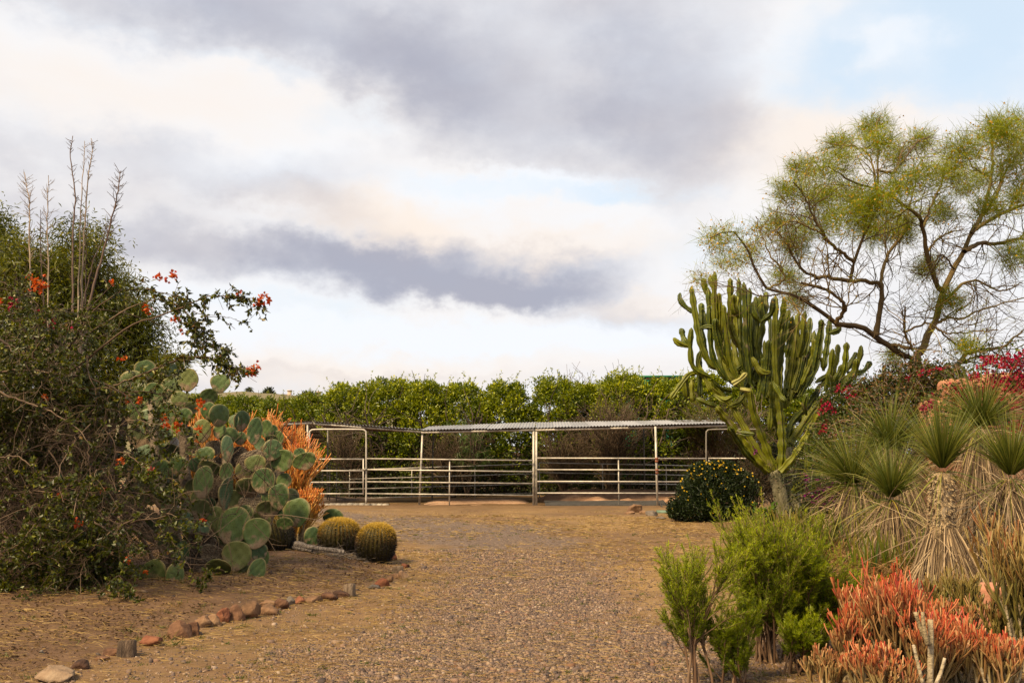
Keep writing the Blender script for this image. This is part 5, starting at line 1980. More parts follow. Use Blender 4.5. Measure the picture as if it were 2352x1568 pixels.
CORAL_LOW = [(0.0, (0.13, 0.085, 0.03)), (0.5, (0.24, 0.165, 0.055)), (1.0, (0.34, 0.25, 0.10))]
M_STICK_FAR = stick_mat('coral_stick_far', [(0.0, (0.36, 0.18, 0.03)), (0.5, (0.52, 0.29, 0.05)), (1.0, (0.60, 0.38, 0.08))], [(0.0, (0.55, 0.10, 0.02)), (0.35, (0.74, 0.19, 0.03)), (0.7, (0.80, 0.32, 0.06)), (1.0, (0.82, 0.46, 0.15))])
M_STICK = stick_mat('coral_stick', CORAL_LOW, [(0.0, (0.3570, 0.0213, 0.0144)), (0.3, (0.5270, 0.0595, 0.0240)), (0.6, (0.5950, 0.1275, 0.0400)), (0.85, (0.6290, 0.2380, 0.0880)), (1.0, (0.6460, 0.3910, 0.1760))])
M_STICK_OL = stick_mat('olive_stick', [(0.0, (0.08, 0.085, 0.014)), (0.5, (0.17, 0.15, 0.028)), (1.0, (0.27, 0.21, 0.05))], [(0.0, (0.34, 0.08, 0.03)), (0.5, (0.36, 0.20, 0.06)), (1.0, (0.40, 0.30, 0.12))])
M_STICKBARK = stone_mat('stick_bark', [(0.3, (0.20, 0.15, 0.08)), (0.5, (0.36, 0.28, 0.16)), (0.7, (0.46, 0.38, 0.26))], 10, bump=0.5)


def coral_plant(label, base, spread, H, n0, mat, tw=0.006, group=None, k=(4, 4, 3), seg=0.5, lean=(0, 0), name='coral_stick_bush', red=1.0, up=0.28):
    """pencil stems forking in whorls, coloured toward their tips"""
    t = thing(name, label, 'shrub', base, group)
    n = n0
    ang = U(0, 6.28, n)
    q = np.sqrt(RNG.random(n))
    d = np.stack([np.cos(ang) * q * spread / H + lean[0], np.sin(ang) * q * spread / H + lean[1], np.ones(n)], -1)
    P0 = np.repeat([base], n, 0) + RNG.normal(0, 0.05, (n, 3)) * (1, 1, 0) - (0, 0, 0.04)
    L0 = H * seg * U(0.7, 1.15, n)
    P, R = grow(P0, d, L0, tw * 2.6, 7, 0.07, (0, 0, 0.05), 0.75)
    mb = MB()
    tubes(mb, P, R, 6)
    mb.build('woody_stem', M_STICKBARK, t, smooth=True, kind='stuff')
    ms = MB()
    L_ = L0 * 0.0 + H * (1 - seg) * 0.55
    f = [0.15, 0.55, 1.0]
    cnt = len(k)
    top0 = base[2] + H * 0.45
    for lv in range(cnt):
        a = sprout(P, R, L_, k[lv], 0.62 if lv else 0.5, 1.0, (12, 38), (0.55, 1.0), 0.8)
        P, R = grow(a[0], a[1], a[2], np.maximum(a[3], tw), 5, 0.05, (0, 0, up * 0.35), 0.85)
        L_ = a[2] * 0.72
        rnd = RNG.random(len(P))
        z = np.clip((P[:, -1, 2] - base[2]) / H, 0, 1.1)
        ex = np.clip(f[lv if cnt > 2 else lv + 1] * red * sstep(0.25, 0.85, z) + RNG.normal(0, 0.12, len(P)), 0, 1)
        m0 = ms.n
        tubes(ms, P, np.maximum(R, tw), 5, rnd)
        ms.d[-1][:, 2] = np.repeat(ex, P.shape[1] * 5) * (0.55 + 0.45 * ms.d[-1][:, 1])
    ms.build('stick_tips', mat, t, smooth=True, kind='stuff')
    return t


for (px, top, base_py, w, Y, lab, n) in [(555, 912, 1210, 120, 17.5, 'orange coral stick bush, leftmost behind the cactus pads', 26), (640, 928, 1210, 105, 17.0, 'tall orange coral stick bush behind the middle of the cactus', 24),
                                      (668, 985, 1200, 100, 16.4, 'deep orange coral stick bush touching the corral post', 26), (690, 1085, 1225, 110, 16.0, 'low orange coral stick bush behind the rear pads', 22),
                                      (447, 905, 1210, 60, 16.5, 'orange coral stick bush glimpsed through the upper pads', 10)]:
    b_ = at(px, base_py, Y)
    b_[2] = gz(b_[0], b_[1])
    H = at(px, top, Y)[2] - b_[2]
    coral_plant(lab, b_, w * mpp(Y) * 0.55, H * 0.98, n, M_STICK_FAR, 0.0065, 'orange coral stick bushes behind the cactus', (6, 5, 4), 0.48)

# ------------------------------------------------------------------ tangled bougainvillea over the left bed
L_BOUG = plant_mat('bougainvillea_leaf', [(0.0, (0.025, 0.032, 0.006)), (0.4, (0.075, 0.09, 0.010)), (0.75, (0.15, 0.165, 0.016)), (0.93, (0.27, 0.26, 0.03)), (1.0, (0.20, 0.10, 0.03))], trans=0.35, rough=0.42, spec=0.5)
M_CANE = plant_mat('bougainvillea_cane', [(0.0, (0.06, 0.04, 0.028)), (0.5, (0.13, 0.09, 0.062)), (1.0, (0.25, 0.185, 0.135))], trans=0, rough=0.85, noise=(14, 0.7, 1.2))
BR_OR = plant_mat('orange_bract', [(0.0, (0.50, 0.075, 0.025)), (0.5, (0.68, 0.16, 0.05)), (1.0, (0.78, 0.28, 0.12))], trans=0.35, rough=0.6)
BR_CR = plant_mat('crimson_bract', [(0.0, (0.22, 0.008, 0.03)), (0.5, (0.38, 0.015, 0.055)), (1.0, (0.52, 0.03, 0.10))], trans=0.35, rough=0.6)
BR_PK = plant_mat('pink_bract', [(0.0, (0.60, 0.14, 0.12)), (1.0, (0.75, 0.28, 0.22))], trans=0.35, rough=0.6)

bb = gnd(190, 1330)
boug = thing('bougainvillea', 'big tangled bougainvillea with orange flowers filling the near side of the bed', 'bush', bb)
edge_x = [-400, 0, 60, 180, 300, 380, 430, 440, 420, 400]
ctop = lambda x: np.interp(x, [-300, 0, 120, 250, 380, 430], [660, 660, 640, 660, 720, 880])
cright = lambda y: np.interp(y, [640, 700, 780, 880, 1000, 1060, 1120, 1250, 1320, 1380], [200, 250, 270, 300, 330, 362, 385, 385, 340, 160])
mb, ml = MB(), MB()
# mass of arching canes and twigs
n = 620
px = U(-160, 430, n)
py = U(690, 1330, n)
ok = (px < cright(py) - 45) & (RNG.random(n) < np.interp(py, [700, 800, 950], [0.35, 0.5, 1.0]))
px, py = px[ok], py[ok]
depth = 10.6 + 2.4 * RNG.random(len(px)) ** 1.2 + np.clip((900 - py) / 300, 0, 1.2)
S0 = np.array([at(a, b_, c) for a, b_, c in zip(px, py, depth)])
S0[:, 2] = np.maximum(S0[:, 2], height(S0[:, 0], S0[:, 1]) + 0.1)
d = rand_dir(len(S0), 0.1)
d[:, 1] -= 0.25
P, R = grow(S0, d, U(0.5, 1.2, len(S0)), U(0.004, 0.010, len(S0)), 9, 0.2, (0.01, -0.01, -0.10), 0.4)


def clip_ground(P):
    g = height(P[..., 0], P[..., 1]) + 0.03
    P[..., 2] = np.maximum(P[..., 2], g)
    return P


P = clip_ground(P)
tubes(mb, P, R, 4)
a = sprout(P, R, U(0.3, 0.6, len(P)), 7, 0.1, 1, (25, 80), (0.5, 1.1), 0.55)
P2, R2 = grow(*a, n=6, wob=0.28, trop=(0, -0.02, -0.06))
P2 = clip_ground(P2)
tubes(mb, P2, np.maximum(R2, 0.0024), 3)
b_ = sprout(P2, R2, a[2], 3, 0.2, 1, (30, 80), (0.3, 0.7), 0.7)
P3, R3 = grow(*b_, n=4, wob=0.3)
P3 = clip_ground(P3)
tubes(mb, P3, np.maximum(R3, 0.002), 3)
# foliage gathered in sprays on part of the twigs
dens = fbm(P3[:, 0, 0] * 1.6 + 20, P3[:, 0, 2] * 1.6 + P3[:, 0, 1], 3)
k = RNG.random(len(P3)) < np.clip((dens - 0.36) * 4.5, 0.05, 1)
pp, pd = on_paths(P3[k], 15, 0.0, 1)
leaves(ml, pp, pd * 0.4 + rand_dir(len(pp), -0.1), U(0.03, 0.062, len(pp)), U(0.022, 0.042, len(pp)), np.clip(RNG.random(len(pp)) * 0.7 + np.repeat(RNG.random(k.sum()), 15) * 0.3, 0, 1))
# main trunks from the ground
base_pts = np.repeat([bb + (0, 1.0, 0)], 9, 0) + RNG.normal(0, 0.35, (9, 3)) * (1.6, 1, 0)
Pm, Rm = grow(base_pts, rand_dir(9, 2.0) - (0.35, 0, 0), U(1.6, 2.3, 9), 0.026, 10, 0.14, (0, 0, 0.02), 0.4)
tubes(mb, Pm, Rm, 6)
# canes that stand out in front, drawn one by one
Z1 = lambda x, y: (0.36 * x, 282.2 + 0.36 * y)
Z2 = lambda x, y: (0.36 * x, 799.7 + 0.36 * y)
canes = [
    (Z1, [(380, 1560), (430, 1450), (500, 1330), (560, 1200), (690, 1060), (745, 1010)], 11.2, 0.018, 5, 0.0),
    (Z1, [(400, 1560), (470, 1400), (560, 1250), (680, 1130), (790, 1075), (900, 1065), (1010, 1075), (1100, 1095), (1200, 1112)], 11.4, 0.017, 26, 0.5),
    (Z1, [(420, 1600), (600, 1470), (760, 1340), (900, 1270), (1050, 1220), (1200, 1160), (1330, 1110), (1450, 1105), (1580, 1130), (1665, 1160)], 11.1, 0.022, 46, 0.52),
    (Z1, [(400, 1500), (490, 1400), (700, 1250), (850, 1170), (1000, 1130), (1120, 1150), (1200, 1220), (1260, 1290), (1300, 1380), (1400, 1440), (1450, 1462)], 11.5, 0.015, 60, 0.45),
    (Z1, [(850, 1640), (990, 1568), (1130, 1510), (1230, 1490), (1350, 1500), (1450, 1545), (1560, 1590)], 11.0, 0.022, 60, 0.3),
    (Z1, [(1205, 1490), (1230, 1430), (1250, 1370), (1240, 1290), (1230, 1250)], 11.1, 0.011, 30, 0.2),
    (Z1, [(1230, 1200), (1330, 1235), (1410, 1240), (1480, 1245), (1545, 1272)], 11.2, 0.008, 8, 0.0),
    (Z1, [(-60, 990), (0, 1010), (80, 1050), (150, 1090), (215, 1135)], 11.5, 0.016, 6, 0.3),
    (Z1, [(-80, 1340), (0, 1385), (80, 1440), (150, 1520), (200, 1600)], 10.7, 0.030, 6, 0.5),
    (Z1, [(180, 1590), (230, 1440), (300, 1350), (380, 1305), (430, 1310)], 10.8, 0.018, 8, 0.3),
    (Z2, [(-30, 265), (80, 310), (180, 350), (280, 380), (400, 450), (500, 520), (560, 600)], 10.6, 0.022, 10, 0.2),
    (Z2, [(0, 150), (130, 140), (280, 150), (370, 190), (410, 270)], 10.8, 0.020, 6, 0.3),
    (Z2, [(440, 180), (560, 190), (700, 240), (800, 300), (880, 400), (960, 560), (1000, 590)], 10.9, 0.020, 14, 0.2),
    (Z2, [(500, 260), (680, 250), (820, 200), (940, 150), (1080, 100)], 10.9, 0.020, 14, 0.2),
    (Z2, [(560, 600), (570, 720), (575, 860), (550, 960), (520, 1020)], 10.4, 0.014, 8, 0.4),
    (Z2, [(0, 700), (100, 690), (200, 750), (280, 850), (330, 960)], 10.4, 0.013, 10, 0.4),
    (Z2, [(560, 1080), (640, 1130), (700, 1170), (780, 1190)], 10.4, 0.018, 6, 0.4),
    (Z2, [(0, 1300), (120, 1250), (240, 1100), (310, 1000)], 10.3, 0.012, 8, 0.4),
    (Z2, [(100, 1450), (200, 1380), (330, 1320), (420, 1230), (440, 1120)], 10.4, 0.012, 8, 0.4),
    (Z2, [(700, 700), (800, 740), (900, 800), (1020, 820), (1180, 900)], 11.0, 0.010, 10, 0.4),
    (Z2, [(800, 1000), (950, 1080), (1050, 1180), (1150, 1300), (1220, 1400)], 11.0, 0.009, 8, 0.5),
]
LPATH = []
for fn, pts, Y, r, nl, t0 in canes:
    m_ = len(pts)
    q = spline([at(*fn(x, y), Y - 0.25 * i / m_) for i, (x, y) in enumerate(pts)], 22)
    q += RNG.normal(0, 0.006, q.shape)
    mc = MB()
    r = r * 0.62
    tubes(mc, q[None], np.linspace(r, r * 0.3, 22)[None], 6)
    mc.build('cane', M_CANE, boug, smooth=True)
    if nl:
        a = sprout(q[None], np.full((1, 22), r * 0.4), 0.22, nl, t0, 1.0, (30, 80), (0.3, 1.1), 0.5)
        Pt, Rt = grow(*a, n=5, wob=0.25, trop=(0, 0, -0.14))
        tubes(mb, Pt, np.maximum(Rt, 0.003), 3)
        pp, pd = on_paths(Pt, 7, 0.0, 1)
        leaves(ml, pp, pd * 0.3 + rand_dir(len(pp), -0.55), U(0.035, 0.075, len(pp)), U(0.022, 0.045, len(pp)), curl=0.35)
        a = sprout(q[None], np.full((1, 22), r * 0.3), 0.25, max(3, nl // 6), t0, 1.0, (40, 80), (0.6, 1.2), 0.5)
        Pt, Rt = grow(*a, n=5, wob=0.2, trop=(0, 0, 0.02))
        tubes(mb, Pt, np.full(Rt.shape, 0.0022), 3)
mb.build('twigs', M_CANE, boug, kind='stuff')
ml.build('foliage', L_BOUG, boug, kind='stuff')


def flower_cluster(parent, px, py, Y, r_px, mat, n=16, size=0.037):
    c = at(px, py, Y)
    r = r_px * mpp(Y)
    m_ = MB()
    n = max(4, int(n * 0.7))
    q = c + RNG.normal(0, 0.55, (n, 3)) * r
    for k in range(3):
        leaves(m_, q, rand_dir(n, 0.2), U(0.8, 1.2, n) * size, U(0.8, 1.2, n) * size * 0.85, fold=0.35)
    m_.build('flower_cluster', mat, parent, kind='stuff')


for (px, py, Y, r, m_, n) in [(82, 662, 11.2, 17, BR_OR, 30), (100, 655, 11.2, 14, BR_OR, 26), (362, 638, 11.0, 9, BR_OR, 14), (400, 632, 11.0, 10, BR_OR, 16), (381, 640, 11.0, 6, BR_OR, 7), (604, 684, 10.85, 11, BR_OR, 18), (594, 695, 10.85, 8, BR_OR, 10), (615, 692, 10.85, 7, BR_OR, 10), (550, 676, 10.95, 5, BR_OR, 6),
                              (582, 851, 10.8, 14, BR_OR, 24), (572, 853, 10.8, 8, BR_OR, 12), (28, 698, 11.2, 11, BR_CR, 18), (97, 728, 11.2, 8, BR_CR, 10), (125, 745, 11.2, 9, BR_CR, 12), (154, 753, 11.2, 8, BR_CR, 12), (337, 713, 11.2, 9, BR_OR, 12), (403, 735, 11.2, 9, BR_OR, 10), (418, 762, 11.2, 5, BR_OR, 6), (70, 637, 11.4, 5, BR_OR, 6),
                              (255, 650, 11.4, 4, BR_OR, 5), (280, 825, 11.0, 8, BR_OR, 8), (290, 915, 11.0, 7, BR_OR, 8), (320, 920, 11.0, 7, BR_OR, 8), (462, 925, 11.4, 14, BR_OR, 18), (455, 985, 11.6, 9, BR_OR, 12), (385, 978, 11.2, 12, BR_OR, 16), (405, 975, 11.2, 9, BR_OR, 12), (378, 958, 11.2, 6, BR_OR, 7), (345, 1082, 10.5, 6, BR_PK, 9),
                              (278, 1060, 10.8, 9, BR_OR, 8), (238, 1125, 10.8, 7, BR_OR, 7), (140, 1142, 10.6, 8, BR_OR, 8), (180, 1200, 10.4, 7, BR_OR, 9), (295, 1290, 10.8, 8, BR_OR, 8), (333, 1315, 10.9, 5, BR_OR, 5), (105, 915, 10.9, 5, BR_OR, 6), (0, 697, 11.2, 7, BR_OR, 7), (465, 1193, 11.6, 5, BR_OR, 5)]:
    flower_cluster(boug, px, py, Y, r, m_, n)
# stray dead vines hanging over the cactus pads
t = thing('dead_vine', 'thin dead brown vines trailing over the cactus pads', 'vine', b)
mb = MB()
S = np.array([at(U(380, 720), U(960, 1080), 12.0 + U(0, 0.4)) for _ in range(26)])
P, R = grow(S, rand_dir(26, -1.2), U(0.5, 1.3, 26), 0.005, 9, 0.1, (0, 0, -0.12), 0.5)
tubes(mb, P, R, 3)
S = np.array([at(U(430, 620), U(1080, 1250), 11.7) for _ in range(16)])
P, R = grow(S, rand_dir(16, -0.1) + (0.7, 0, 0), U(0.5, 1.0, 16), 0.006, 8, 0.12, (0, 0, 0), 0.4)
tubes(mb, P, R, 3)
a = sprout(P, R, 0.3, 4, 0.2, 1, (20, 50))
tubes(mb, *grow(*a, n=4, wob=0.15), 3)
mb.build('stems', M_DEAD, t, kind='stuff')


# ------------------------------------------------------------------ yellow daisy bush
L_DAISY = plant_mat('daisy_leaf', [(0.0, (0.010, 0.018, 0.006)), (0.6, (0.022, 0.036, 0.010)), (1.0, (0.05, 0.068, 0.018))], trans=0.25, rough=0.5)
FL_Y = plant_mat('yellow_petal', [(0.0, (0.60, 0.38, 0.015)), (1.0, (0.80, 0.58, 0.04))], trans=0.3, rough=0.6)
DY = 24.0
b = at(1625, 1195, DY)
b[2] = gz(b[0], b[1])
t = thing('daisy_bush', 'dark green rounded bush dotted with yellow daisies beside the corral', 'bush', b)
mb, mw = MB(), MB()
lobes = [(1640, 1110, 72, 52), (1690, 1120, 55, 45), (1600, 1130, 45, 38), (1590, 1165, 58, 36), (1640, 1165, 60, 38), (1560, 1170, 26, 22), (1680, 1165, 50, 36), (1620, 1085, 40, 24), (1660, 1080, 36, 22)]
P = []
for (px, py, rx, rz) in lobes:
    n = 3600
    c = at(px, py, DY + U(-0.3, 0.4))
    d = rand_dir(n)
    r_ = RNG.random(n)[:, None] ** 0.3
    P.append(c + d * r_ * (rx * mpp(DY), rx * mpp(DY) * 0.9, rz * mpp(DY)) * (1 + 0.2 * (fbm(d[:, 0] * 4 + px, d[:, 2] * 4, 2)[:, None] - 0.5)))
P = np.concatenate(P)
P = P[P[:, 2] > gz(b[0], b[1]) + 0.02]
leaves(mb, P, nrm(P - (b + (0, 0, 0.5))) * 0.7 + rand_dir(len(P), 0.4), U(0.05, 0.09, len(P)), U(0.02, 0.035, len(P)))
mb.build('foliage', L_DAISY, t, kind='stuff')
tubes(mw, *grow(np.repeat([b], 14, 0), rand_dir(14, 0.9), U(0.5, 1.0, 14), 0.02, 6, 0.15), 5)
mw.build('stems', M_BARK, t, kind='stuff')
cand = []
for (px, py, rx, rz) in lobes[:4] + lobes[7:] + [lobes[6]]:
    n = 20 if py < 1140 else 5
    d = rand_dir(n, 0.5)
    d[:, 1] = -np.abs(d[:, 1])
    c = at(px, py, DY - 0.1)
    cand.append(c + d * 1.04 * (rx * mpp(DY), rx * mpp(DY) * 0.9, rz * mpp(DY)))
cand = np.concatenate(cand)
th = np.linspace(0, 2 * np.pi, 9)[:-1]
flower_me = None
for q in cand:
    if flower_me is None:
        m_ = MB()
        for k in range(8):
            c_, s_ = math.cos(th[k]), math.sin(th[k])
            m_.add(np.array([[0, 0, 0], [0.018 * c_ - 0.009 * s_, 0.018 * s_ + 0.009 * c_, 0.004], [0.034 * c_, 0.034 * s_, 0], [0.018 * c_ + 0.009 * s_, 0.018 * s_ - 0.009 * c_, 0.004]]), np.array([[0, 1, 2, 3]]), (U(0, 1), 0, 0))
        flower_me = m_.mesh('flower', FL_Y)
    o = bpy.data.objects.new('flower', flower_me)
    COL.objects.link(o)
    o.parent = t
    o.location = Vector(q) - Vector(ORG[t.name])
    o.rotation_euler = (rad(45 + U(-30, 40)), U(-0.5, 0.5), U(-0.6, 0.6))
    o.scale = (U(0.5, 0.8),) * 3

# ------------------------------------------------------------------ candelabra cactus
M_CAND = plant_mat('candelabra_flesh', [(0.0, (0.045, 0.062, 0.014)), (0.45, (0.10, 0.12, 0.026)), (0.85, (0.205, 0.21, 0.05)), (1.0, (0.13, 0.10, 0.045))], trans=0, rough=0.5, spec=0.3, noise=(3.5, 0.7, 1.25), bump=0.2, scar=(2.6, (0.15, 0.115, 0.065), 0.60, 0.70))
M_CANDP = plant_mat('candelabra_pale', [(0.0, (0.30, 0.29, 0.11)), (1.0, (0.40, 0.38, 0.17))], trans=0, rough=0.5, noise=(5, 0.8, 1.2))
M_CANDW = stone_mat('candelabra_bark', [(0.3, (0.10, 0.09, 0.045)), (0.5, (0.20, 0.18, 0.10)), (0.7, (0.30, 0.27, 0.17))], 5, stretch=(2, 2, 0.6), bump=0.7)
M_THORN = plant_mat('rib_edge', [(0.0, (0.05, 0.035, 0.015)), (1.0, (0.10, 0.07, 0.03))], trans=0)
CY = 25.0
E6 = lambda x, y: (1505.3 + 0.39 * x, 602.1 + 0.39 * y)
b = at(*E6(800, 1500), CY)
b[2] = gz(b[0], b[1])
cand_t = thing('candelabra_cactus', 'giant green candelabra cactus with dozens of upright ribbed stems', 'cactus', b)
flu = RNG.random


def cactus_stem(path, r, ribs=5, n=30, mat=M_CAND, taper=0.85, deep=0.36, name='stem', pulse=0.17, tipround=True):
    q = spline(path, n)
    s = np.concatenate([[0], np.cumsum(np.linalg.norm(np.diff(q, axis=0), axis=1))])
    T = nrm(np.gradient(q, axis=0))
    main = nrm(q[-1] - q[0])
    ref = np.array([0.3, -1.0, 0.1])
    a = nrm(ref - T * (T @ ref)[:, None])
    c = np.cross(T, a)
    sides = ribs * 4
    th = np.linspace(0, 2 * np.pi, sides, endpoint=False) + U(0, 1.2)
    prof = np.array([1.0, 0.80, deep, 0.80] * ribs)
    seg = U(0.28, 0.5)
    rad_s = r * (1 - (1 - taper) * s / s[-1]) * (1 + pulse * np.sin(2 * np.pi * s / seg + U(0, 6)))
    if tipround:
        e = np.clip((s[-1] - s) / (r * 1.3), 0, 1)
        rad_s = rad_s * np.sqrt(np.clip(1 - (1 - e) ** 2, 0.02, 1))
    rad_s = rad_s * (0.5 + 0.5 * sstep(0, r * 2.2, s)) if name == 'stem' else rad_s
    nib = 1 + 0.06 * np.sin(2 * np.pi * s / 0.09)[:, None] * (prof > 0.95)[None, :]
    V = q[:, None, :] + (rad_s[:, None] * prof[None, :] * nib)[..., None] * (np.cos(th)[None, :, None] * a[:, None, :] + np.sin(th)[None, :, None] * c[:, None, :])
    i = (np.arange(n - 1) * sides)[:, None]
    j = np.arange(sides)[None, :]
    j2 = (np.arange(sides) + 1)[None, :] % sides
    F = np.stack([i + j, i + j2, i + sides + j2, i + sides + j], -1).reshape(-1, 4)
    mb = MB()
    D = np.zeros((n, sides, 3))
    D[..., 0] = np.clip(U(0.05, 0.8) + RNG.normal(0, 0.05, (n, 1)), 0, 0.85)
    D[::2, ::4, 0] = 1.0
    mb.add(V, F, D.reshape(-1, 3))
    mb.f.append((np.arange(sides) + (n - 1) * sides)[None, :])
    mb.mi.append(np.zeros(1, np.int32))
    return mb.build(name, mat, cand_t, smooth=False)


def stem_px(pts, r_px, dy0=0.0, dy1=0.0, **kw):
    m_ = len(pts)
    P = [at(*E6(x, y), CY + dy0 + (dy1 - dy0) * i / (m_ - 1)) for i, (x, y) in enumerate(pts)]
    return cactus_stem(P, r_px * 0.39 * mpp(CY), **kw)


# trunks
stem_px([(765, 1530), (745, 1420), (720, 1310), (690, 1230)], 46, 0, -0.15, mat=M_CANDW, taper=0.85, deep=0.85, pulse=0.03, tipround=False, name='trunk')
stem_px([(830, 1530), (815, 1420), (800, 1330), (785, 1230), (770, 1090)], 50, 0.2, 0.3, mat=M_CANDW, taper=0.7, deep=0.85, pulse=0.03, tipround=False, name='trunk')
# heavy limbs
limbs = [
    ([(700, 1250), (620, 1190), (540, 1090), (480, 1000), (400, 900), (360, 850)], 28, -.1, -.7), ([(705, 1230), (650, 1090), (600, 950), (570, 860), (555, 740)], 26, -.1, -.4), ([(735, 1240), (745, 1080), (735, 900), (715, 760)], 28, -.1, -.2),
    ([(740, 1235), (820, 1140), (900, 1010), (960, 880), (1010, 780)], 28, -.2, -.6), ([(775, 1110), (730, 980), (700, 850), (690, 700)], 30, .3, .2), ([(815, 1350), (880, 1260), (920, 1180), (965, 1130)], 24, 0, -.5),
    ([(790, 1070), (860, 970), (920, 880), (1000, 800), (1060, 740)], 26, .3, .6), ([(770, 1090), (800, 950), (900, 840), (970, 740)], 24, .3, .9), ([(840, 1510), (900, 1430), (970, 1380), (1010, 1320), (1035, 1290)], 26, -.2, -.7),
    ([(955, 1370), (955, 1290), (965, 1220)], 18, -.6, -.7), ([(700, 1240), (590, 1090), (500, 930), (430, 820), (300, 700)], 24, .1, .6), ([(690, 1230), (560, 1150), (480, 1040), (430, 970)], 22, 0, -.9),
    ([(480, 1000), (530, 1010), (585, 1012)], 17, -.9, -1.1), ([(960, 1000), (1010, 940), (1070, 910)], 18, .4, .6), ([(900, 1240), (890, 1120), (905, 1040)], 18, .2, .3),
]
for pts, r, d0, d1 in limbs:
    stem_px(pts, r, d0, d1, n=34, taper=0.8, tipround=True, name='limb')
stems = [
    [(400, 640), (320, 590), (265, 470), (235, 300), (212, 140)], [(235, 300), (175, 260), (145, 215), (146, 180)], [(330, 680), (225, 620), (205, 500), (212, 385)], [(205, 500), (170, 460), (150, 388)], [(205, 500), (140, 480), (105, 445)],
    [(420, 700), (340, 560), (322, 400), (312, 150)], [(322, 400), (285, 330), (270, 240)], [(440, 620), (365, 450), (348, 260), (350, 55)], [(348, 220), (300, 180), (278, 92)], [(352, 180), (335, 120), (322, 80)],
    [(520, 760), (450, 600), (425, 440), (402, 250)], [(555, 740), (505, 560), (500, 380), (490, 90)], [(500, 520), (448, 400), (440, 250), (440, 92)], [(560, 720), (535, 520), (528, 300), (520, 115)], [(590, 700), (558, 520), (550, 380), (556, 150)],
    [(490, 330), (465, 270), (462, 190)], [(640, 620), (610, 500), (630, 400), (620, 190)], [(620, 350), (582, 300), (575, 232)], [(625, 350), (680, 300), (693, 210)], [(630, 380), (650, 280), (650, 175)],
    [(640, 800), (660, 600), (670, 455)], [(715, 760), (704, 560), (706, 360), (708, 195)], [(730, 640), (755, 450), (785, 280)], [(725, 420), (752, 300), (762, 205)], [(765, 860), (800, 640), (825, 440), (838, 305)],
    [(838, 560), (865, 420), (872, 300)], [(860, 720), (925, 560), (934, 450)], [(880, 560), (905, 430), (912, 325)], [(930, 640), (965, 440), (978, 335)], [(990, 640), (1015, 470), (1030, 335)], [(1025, 420), (1070, 405), (1090, 375)],
    [(1000, 760), (1030, 640), (1045, 508)], [(1040, 680), (1070, 560), (1075, 482)], [(1060, 740), (1110, 640), (1128, 470)], [(1060, 740), (1150, 660), (1200, 570), (1212, 488)], [(1130, 650), (1220, 645), (1272, 585)], [(1090, 760), (1170, 660), (1186, 566)], [(1130, 640), (1165, 570), (1185, 530)],
    [(990, 640), (985, 590), (970, 560)], [(1070, 790), (1085, 720), (1085, 690)], [(1270, 740), (1330, 690), (1352, 617)], [(1020, 800), (1040, 730), (1020, 655)], [(1040, 760), (1060, 700), (1110, 600)],
    [(360, 850), (280, 820), (240, 800)], [(250, 650), (200, 660), (150, 720), (88, 806)], [(200, 660), (175, 700), (185, 800)], [(265, 565), (262, 680), (266, 790)], [(215, 690), (215, 760), (225, 820)],
    [(330, 690), (370, 740), (450, 760)], [(345, 780), (400, 810), (450, 790)], [(430, 850), (490, 830), (530, 780)], [(500, 780), (550, 690), (585, 620)], [(270, 520), (250, 600), (290, 680), (330, 760)], [(470, 640), (520, 600), (520, 540)],
    [(570, 560), (620, 640), (680, 650)], [(680, 860), (675, 960), (672, 990)], [(740, 960), (725, 930), (722, 900)], [(400, 560), (360, 420), (355, 330)], [(300, 560), (270, 400), (268, 240)], [(600, 820), (625, 700), (640, 560)],
    [(770, 560), (800, 420), (805, 320)], [(810, 800), (870, 740), (905, 640)], [(690, 700), (740, 790), (765, 820)], [(480, 480), (470, 330), (480, 200)], [(590, 500), (600, 350), (590, 200)], [(380, 500), (382, 300), (375, 180)],
    [(430, 700), (395, 640), (380, 560)], [(260, 390), (300, 380), (345, 385)], [(850, 560), (888, 470), (895, 400)], [(640, 740), (610, 640), (565, 560)], [(890, 900), (880, 840), (895, 780)], [(540, 860), (520, 800), (545, 760)],
    [(960, 1150), (1040, 1130), (1080, 1150)], [(930, 1180), (895, 1120), (890, 1040)],
]
for k, s_ in enumerate(stems):
    f = math.sin(k * 2.4) * 0.75
    top = np.array(s_)
    n_px = 16.5 + 3.0 * flu()
    stem_px(s_, n_px + (2 if k % 3 == 0 else 0), f * 0.7, f, n=26, taper=0.92)
# fill in the dark rear stems
for k in range(40):
    x = U(250, 1120)
    y1 = U(270, 560) if 300 < x < 1000 else U(500, 620)
    y0 = 800 - 0.28 * abs(x - 720) + U(-40, 60)
    xb = 720 + (x - 720) * 0.62
    stem_px([(xb, y0), (xb * 0.3 + x * 0.7, y0 * 0.62 + y1 * 0.38), (x, y1)], 15 + 2 * flu(), 0.4, U(0.7, 1.5), n=20)
stem_px([(455, 718), (500, 690), (540, 650)], 17, -1.0, -1.1, n=12, mat=M_CANDP, name='broken_stem')
stem_px([(500, 745), (530, 750), (565, 758)], 13, -1.0, -1.1, n=10, mat=M_CANDP, name='broken_stem')

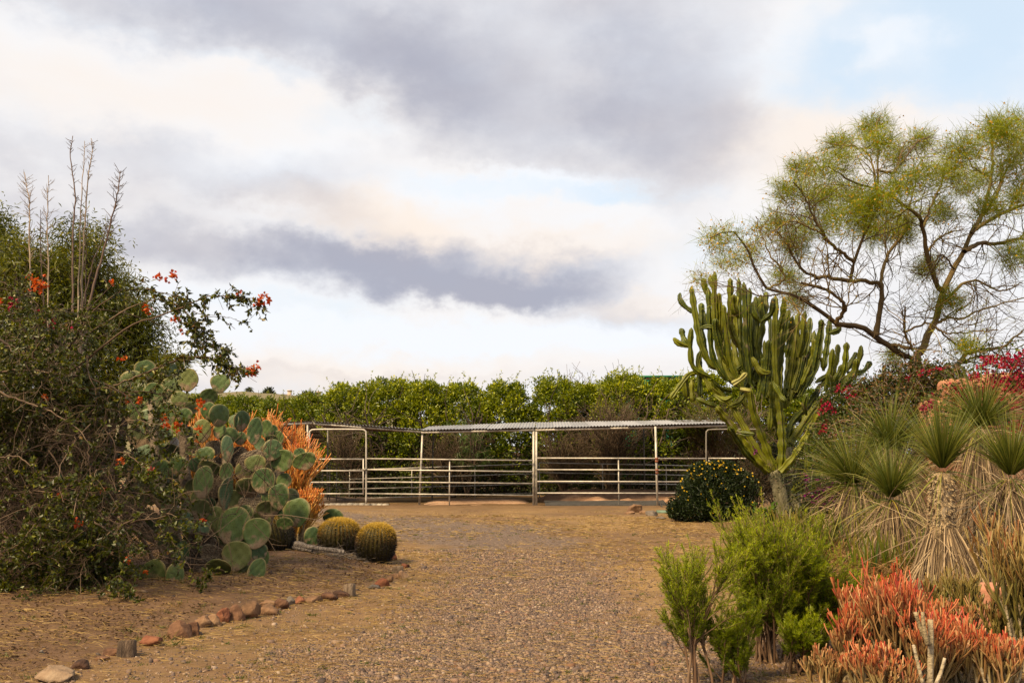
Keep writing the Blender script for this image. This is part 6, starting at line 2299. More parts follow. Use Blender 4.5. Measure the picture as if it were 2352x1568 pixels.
# ------------------------------------------------------------------ palo verde tree
M_PV = plant_mat('palo_verde_bark', [(0.0, (0.10, 0.07, 0.04)), (0.6, (0.18, 0.13, 0.065)), (1.0, (0.27, 0.205, 0.095))], trans=0, rough=0.8, noise=(2.5, 0.6, 1.3), bump=0.3)
L_PV = plant_mat('palo_verde_thread', [(0.0, (0.1408, 0.1729, 0.0113)), (0.5, (0.3117, 0.3570, 0.0178)), (1.0, (0.5430, 0.5466, 0.0365))], trans=0.35)
FL_PV = plant_mat('palo_verde_flower', [(0.0, (0.48, 0.30, 0.012)), (1.0, (0.72, 0.48, 0.03))], trans=0.35)
PY = 22.0
E7 = lambda x, y: (1552.3 + 0.39 * x, 235.2 + 0.39 * y)
b = at(*E7(1410, 1560), PY)
zt = b[2]
b[2] = gz(b[0], b[1])
pv = thing('palo_verde_tree', 'spreading fine leaved tree with yellow flowers rising behind the adobe wall', 'tree', b)
A = [(1420, 1570), (1440, 1480), (1480, 1380), (1510, 1310), (1545, 1240), (1575, 1110), (1640, 980), (1690, 880), (1740, 770), (1850, 690), (1960, 640), (2050, 600), (2180, 560)]
B = [(1408, 1570), (1330, 1490), (1250, 1430), (1180, 1380), (1110, 1330), (1020, 1310), (940, 1300), (870, 1240), (800, 1190), (740, 1160), (660, 1120), (540, 1100), (470, 990), (420, 860), (330, 760), (200, 800)]
limbs = [
    (A, 17, 5, 0, 0.5), (B, 15, 2.2, 0, -0.9),
    ([(1180, 1370), (1200, 1250), (1215, 1130), (1200, 1070), (1100, 1050), (1030, 1050), (1050, 940), (1090, 830), (1150, 700), (1190, 560)], 11, 3, -.2, -.5),
    ([(1215, 1130), (1215, 1000), (1260, 880), (1330, 780), (1380, 600), (1420, 430)], 8, 2.5, -.2, .4), ([(1030, 1050), (900, 1030), (780, 1010), (700, 920), (650, 830), (600, 760)], 8, 2, -.4, -.8),
    ([(940, 1300), (990, 1230), (985, 1180), (900, 1110), (740, 1060)], 8, 4, -.4, -.8), ([(1250, 1430), (1310, 1430), (1390, 1450), (1350, 1360), (1350, 1200)], 7, 3, -.1, -.3),
    ([(1050, 940), (960, 870), (870, 780), (800, 650), (740, 520), (690, 470)], 7, 2, -.4, -.9), ([(1190, 560), (1175, 480), (1150, 340), (1080, 270), (950, 250), (880, 235)], 5, 1.6, -.5, -.5),
    ([(1190, 560), (1190, 420), (1185, 260), (1180, 150), (1205, 80)], 5, 1.6, -.5, -.2), ([(1185, 400), (1290, 410), (1325, 300), (1350, 240)], 5, 2, -.4, 0), ([(1570, 1110), (1530, 1060), (1480, 900), (1455, 740), (1400, 640), (1200, 520), (1050, 470), (900, 380)], 11, 2.4, .1, -.7),
    ([(1470, 900), (1560, 790), (1700, 740)], 5, 2, 0, .6), ([(1455, 740), (1500, 620), (1560, 480), (1600, 320)], 6, 2, 0, .2), ([(1740, 770), (1810, 640), (1860, 440), (1865, 260), (1850, 120), (1830, 70)], 9, 2, .2, .3), ([(1700, 880), (1790, 830), (1900, 830), (2050, 800), (2200, 820)], 10, 4, .2, .8),
    ([(1600, 1160), (1700, 1060), (1800, 1060), (1920, 1110), (2040, 1060)], 6, 2.5, .1, .8), ([(1520, 1310), (1600, 1270), (1700, 1270), (1800, 1220), (2050, 1150)], 6, 2.5, .1, .6), ([(1760, 740), (1880, 560), (1940, 420), (2000, 300), (2040, 180)], 7, 2, .2, .6),
    ([(1290, 410), (1420, 240), (1500, 200)], 4, 1.6, -.2, .2), ([(1640, 980), (1560, 900), (1480, 1010), (1380, 1000)], 4, 2, .1, -.5), ([(1860, 440), (1750, 380), (1680, 260)], 5, 1.6, .3, .2), ([(1960, 640), (2040, 480), (2080, 330)], 6, 2, .5, .9),
    ([(1640, 1568), (1700, 1490), (1800, 1460), (1920, 1440), (2000, 1380), (2060, 1330)], 8, 3, .4, .9), ([(1620, 1580), (1750, 1500), (1850, 1500), (1980, 1530)], 6, 3, .5, 1.0), ([(1350, 1350), (1480, 1300), (1600, 1360), (1750, 1350), (1900, 1340)], 4, 2, -.3, -.5),
    ([(1510, 1310), (1620, 1400), (1720, 1460), (1900, 1410)], 4, 2, .2, .6), ([(540, 1100), (640, 1030), (560, 900), (500, 760), (470, 670)], 4, 1.5, -.6, -.8), ([(660, 1120), (500, 1140), (350, 1090), (100, 1040)], 3, 1, -.7, -.9), ([(870, 780), (700, 700), (600, 740)], 4, 1.5, -.6, -1.0)]
mw, mt, ml, mf = MB(), MB(), MB(), MB()
allp = []
for pts, r0, r1, d0, d1 in limbs:
    m_ = len(pts)
    P = np.array([at(*E7(x, y), PY + (d0 + (d1 - d0) * i / (m_ - 1)) * 2.2) for i, (x, y) in enumerate(pts)])
    if pts is A or pts is B:
        P = np.vstack([[b[0], b[1], b[2] - 0.1], P])
    q = spline(P, 30)
    q[1:-1] += RNG.normal(0, 0.012, q[1:-1].shape)
    rr = np.linspace(r0, r1, 30) * 0.39 * 1.55 * mpp(PY) * (1 + 0.06 * RNG.normal(size=30))
    mc = MB()
    tubes(mc, q[None], rr[None], 8)
    mc.build('limb' if not (pts is A or pts is B) else 'trunk', M_PV, pv, smooth=True)
    allp.append((q, rr))
Q = np.stack([q for q, r in allp])
Rr = np.stack([r for q, r in allp])
a = sprout(Q, Rr, 1.6, 14, 0.15, 0.93, (25, 75), (0.35, 0.8), 0.5)
k = a[0][:, 2] > 2.6
a = tuple(x[k] for x in a)
P1, R1 = grow(*a[:3], np.clip(a[3], 0.007, 0.015), n=8, wob=0.2, trop=(0, 0, 0.04))


def in_crown(P):
    qx, qy = to_px(P)
    lim = np.interp(qx, [1560, 1640, 1750, 1830, 1900, 1960, 2020, 2060, 2120, 2200, 2250, 2352], [640, 560, 490, 350, 325, 300, 262, 300, 305, 300, 265, 265])
    return np.all(qy > lim, axis=1)


k = in_crown(P1)
P1, R1, a = P1[k], R1[k], tuple(x[k] for x in a)
tubes(mt, P1, R1, 4)
a2 = sprout(P1, R1, a[2], 6, 0.2, 1, (25, 70), (0.35, 0.75), 0.6)
P2, R2 = grow(*a2[:3], np.clip(a2[3], 0.0038, 0.008), n=6, wob=0.25, trop=(0, 0, 0.02))
k = in_crown(P2)
P2, R2 = P2[k], R2[k]
tubes(mt, P2, R2, 3)
mt.build('twigs', M_PV, pv, kind='stuff')
clus = [(900, 380, 120), (1170, 150, 80), (1185, 250, 90), (960, 250, 80), (740, 400, 70), (700, 520, 100), (990, 520, 120), (1250, 560, 160), (1270, 700, 130), (820, 720, 170), (700, 850, 90), (1000, 700, 120), (1150, 780, 90), (1400, 450, 130), (1440, 230, 90), (1550, 650, 110), (1700, 280, 110), (1900, 200, 140), (2000, 150, 110),
        (1750, 480, 110), (1980, 400, 140), (2030, 560, 100), (1480, 980, 90), (1600, 1180, 90), (300, 800, 80), (220, 820, 70), (400, 920, 80), (300, 950, 80), (510, 760, 50), (650, 1040, 60), (720, 1170, 50), (2000, 900, 110), (1720, 1440, 40), (1290, 1500, 40), (1840, 620, 80), (1130, 620, 110), (860, 560, 90), (1340, 780, 100), (150, 1045, 40), (620, 700, 70), (1620, 420, 70), (1300, 330, 60), (2060, 260, 90), (460, 850, 50)]
for (x, y, r) in clus:
    dep = 2.0 * math.sin(x * 0.011 + y * 0.017)
    c = at(*E7(x, y), PY + dep)
    rr = r * 0.39 * mpp(PY) * 0.92
    k = int(9 + r * 0.30)
    tips = c + rand_dir(k) * rr * RNG.random(k)[:, None] ** 0.45 * (1.15, 1.3, 0.68)
    n = 27 if x > 560 else 11
    PP = np.repeat(tips, n, 0) + RNG.normal(0, 0.105, (k * n, 3))
    dd = np.repeat(rand_dir(k, 0.5), n, 0) * 0.8 + rand_dir(k * n, 0.15) * 0.75 + nrm(PP - c) * 0.3
    blades(ml, PP, dd, U(0.18, 0.44, k * n), 0.0078, 0.15, 2, rnd=np.clip(np.repeat(RNG.random(k), n) * 0.5 + RNG.random(k * n) * 0.5, 0, 1))
    s0 = np.repeat([c], k, 0) + RNG.normal(0, 0.15, (k, 3))
    f_ = tips[RNG.integers(0, k, int(k * 3.2))] + RNG.normal(0, 0.14, (int(k * 3.2), 3))
    leaves(mf, f_, rand_dir(len(f_)), 0.05, 0.045)
k = (P2[:, -1, 2] > 3.6) & (RNG.random(len(P2)) < 0.16)
pp, pd = on_paths(P2[k], 5, 0.3, 1)
blades(ml, pp, pd * 0.7 + rand_dir(len(pp), 0.2) * 0.8, U(0.1, 0.3, len(pp)), 0.007, 0.1, 2)
f_ = pp[RNG.random(len(pp)) < 0.10]
leaves(mf, f_, rand_dir(len(f_)), 0.042, 0.038)
ml.build('crown', L_PV, pv, kind='stuff')
mf.build('blossom', FL_PV, pv, kind='stuff')

# ------------------------------------------------------------------ adobe wall
M_ADOBE = stone_mat('adobe_plaster', [(0.3, (0.34, 0.135, 0.075)), (0.5, (0.45, 0.19, 0.105)), (0.7, (0.52, 0.25, 0.145))], 2.0, bump=0.25, bscale=22)
WY = 17.5
t = thing('adobe_wall', 'stepped terracotta adobe wall with rounded corners behind the yuccas', 'wall', (8.4, WY, 0.0))


def soft_block(name, x0, x1, y0, y1, z0, z1, mat, parent, bev=0.12):
    import bmesh
    bm = bmesh.new()
    bmesh.ops.create_cube(bm, size=1.0)
    for v in bm.verts:
        v.co = Vector((x0 + (v.co.x + 0.5) * (x1 - x0), y0 + (v.co.y + 0.5) * (y1 - y0), z0 + (v.co.z + 0.5) * (z1 - z0)))
    bmesh.ops.bevel(bm, geom=list(bm.edges), offset=bev, segments=4, affect='EDGES', profile=0.5)
    V = np.array([v.co[:] for v in bm.verts])
    mb = MB()
    fs = {}
    for f in bm.faces:
        fs.setdefault(len(f.verts), []).append([v.index for v in f.verts])
    first = True
    for k, v in fs.items():
        if first:
            mb.add(V, np.array(v))
            first = False
        else:
            mb.f.append(np.array(v))
            mb.mi.append(np.zeros(len(v), np.int32))
    bm.free()
    return mb.build(name, mat, parent, smooth=True)


xa, xb, xc = at(2126, 900, WY)[0], at(2178, 900, WY)[0], at(2255, 900, WY)[0]
za, zb, zc = at(2126, 918, WY)[2], at(2178, 868, WY)[2], at(2300, 858, WY)[2]
soft_block('wall_step', xa, xb + 0.3, WY, WY + 0.5, -0.3, za, M_ADOBE, t)
soft_block('wall_step', xb, xc + 0.4, WY - 0.03, WY + 0.55, -0.3, zb, M_ADOBE, t)
soft_block('wall_step', xc, xc + 7.5, WY - 0.35, WY + 0.6, -0.3, zc, M_ADOBE, t)

# ------------------------------------------------------------------ crimson bougainvillea on the wall and dry vine beside it
L_BOUG2 = plant_mat('wall_vine_leaf', [(0.0, (0.0205, 0.0340, 0.0068)), (0.45, (0.0533, 0.0808, 0.0119)), (0.8, (0.1066, 0.1318, 0.0170)), (1.0, (0.2214, 0.2210, 0.0340))], trans=0.35, rough=0.45)
L_DRYV = plant_mat('dry_vine_leaf', [(0.0, (0.06, 0.03, 0.015)), (0.5, (0.15, 0.08, 0.035)), (1.0, (0.26, 0.155, 0.07))], trans=0.25)
BR_MG = plant_mat('magenta_bract', [(0.0, (0.20, 0.006, 0.05)), (0.5, (0.36, 0.012, 0.075)), (1.0, (0.50, 0.03, 0.14))], trans=0.35)
BR_PU = plant_mat('purple_bract', [(0.0, (0.09, 0.006, 0.06)), (1.0, (0.24, 0.02, 0.16))], trans=0.3)


def vine(label, blobs, base, leaf, twig=M_BARK, per=900, cane=60, leafs=(0.04, 0.075), name='bougainvillea', drymix=None, cat='vine', tw=0.5, group=None):
    t = thing(name, label, cat, base, group)
    ms, mv, md = MB(), MB(), MB()
    for (px, py, r, Y) in blobs:
        c = at(px, py, Y)
        rr = r * mpp(Y)
        k = cane
        s = c + RNG.normal(0, 0.5, (k, 3)) * rr
        P, R = grow(s, rand_dir(k, 0.15), U(0.5, 1.3, k) * rr, 0.009, 7, 0.22, (0, 0, -0.05))
        g = height(P[..., 0], P[..., 1])
        P[..., 2] = np.maximum(P[..., 2], g + 0.02)
        tubes(ms, P, np.maximum(R, 0.004), 3)
        pos, dr = on_paths(P, max(4, per // k), 0, 1)
        pos = pos + RNG.normal(0, 0.05, pos.shape)
        if drymix:
            w = RNG.random(len(pos)) < drymix
            leaves(md, pos[w], dr[w] + rand_dir(w.sum()), U(*leafs, w.sum()), U(*leafs, w.sum()) * 0.6)
            pos, dr = pos[~w], dr[~w]
        leaves(mv, pos, dr * 0.4 + rand_dir(len(pos), -0.1), U(*leafs, len(pos)), U(*leafs, len(pos)) * 0.65)
    ms.build('stems', twig, t, kind='stuff')
    mv.build('foliage', leaf, t, kind='stuff')
    if drymix:
        md.build('dry_foliage', L_DRYV, t, kind='stuff')
    return t


g_ = lambda px, Y: (at(px, 1000, Y)[0], Y, gz(at(px, 1000, Y)[0], Y))
v1 = vine('crimson bougainvillea spilling over the adobe wall', [(2230, 880, 50, 16.9), (2290, 850, 45, 16.9), (2340, 840, 50, 16.9), (2330, 900, 60, 16.8), (2250, 930, 60, 16.8), (2200, 960, 50, 16.7), (2320, 980, 70, 16.5), (2350, 1060, 70, 16.3), (2240, 1000, 60, 16.5), (2170, 990, 40, 16.5), (2160, 930, 30, 16.9)], g_(2300, 17.0), L_BOUG2, per=260, cane=20)
for (px, py, r, n) in [(2260, 830, 12, 18), (2285, 832, 16, 24), (2305, 842, 12, 16), (2330, 825, 16, 26), (2345, 838, 18, 30), (2240, 868, 12, 16), (2280, 866, 14, 20), (2312, 875, 12, 16), (2335, 870, 14, 20), (2270, 890, 22, 40), (2285, 898, 18, 30), (2255, 900, 12, 16), (2190, 900, 13, 20), (2205, 903, 12, 18), (2320, 895, 12, 16), (2348, 890, 14, 20), (2210, 920, 12, 16), (2225, 926, 12, 14), (2140, 930, 14, 20), (2190, 928, 8, 8), (2130, 940, 10, 12), (2125, 945, 9, 10), (2342, 925, 16, 22), (2325, 930, 10, 12), (2205, 975, 10, 12), (2335, 985, 20, 36), (2350, 1000, 22, 40), (2345, 970, 16, 24), (2320, 1000, 12, 14), (2165, 985, 8, 8), (2350, 870, 10, 12), (2295, 960, 8, 8)]:
    flower_cluster(v1, px, py, 16.35 + U(0, 0.3), r * 1.1, BR_MG if U(0, 1) < 0.4 else BR_CR, int(n * 1.3), 0.055)
v2 = vine('dry brown and green vine heap between the cactus and the adobe wall', [(2000, 905, 40, 18.6), (2040, 890, 42, 18.6), (2080, 875, 40, 18.6), (2110, 870, 40, 18.6), (2150, 880, 40, 18.4), (2020, 940, 50, 18.4), (2070, 920, 55, 18.2), (2120, 915, 50, 18.2), (2060, 970, 60, 18.0), (2010, 980, 60, 18.0), (2120, 960, 50, 18.0), (1985, 1030, 70, 17.6), (2040, 1050, 70, 17.4), (2100, 1030, 60, 17.4), (2180, 870, 30, 18.6)], g_(2060, 18.6), L_BOUG2, per=1300, cane=60, drymix=0.45, name='dry_vine')
for (px, py, r, n) in [(2115, 855, 8, 8), (2135, 858, 7, 6), (2085, 868, 6, 5), (2160, 852, 8, 8)]:
    flower_cluster(v2, px, py, 18.0, r, BR_CR, n, 0.055)
v3 = vine('dark leaved crimson bougainvillea climbing right beside the candelabra cactus', [(1965, 905, 40, 21.5), (1930, 925, 40, 21.5), (1965, 945, 45, 21.2), (1925, 965, 45, 21.2), (1990, 935, 45, 21.3), (1910, 1000, 45, 21.0), (1950, 1010, 55, 20.8), (1905, 1050, 50, 20.8), (1960, 1070, 60, 20.5)], g_(1950, 21.5), L_BOUG2, per=1400, cane=44)
for (px, py, r, n) in [(1945, 905, 14, 20), (1965, 912, 14, 20), (1985, 905, 12, 16), (1895, 932, 12, 16), (1910, 938, 13, 18), (1885, 945, 9, 10), (1890, 985, 13, 18), (1900, 975, 9, 10), (1915, 1000, 10, 12), (1905, 1012, 10, 12), (1925, 895, 8, 8), (1950, 890, 8, 8)]:
    flower_cluster(v3, px, py, 20.7 + U(0, 0.2), r, BR_CR, n, 0.06)
v4 = vine('low dark purple bougainvillea behind the base of the candelabra cactus', [(1860, 1110, 45, 23.5), (1890, 1140, 50, 23.0), (1920, 1110, 50, 23.0), (1930, 1160, 50, 22.5), (1870, 1170, 45, 22.8), (1960, 1140, 50, 22.0)], g_(1900, 23), plant_mat('dark_vine_leaf', [(0.0, (0.015, 0.02, 0.008)), (1.0, (0.06, 0.075, 0.02))], trans=0.2), per=900, cane=40)
for (px, py, r, n) in [(1860, 1105, 12, 14), (1880, 1125, 14, 18), (1895, 1140, 14, 18), (1905, 1120, 14, 16), (1915, 1150, 16, 20), (1870, 1150, 12, 14), (1890, 1165, 12, 14), (1925, 1130, 12, 14), (1850, 1130, 10, 10), (1935, 1165, 12, 14), (1900, 1075, 8, 8), (1845, 1090, 8, 8), (1735, 1035, 6, 6)]:
    flower_cluster(v4, px, py, 21.9 + U(0, 0.3), r, BR_PU, n, 0.06)
# grey brown thicket under the cactus
twig_bush('dead_bush', 'dark brown thicket between the daisy bush and the cactus trunk', 1730, 1190, 1060, 130, 25.6, M_DEAD, 16, 0, 7, 6, 0.02, M_DEADL, 'dead bushes inside the hedge', 0.005)
twig_bush('dead_bush', 'dark twiggy bush right behind the cactus trunk', 1790, 1185, 1010, 150, 27.0, M_DEAD, 16, 0, 7, 7, 0.02, UND, 'dead bushes inside the hedge', 0.005, nleaf=6, leafsize=(0.05, 0.1))
# broad leaved plant at the cactus foot
L_BROAD = plant_mat('broad_leaf', [(0.0, (0.06, 0.11, 0.02)), (1.0, (0.14, 0.20, 0.04))], trans=0.3, rough=0.4)
p = gnd(1762, 1212)
t = thing('broad_leaved_plant', 'small bright green broad leaved plant at the foot of the cactus', 'plant', p)
mb = MB()
P, R = grow(np.repeat([p], 9, 0), rand_dir(9, 1.6), U(0.3, 0.55, 9), 0.008, 5, 0.1)
tubes(mb, P, R, 4)
mb.build('stems', L_BROAD, t, kind='stuff')
mb = MB()
pp, pd = on_paths(P, 16, 0.2, 1)
leaves(mb, pp, pd * 0.3 + rand_dir(len(pp), 0.35), U(0.10, 0.18, len(pp)), U(0.05, 0.08, len(pp)))
mb.build('leaves', L_BROAD, t, kind='stuff')

# ------------------------------------------------------------------ yuccas
L_YUC = plant_mat('yucca_leaf', [(0.0, (0.0518, 0.0720, 0.0199)), (0.5, (0.1139, 0.1406, 0.0379)), (0.85, (0.2070, 0.2194, 0.0632)), (1.0, (0.4554, 0.3600, 0.1173))], tip=[(0.0, (0.1035, 0.1294, 0.0406)), (0.6, (0.2381, 0.2531, 0.0812)), (1.0, (0.5175, 0.4387, 0.1715))], trans=0.25, rough=0.45)
L_SKIRT = plant_mat('yucca_dead_leaf', [(0.0, (0.13, 0.09, 0.06)), (0.4, (0.29, 0.215, 0.145)), (0.75, (0.48, 0.37, 0.255)), (1.0, (0.68, 0.53, 0.34))], trans=0.12, rough=0.75)
M_YTR = stone_mat('yucca_trunk', [(0.3, (0.34, 0.22, 0.10)), (0.5, (0.60, 0.43, 0.24)), (0.7, (0.72, 0.57, 0.36))], 14, stretch=(1, 1, 2.5), bump=1.0)


def yucca(label, head, base_px, Y, leaf_px, n_leaf, skirt, trunk_r_px, tilt=(0, 0), bare=None, skirt_len=0.8, up=0.35, droopy=0.1, skirt_w=1.0, mess_f=0.12, low_f=0.13):
    h = at(*head, Y)
    b = at(*base_px, Y)
    b[2] = gz(b[0], b[1])
    s = mpp(Y)
    t = thing('yucca', label, 'yucca', b, 'tall yuccas with dead leaf skirts')
    r = trunk_r_px * s
    q = spline([b, (b + h) / 2 + (0.02, 0.02, 0), h], 24)
    mb = MB()
    tubes(mb, q[None], (r * (1.05 - 0.25 * np.linspace(0, 1, 24)) * (1 + 0.05 * RNG.normal(size=24)))[None], 14)
    # old leaf bases
    n = 1500
    u = RNG.random(n)
    ph = U(0, 6.28, n)
    o_ = np.stack([np.cos(ph), np.sin(ph), 0 * ph], -1)
    pos = b + (h - b) * u[:, None] + o_ * r * 0.85
    leaves(mb, pos, o_ * 0.9 + (0, 0, -0.7), 0.05, 0.02)
    mb.build('trunk', M_YTR, t, smooth=False)
    mb = MB()
    L = leaf_px * s * 1.02
    d = rand_dir(n_leaf, 0)
    n_leaf = int(n_leaf * 1.35)
    el = np.arcsin(np.clip(np.where(RNG.random(n_leaf) < low_f, U(-0.6, 0.1, n_leaf), U(0.0, 1, n_leaf)), -1, 1))
    ph = U(0, 6.28, n_leaf)
    d = np.stack([np.cos(ph) * np.cos(el), np.sin(ph) * np.cos(el), np.sin(el) + up * 1.5 * (el > 0)], -1)
    d += RNG.normal(0, 0.13, d.shape)
    d[:, 0] += tilt[0]
    d[:, 1] += tilt[1]
    d = nrm(d)
    rn = np.where(el < -0.15, np.clip(RNG.random(n_leaf) * 0.5 + 0.55, 0, 1), RNG.random(n_leaf) * 0.86)
    blades(mb, h + d * 0.04 + (0, 0, 0.02), d, L * U(0.55, 1.18, n_leaf), U(0.006, 0.0105, n_leaf), droopy * U(0.0, 4.5, n_leaf) + 0.25 * (el < 0.15), 5, rnd=rn, tip=0.04)
    mb.build('leaf_rosette', L_YUC, t, kind='stuff')
    mb = MB()
    n = int(skirt * 1.7)
    ph = U(0, 6.28, n)
    o_ = np.stack([np.cos(ph), np.sin(ph), 0 * ph], -1)
    u = RNG.random(n) ** 0.8
    lo, hi = (0.12, 0.99) if bare is None else bare
    u = lo + (hi - lo) * u
    pos = b + (h - b) * u[:, None] + o_ * r * 0.95
    dd = o_ * U(0.03, 0.30, n)[:, None] * skirt_w + np.stack([0 * u, 0 * u, U(-1.0, -0.6, n) + 0.25 * (u > 0.94)], -1) + RNG.normal(0, 0.09, (n, 3))
    mess = RNG.random(n) < mess_f
    dd = np.where(mess[:, None], o_ * 0.8 + rand_dir(n, -0.25), dd)
    Ls = skirt_len * L * U(0.6, 1.25, n)
    Ls = np.minimum(Ls, (pos[:, 2] - b[2]) * 1.25 + 0.1)
    blades(mb, pos, dd, Ls, U(0.006, 0.012, n), U(0.15, 0.8, n), 5, tip=0.12)
    mb.build('dead_leaf_skirt', L_SKIRT, t, kind='stuff')
    return t


yucca('front yucca with a bare straw coloured trunk and long pale skirt', (2165, 1085), (2160, 1420), 10.2, 165, 420, 2800, 28, (0.0, -0.05), (0.15, 0.60), 1.3, 0.85, 0.07, 0.85, 0.015, 0.04)
yucca('rightmost yucca, cut off by the picture edge', (2322, 1100), (2300, 1420), 10.7, 165, 420, 2200, 22, (0.05, 0), (0.25, 0.98), 1.3, 0.75, 0.08, 0.6, 0.08, 0.08)
yucca('highest yucca, green head against the crimson bougainvillea', (2255, 985), (2245, 1400), 12.6, 165, 460, 1500, 24, (0, 0), None, 0.9, 0.35)
yucca('yucca left of the bare trunked one with wide drooping skirt', (2045, 1030), (2070, 1380), 13.2, 175, 460, 2200, 24, (-0.1, 0), None, 0.9, 0.2, 0.15, 1.5)
yucca('low yucca head just below and left of the bare trunk', (2048, 1150), (2060, 1400), 11.4, 150, 380, 1300, 22, (0.02, -0.1), None, 0.9, 0.7)
yucca('leftmost yucca reaching toward the candelabra cactus', (1962, 1115), (1985, 1370), 13.0, 175, 400, 1500, 22, (-0.35, -0.1), None, 0.8, 0.3)
# cut scar on the bare trunk
q = at(2181, 1178, 10.05)
m_ = MB()
V, F = ico(2)
m_.add(V * (0.05, 0.02, 0.065) + q + (0, 0.07, 0), F)
o = m_.build('cut_branch_scar', stone_mat('cut_scar', [(0.3, (0.28, 0.22, 0.15)), (0.7, (0.42, 0.35, 0.26))], 8), bpy.data.objects['yucca'], smooth=True)

# ------------------------------------------------------------------ strap leaved clump and dry thatch
L_STRAP = plant_mat('strap_leaf', [(0.0, (0.05, 0.085, 0.015)), (0.6, (0.12, 0.16, 0.028)), (1.0, (0.22, 0.24, 0.06))], tip=[(0.0, (0.10, 0.13, 0.03)), (1.0, (0.34, 0.26, 0.11))], tip_pow=4.0, trans=0.25, rough=0.4)
L_THATCH = plant_mat('dry_thatch', [(0.0, (0.11, 0.06, 0.025)), (0.5, (0.26, 0.155, 0.07)), (1.0, (0.42, 0.29, 0.15))], trans=0.2, rough=0.7)


def strap_clump(label, px, py, Y, w_px, n, L, thatch, green=0.6):
    b = at(px, py, Y)
    b[2] = gz(b[0], b[1])
    t = thing('strap_leaved_clump', label, 'plant', b, 'strap leaved clumps among the yuccas')
    w = w_px * mpp(Y) / 2
    mb = MB()
    P0 = b + np.stack([U(-w, w, n), U(-0.35, 0.35, n), np.zeros(n)], -1)
    P0[:, 2] = height(P0[:, 0], P0[:, 1])
    d = rand_dir(n, 0) * (0.35, 0.35, 0)
    d[:, 2] = 1
    blades(mb, P0, d, L * U(0.75, 1.1, n), U(0.014, 0.026, n), 0.03, 4, tip=0.55)
    mb.build('green_leaves', L_STRAP, t, kind='stuff')
    mb = MB()
    n = thatch
    P0 = b + np.stack([U(-w * 1.1, w * 1.1, n), U(-0.5, 0.45, n), np.zeros(n)], -1)
    P0[:, 2] = height(P0[:, 0], P0[:, 1])
    P0[:, 2] += U(0, 0.5, n) * L * 0.8
    d = rand_dir(n, 0.8)
    d[:, 1] -= 0.2
    blades(mb, P0, d, L * U(0.35, 0.9, n), U(0.006, 0.014, n), U(0.3, 1.1, n), 4)
    mb.build('dry_leaves', L_THATCH, t, kind='stuff')


strap_clump('upright clump of cut green strap leaves before the cactus trunk', 1865, 1300, 13.2, 210, 240, 0.86, 1200)
strap_clump('brown dry clump with few green blades below the left yuccas', 1960, 1330, 12.6, 200, 110, 0.80, 2200)
strap_clump('dark dry clump at the foot of the bare yucca trunk', 2050, 1390, 10.9, 190, 90, 0.72, 2200)
strap_clump('narrow green strap clump right behind the bright feathery shrub', 1800, 1290, 14.0, 90, 60, 0.75, 300)

# ------------------------------------------------------------------ bright feathery shrubs in front
L_BACC = plant_mat('broom_leaf', [(0.0, (0.08, 0.11, 0.010)), (0.4, (0.20, 0.25, 0.016)), (0.8, (0.40, 0.45, 0.025)), (1.0, (0.58, 0.60, 0.04))], trans=0.35, rough=0.5)
M_BST = plant_mat('broom_stem', [(0.0, (0.09, 0.05, 0.03)), (0.5, (0.18, 0.115, 0.075)), (1.0, (0.28, 0.20, 0.14))], trans=0, rough=0.9)


def broom(label, px, Y, top, w_px, n1, group='bright feathery shrubs', k2=7, k3=5, bare=0.35, base_off=0.0, leafn=64):
    b = at(px, 1500, Y)
    b[2] = gz(b[0], b[1])
    H = (at(px, top, Y)[2] - b[2]) * 1.05
    w = w_px * mpp(Y) / 2
    t = thing('feathery_shrub', label, 'shrub', b, group)
    mb = MB()
    ph, q = U(0, 6.28, n1), np.sqrt(RNG.random(n1))
    d = np.stack([np.cos(ph) * q * w / H, np.sin(ph) * q * w / H * 0.8, np.ones(n1)], -1)
    P, R = grow(np.repeat([b], n1, 0) + RNG.normal(0, 0.05, (n1, 3)) * (1, 1, 0), d, H * U(0.62, 0.85, n1), 0.010, 8, 0.10, (0, 0, 0.03), 0.5)
    tubes(mb, P, R, 5)
    a = sprout(P, R, H * 0.5, k2, bare, 1.0, (12, 38), (0.35, 0.75), 0.55)
    P2, R2 = grow(*a, n=6, wob=0.10, trop=(0, 0, 0.06))
    tubes(mb, P2, np.maximum(R2, 0.003), 4)
    a3 = sprout(P2, R2, a[2], k3, 0.25, 1.0, (10, 34), (0.3, 0.7), 0.6)
    P3, R3 = grow(*a3, n=5, wob=0.08, trop=(0, 0, 0.08))
    tubes(mb, P3, np.full(R3.shape, 0.0022), 3)
    mb.build('stems', M_BST, t, kind='stuff')
    mb = MB()
    pp, pd = on_paths(P3, leafn, 0.05, 1.05)
    hz = np.clip((pp[:, 2] - b[2]) / H, 0, 1)
    blades(mb, pp, pd * 0.9 + rand_dir(len(pp), 0.15) * 0.75, U(0.016, 0.036, len(pp)), 0.0042, 0.0, 1, rnd=np.clip(0.45 * RNG.random(len(pp)) + 0.6 * hz * np.repeat(U(0.6, 1.1, len(P3)), leafn), 0, 1), tip=0.2)
    pp, pd = on_paths(P2, 20, 0.5, 1)
    blades(mb, pp, pd * 0.8 + rand_dir(len(pp), 0.1) * 0.8, U(0.02, 0.04, len(pp)), 0.0046, 0.0, 1, rnd=RNG.random(len(pp)) * 0.7, tip=0.2)
    mb.build('foliage', L_BACC, t, kind='stuff')


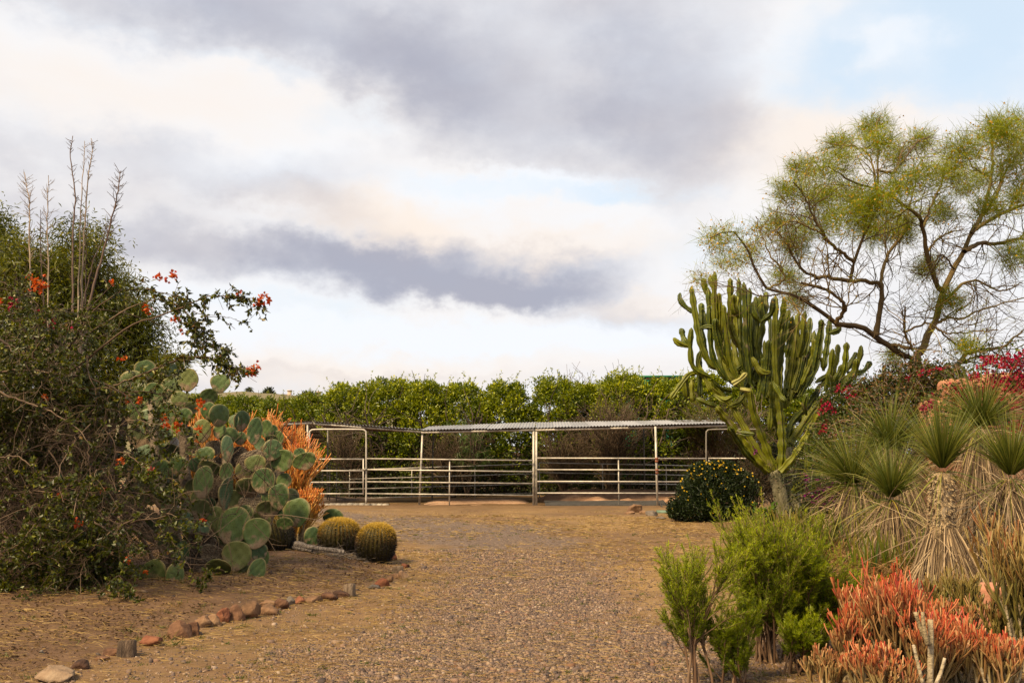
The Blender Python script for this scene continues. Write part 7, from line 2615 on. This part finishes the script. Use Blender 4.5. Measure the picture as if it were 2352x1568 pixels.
broom('small single stemmed bright green feathery shrub at the edge of the gravel', 1600, 7.0, 1290, 75, 7, k2=10, k3=8, bare=0.32)
broom('low feathery shrub between the small one and the big one', 1690, 7.1, 1400, 105, 9, k2=9, k3=6, bare=0.12)
broom('big bright green feathery shrub, left half', 1765, 7.9, 1225, 180, 26, k2=10, k3=8, bare=0.24)
broom('big bright green feathery shrub, right half under the strap leaves', 1875, 8.0, 1310, 190, 22, k2=10, k3=8, bare=0.22)
broom('small feathery tuft just above the coral stick plants', 1965, 8.2, 1350, 100, 9, k2=8, k3=6, bare=0.2)
broom('dark feathery shrub at the foot of the big one', 1825, 7.5, 1410, 170, 10, k2=8, k3=5, bare=0.2)

# ------------------------------------------------------------------ coral stick plants in the near corner
for (px, Y, top, w, n, lab, mat, red) in [
        (1960, 7.2, 1400, 150, 9, 'coral stick plant nearest the feathery shrub, olive below', M_STICK, 0.95), (2060, 7.0, 1330, 150, 9, 'tall coral stick plant left of the bare yellow stem', M_STICK, 1.0), (2000, 7.6, 1345, 120, 8, 'coral stick plant tucked behind, before the dry clumps', M_STICK, 0.9), (2120, 6.7, 1400, 170, 10, 'dense coral stick plant at the bottom, pinkish tips', M_STICK, 1.1),
        (2210, 6.8, 1420, 180, 10, 'coral stick plant with deep red stems around the bare yellow stem', M_STICK, 1.1), (2290, 6.6, 1450, 160, 10, 'coral stick plant in the bottom corner, mixed red and orange', M_STICK, 1.05), (2030, 6.5, 1480, 180, 9, 'low coral stick plant along the bottom edge', M_STICK, 1.05),
        (2180, 7.8, 1370, 150, 9, 'tan coral stick plant below the front yucca skirt', M_STICK, 0.55), (1900, 6.9, 1480, 90, 6, 'short olive stick plant beside the bare ground', M_STICK, 0.4),
        (2215, 8.3, 1310, 110, 7, 'thin olive stick plant behind the coral ones', M_STICK_OL, 0.5), (2355, 7.2, 1230, 130, 10, 'tall olive stick plant cut off by the picture edge', M_STICK_OL, 0.9), (2320, 7.6, 1380, 110, 8, 'olive stick plant with a few red tips by the terracotta block', M_STICK_OL, 0.7)]:
    b_ = at(px, 1500, Y)
    b_[2] = gz(b_[0], b_[1])
    H = (at(px, top, Y)[2] - b_[2]) * 1.34
    coral_plant(lab, b_, w * mpp(Y) * 0.95, H, int(n * 1.5), mat, 0.0045, 'coral stick plants in the near corner', (5, 4, 3), 0.38, red=red, up=0.5)
# bare yellow stem standing in front
b_ = at(2140, 1568, 6.35)
b_[2] = gz(b_[0], b_[1])
t = thing('bare_stick_stem', 'thick bare yellowish stem with cut side arms among the coral sticks', 'stem', b_)
for k, (pts, r) in enumerate([([(2132, 1640), (2136, 1560), (2138, 1480), (2137, 1422)], 7), ([(2136, 1480), (2118, 1450), (2102, 1405)], 5), ([(2130, 1480), (2122, 1440), (2119, 1405)], 4.5), ([(2120, 1570), (2110, 1530), (2098, 1480)], 4), ([(2150, 1570), (2162, 1540), (2170, 1510)], 4)]):
    q = spline([at(x, y, 6.35 - 0.03 * k) for x, y in pts], 10)
    if k == 0:
        q[0][2] = min(q[0][2], b_[2])
    mb = MB()
    tubes(mb, q[None], np.linspace(r * 1.1, r * 0.85, 10)[None] * mpp(6.35), 9, cap=True)
    mb.build('arm' if k else 'main_stem', M_STICKBARK, t, smooth=True)
# terracotta block beside the yuccas
p = gnd(2290, 1440)
t = thing('terracotta_block', 'low terracotta plinth in the shade below the right yucca', 'plinth', (p[0], p[1], p[2]))
soft_block('block', p[0] - 0.16, p[0] + 0.22, p[1], p[1] + 0.4, p[2] - 0.05, p[2] + 0.34, M_ADOBE, t, 0.03)
M_IRON = stone_mat('black_iron', [(0.3, (0.01, 0.01, 0.01)), (0.7, (0.03, 0.03, 0.03))], 8, rough=0.6)
bent_pipe('iron_hook', [(p[0] + 0.0, p[1] - 0.02, p[2] + 0.36), (p[0] + 0.0, p[1] - 0.05, p[2] + 0.2), (p[0] + 0.05, p[1] - 0.05, p[2] + 0.14), (p[0] + 0.12, p[1] - 0.04, p[2] + 0.18)], 0.014, M_IRON, t, 14)
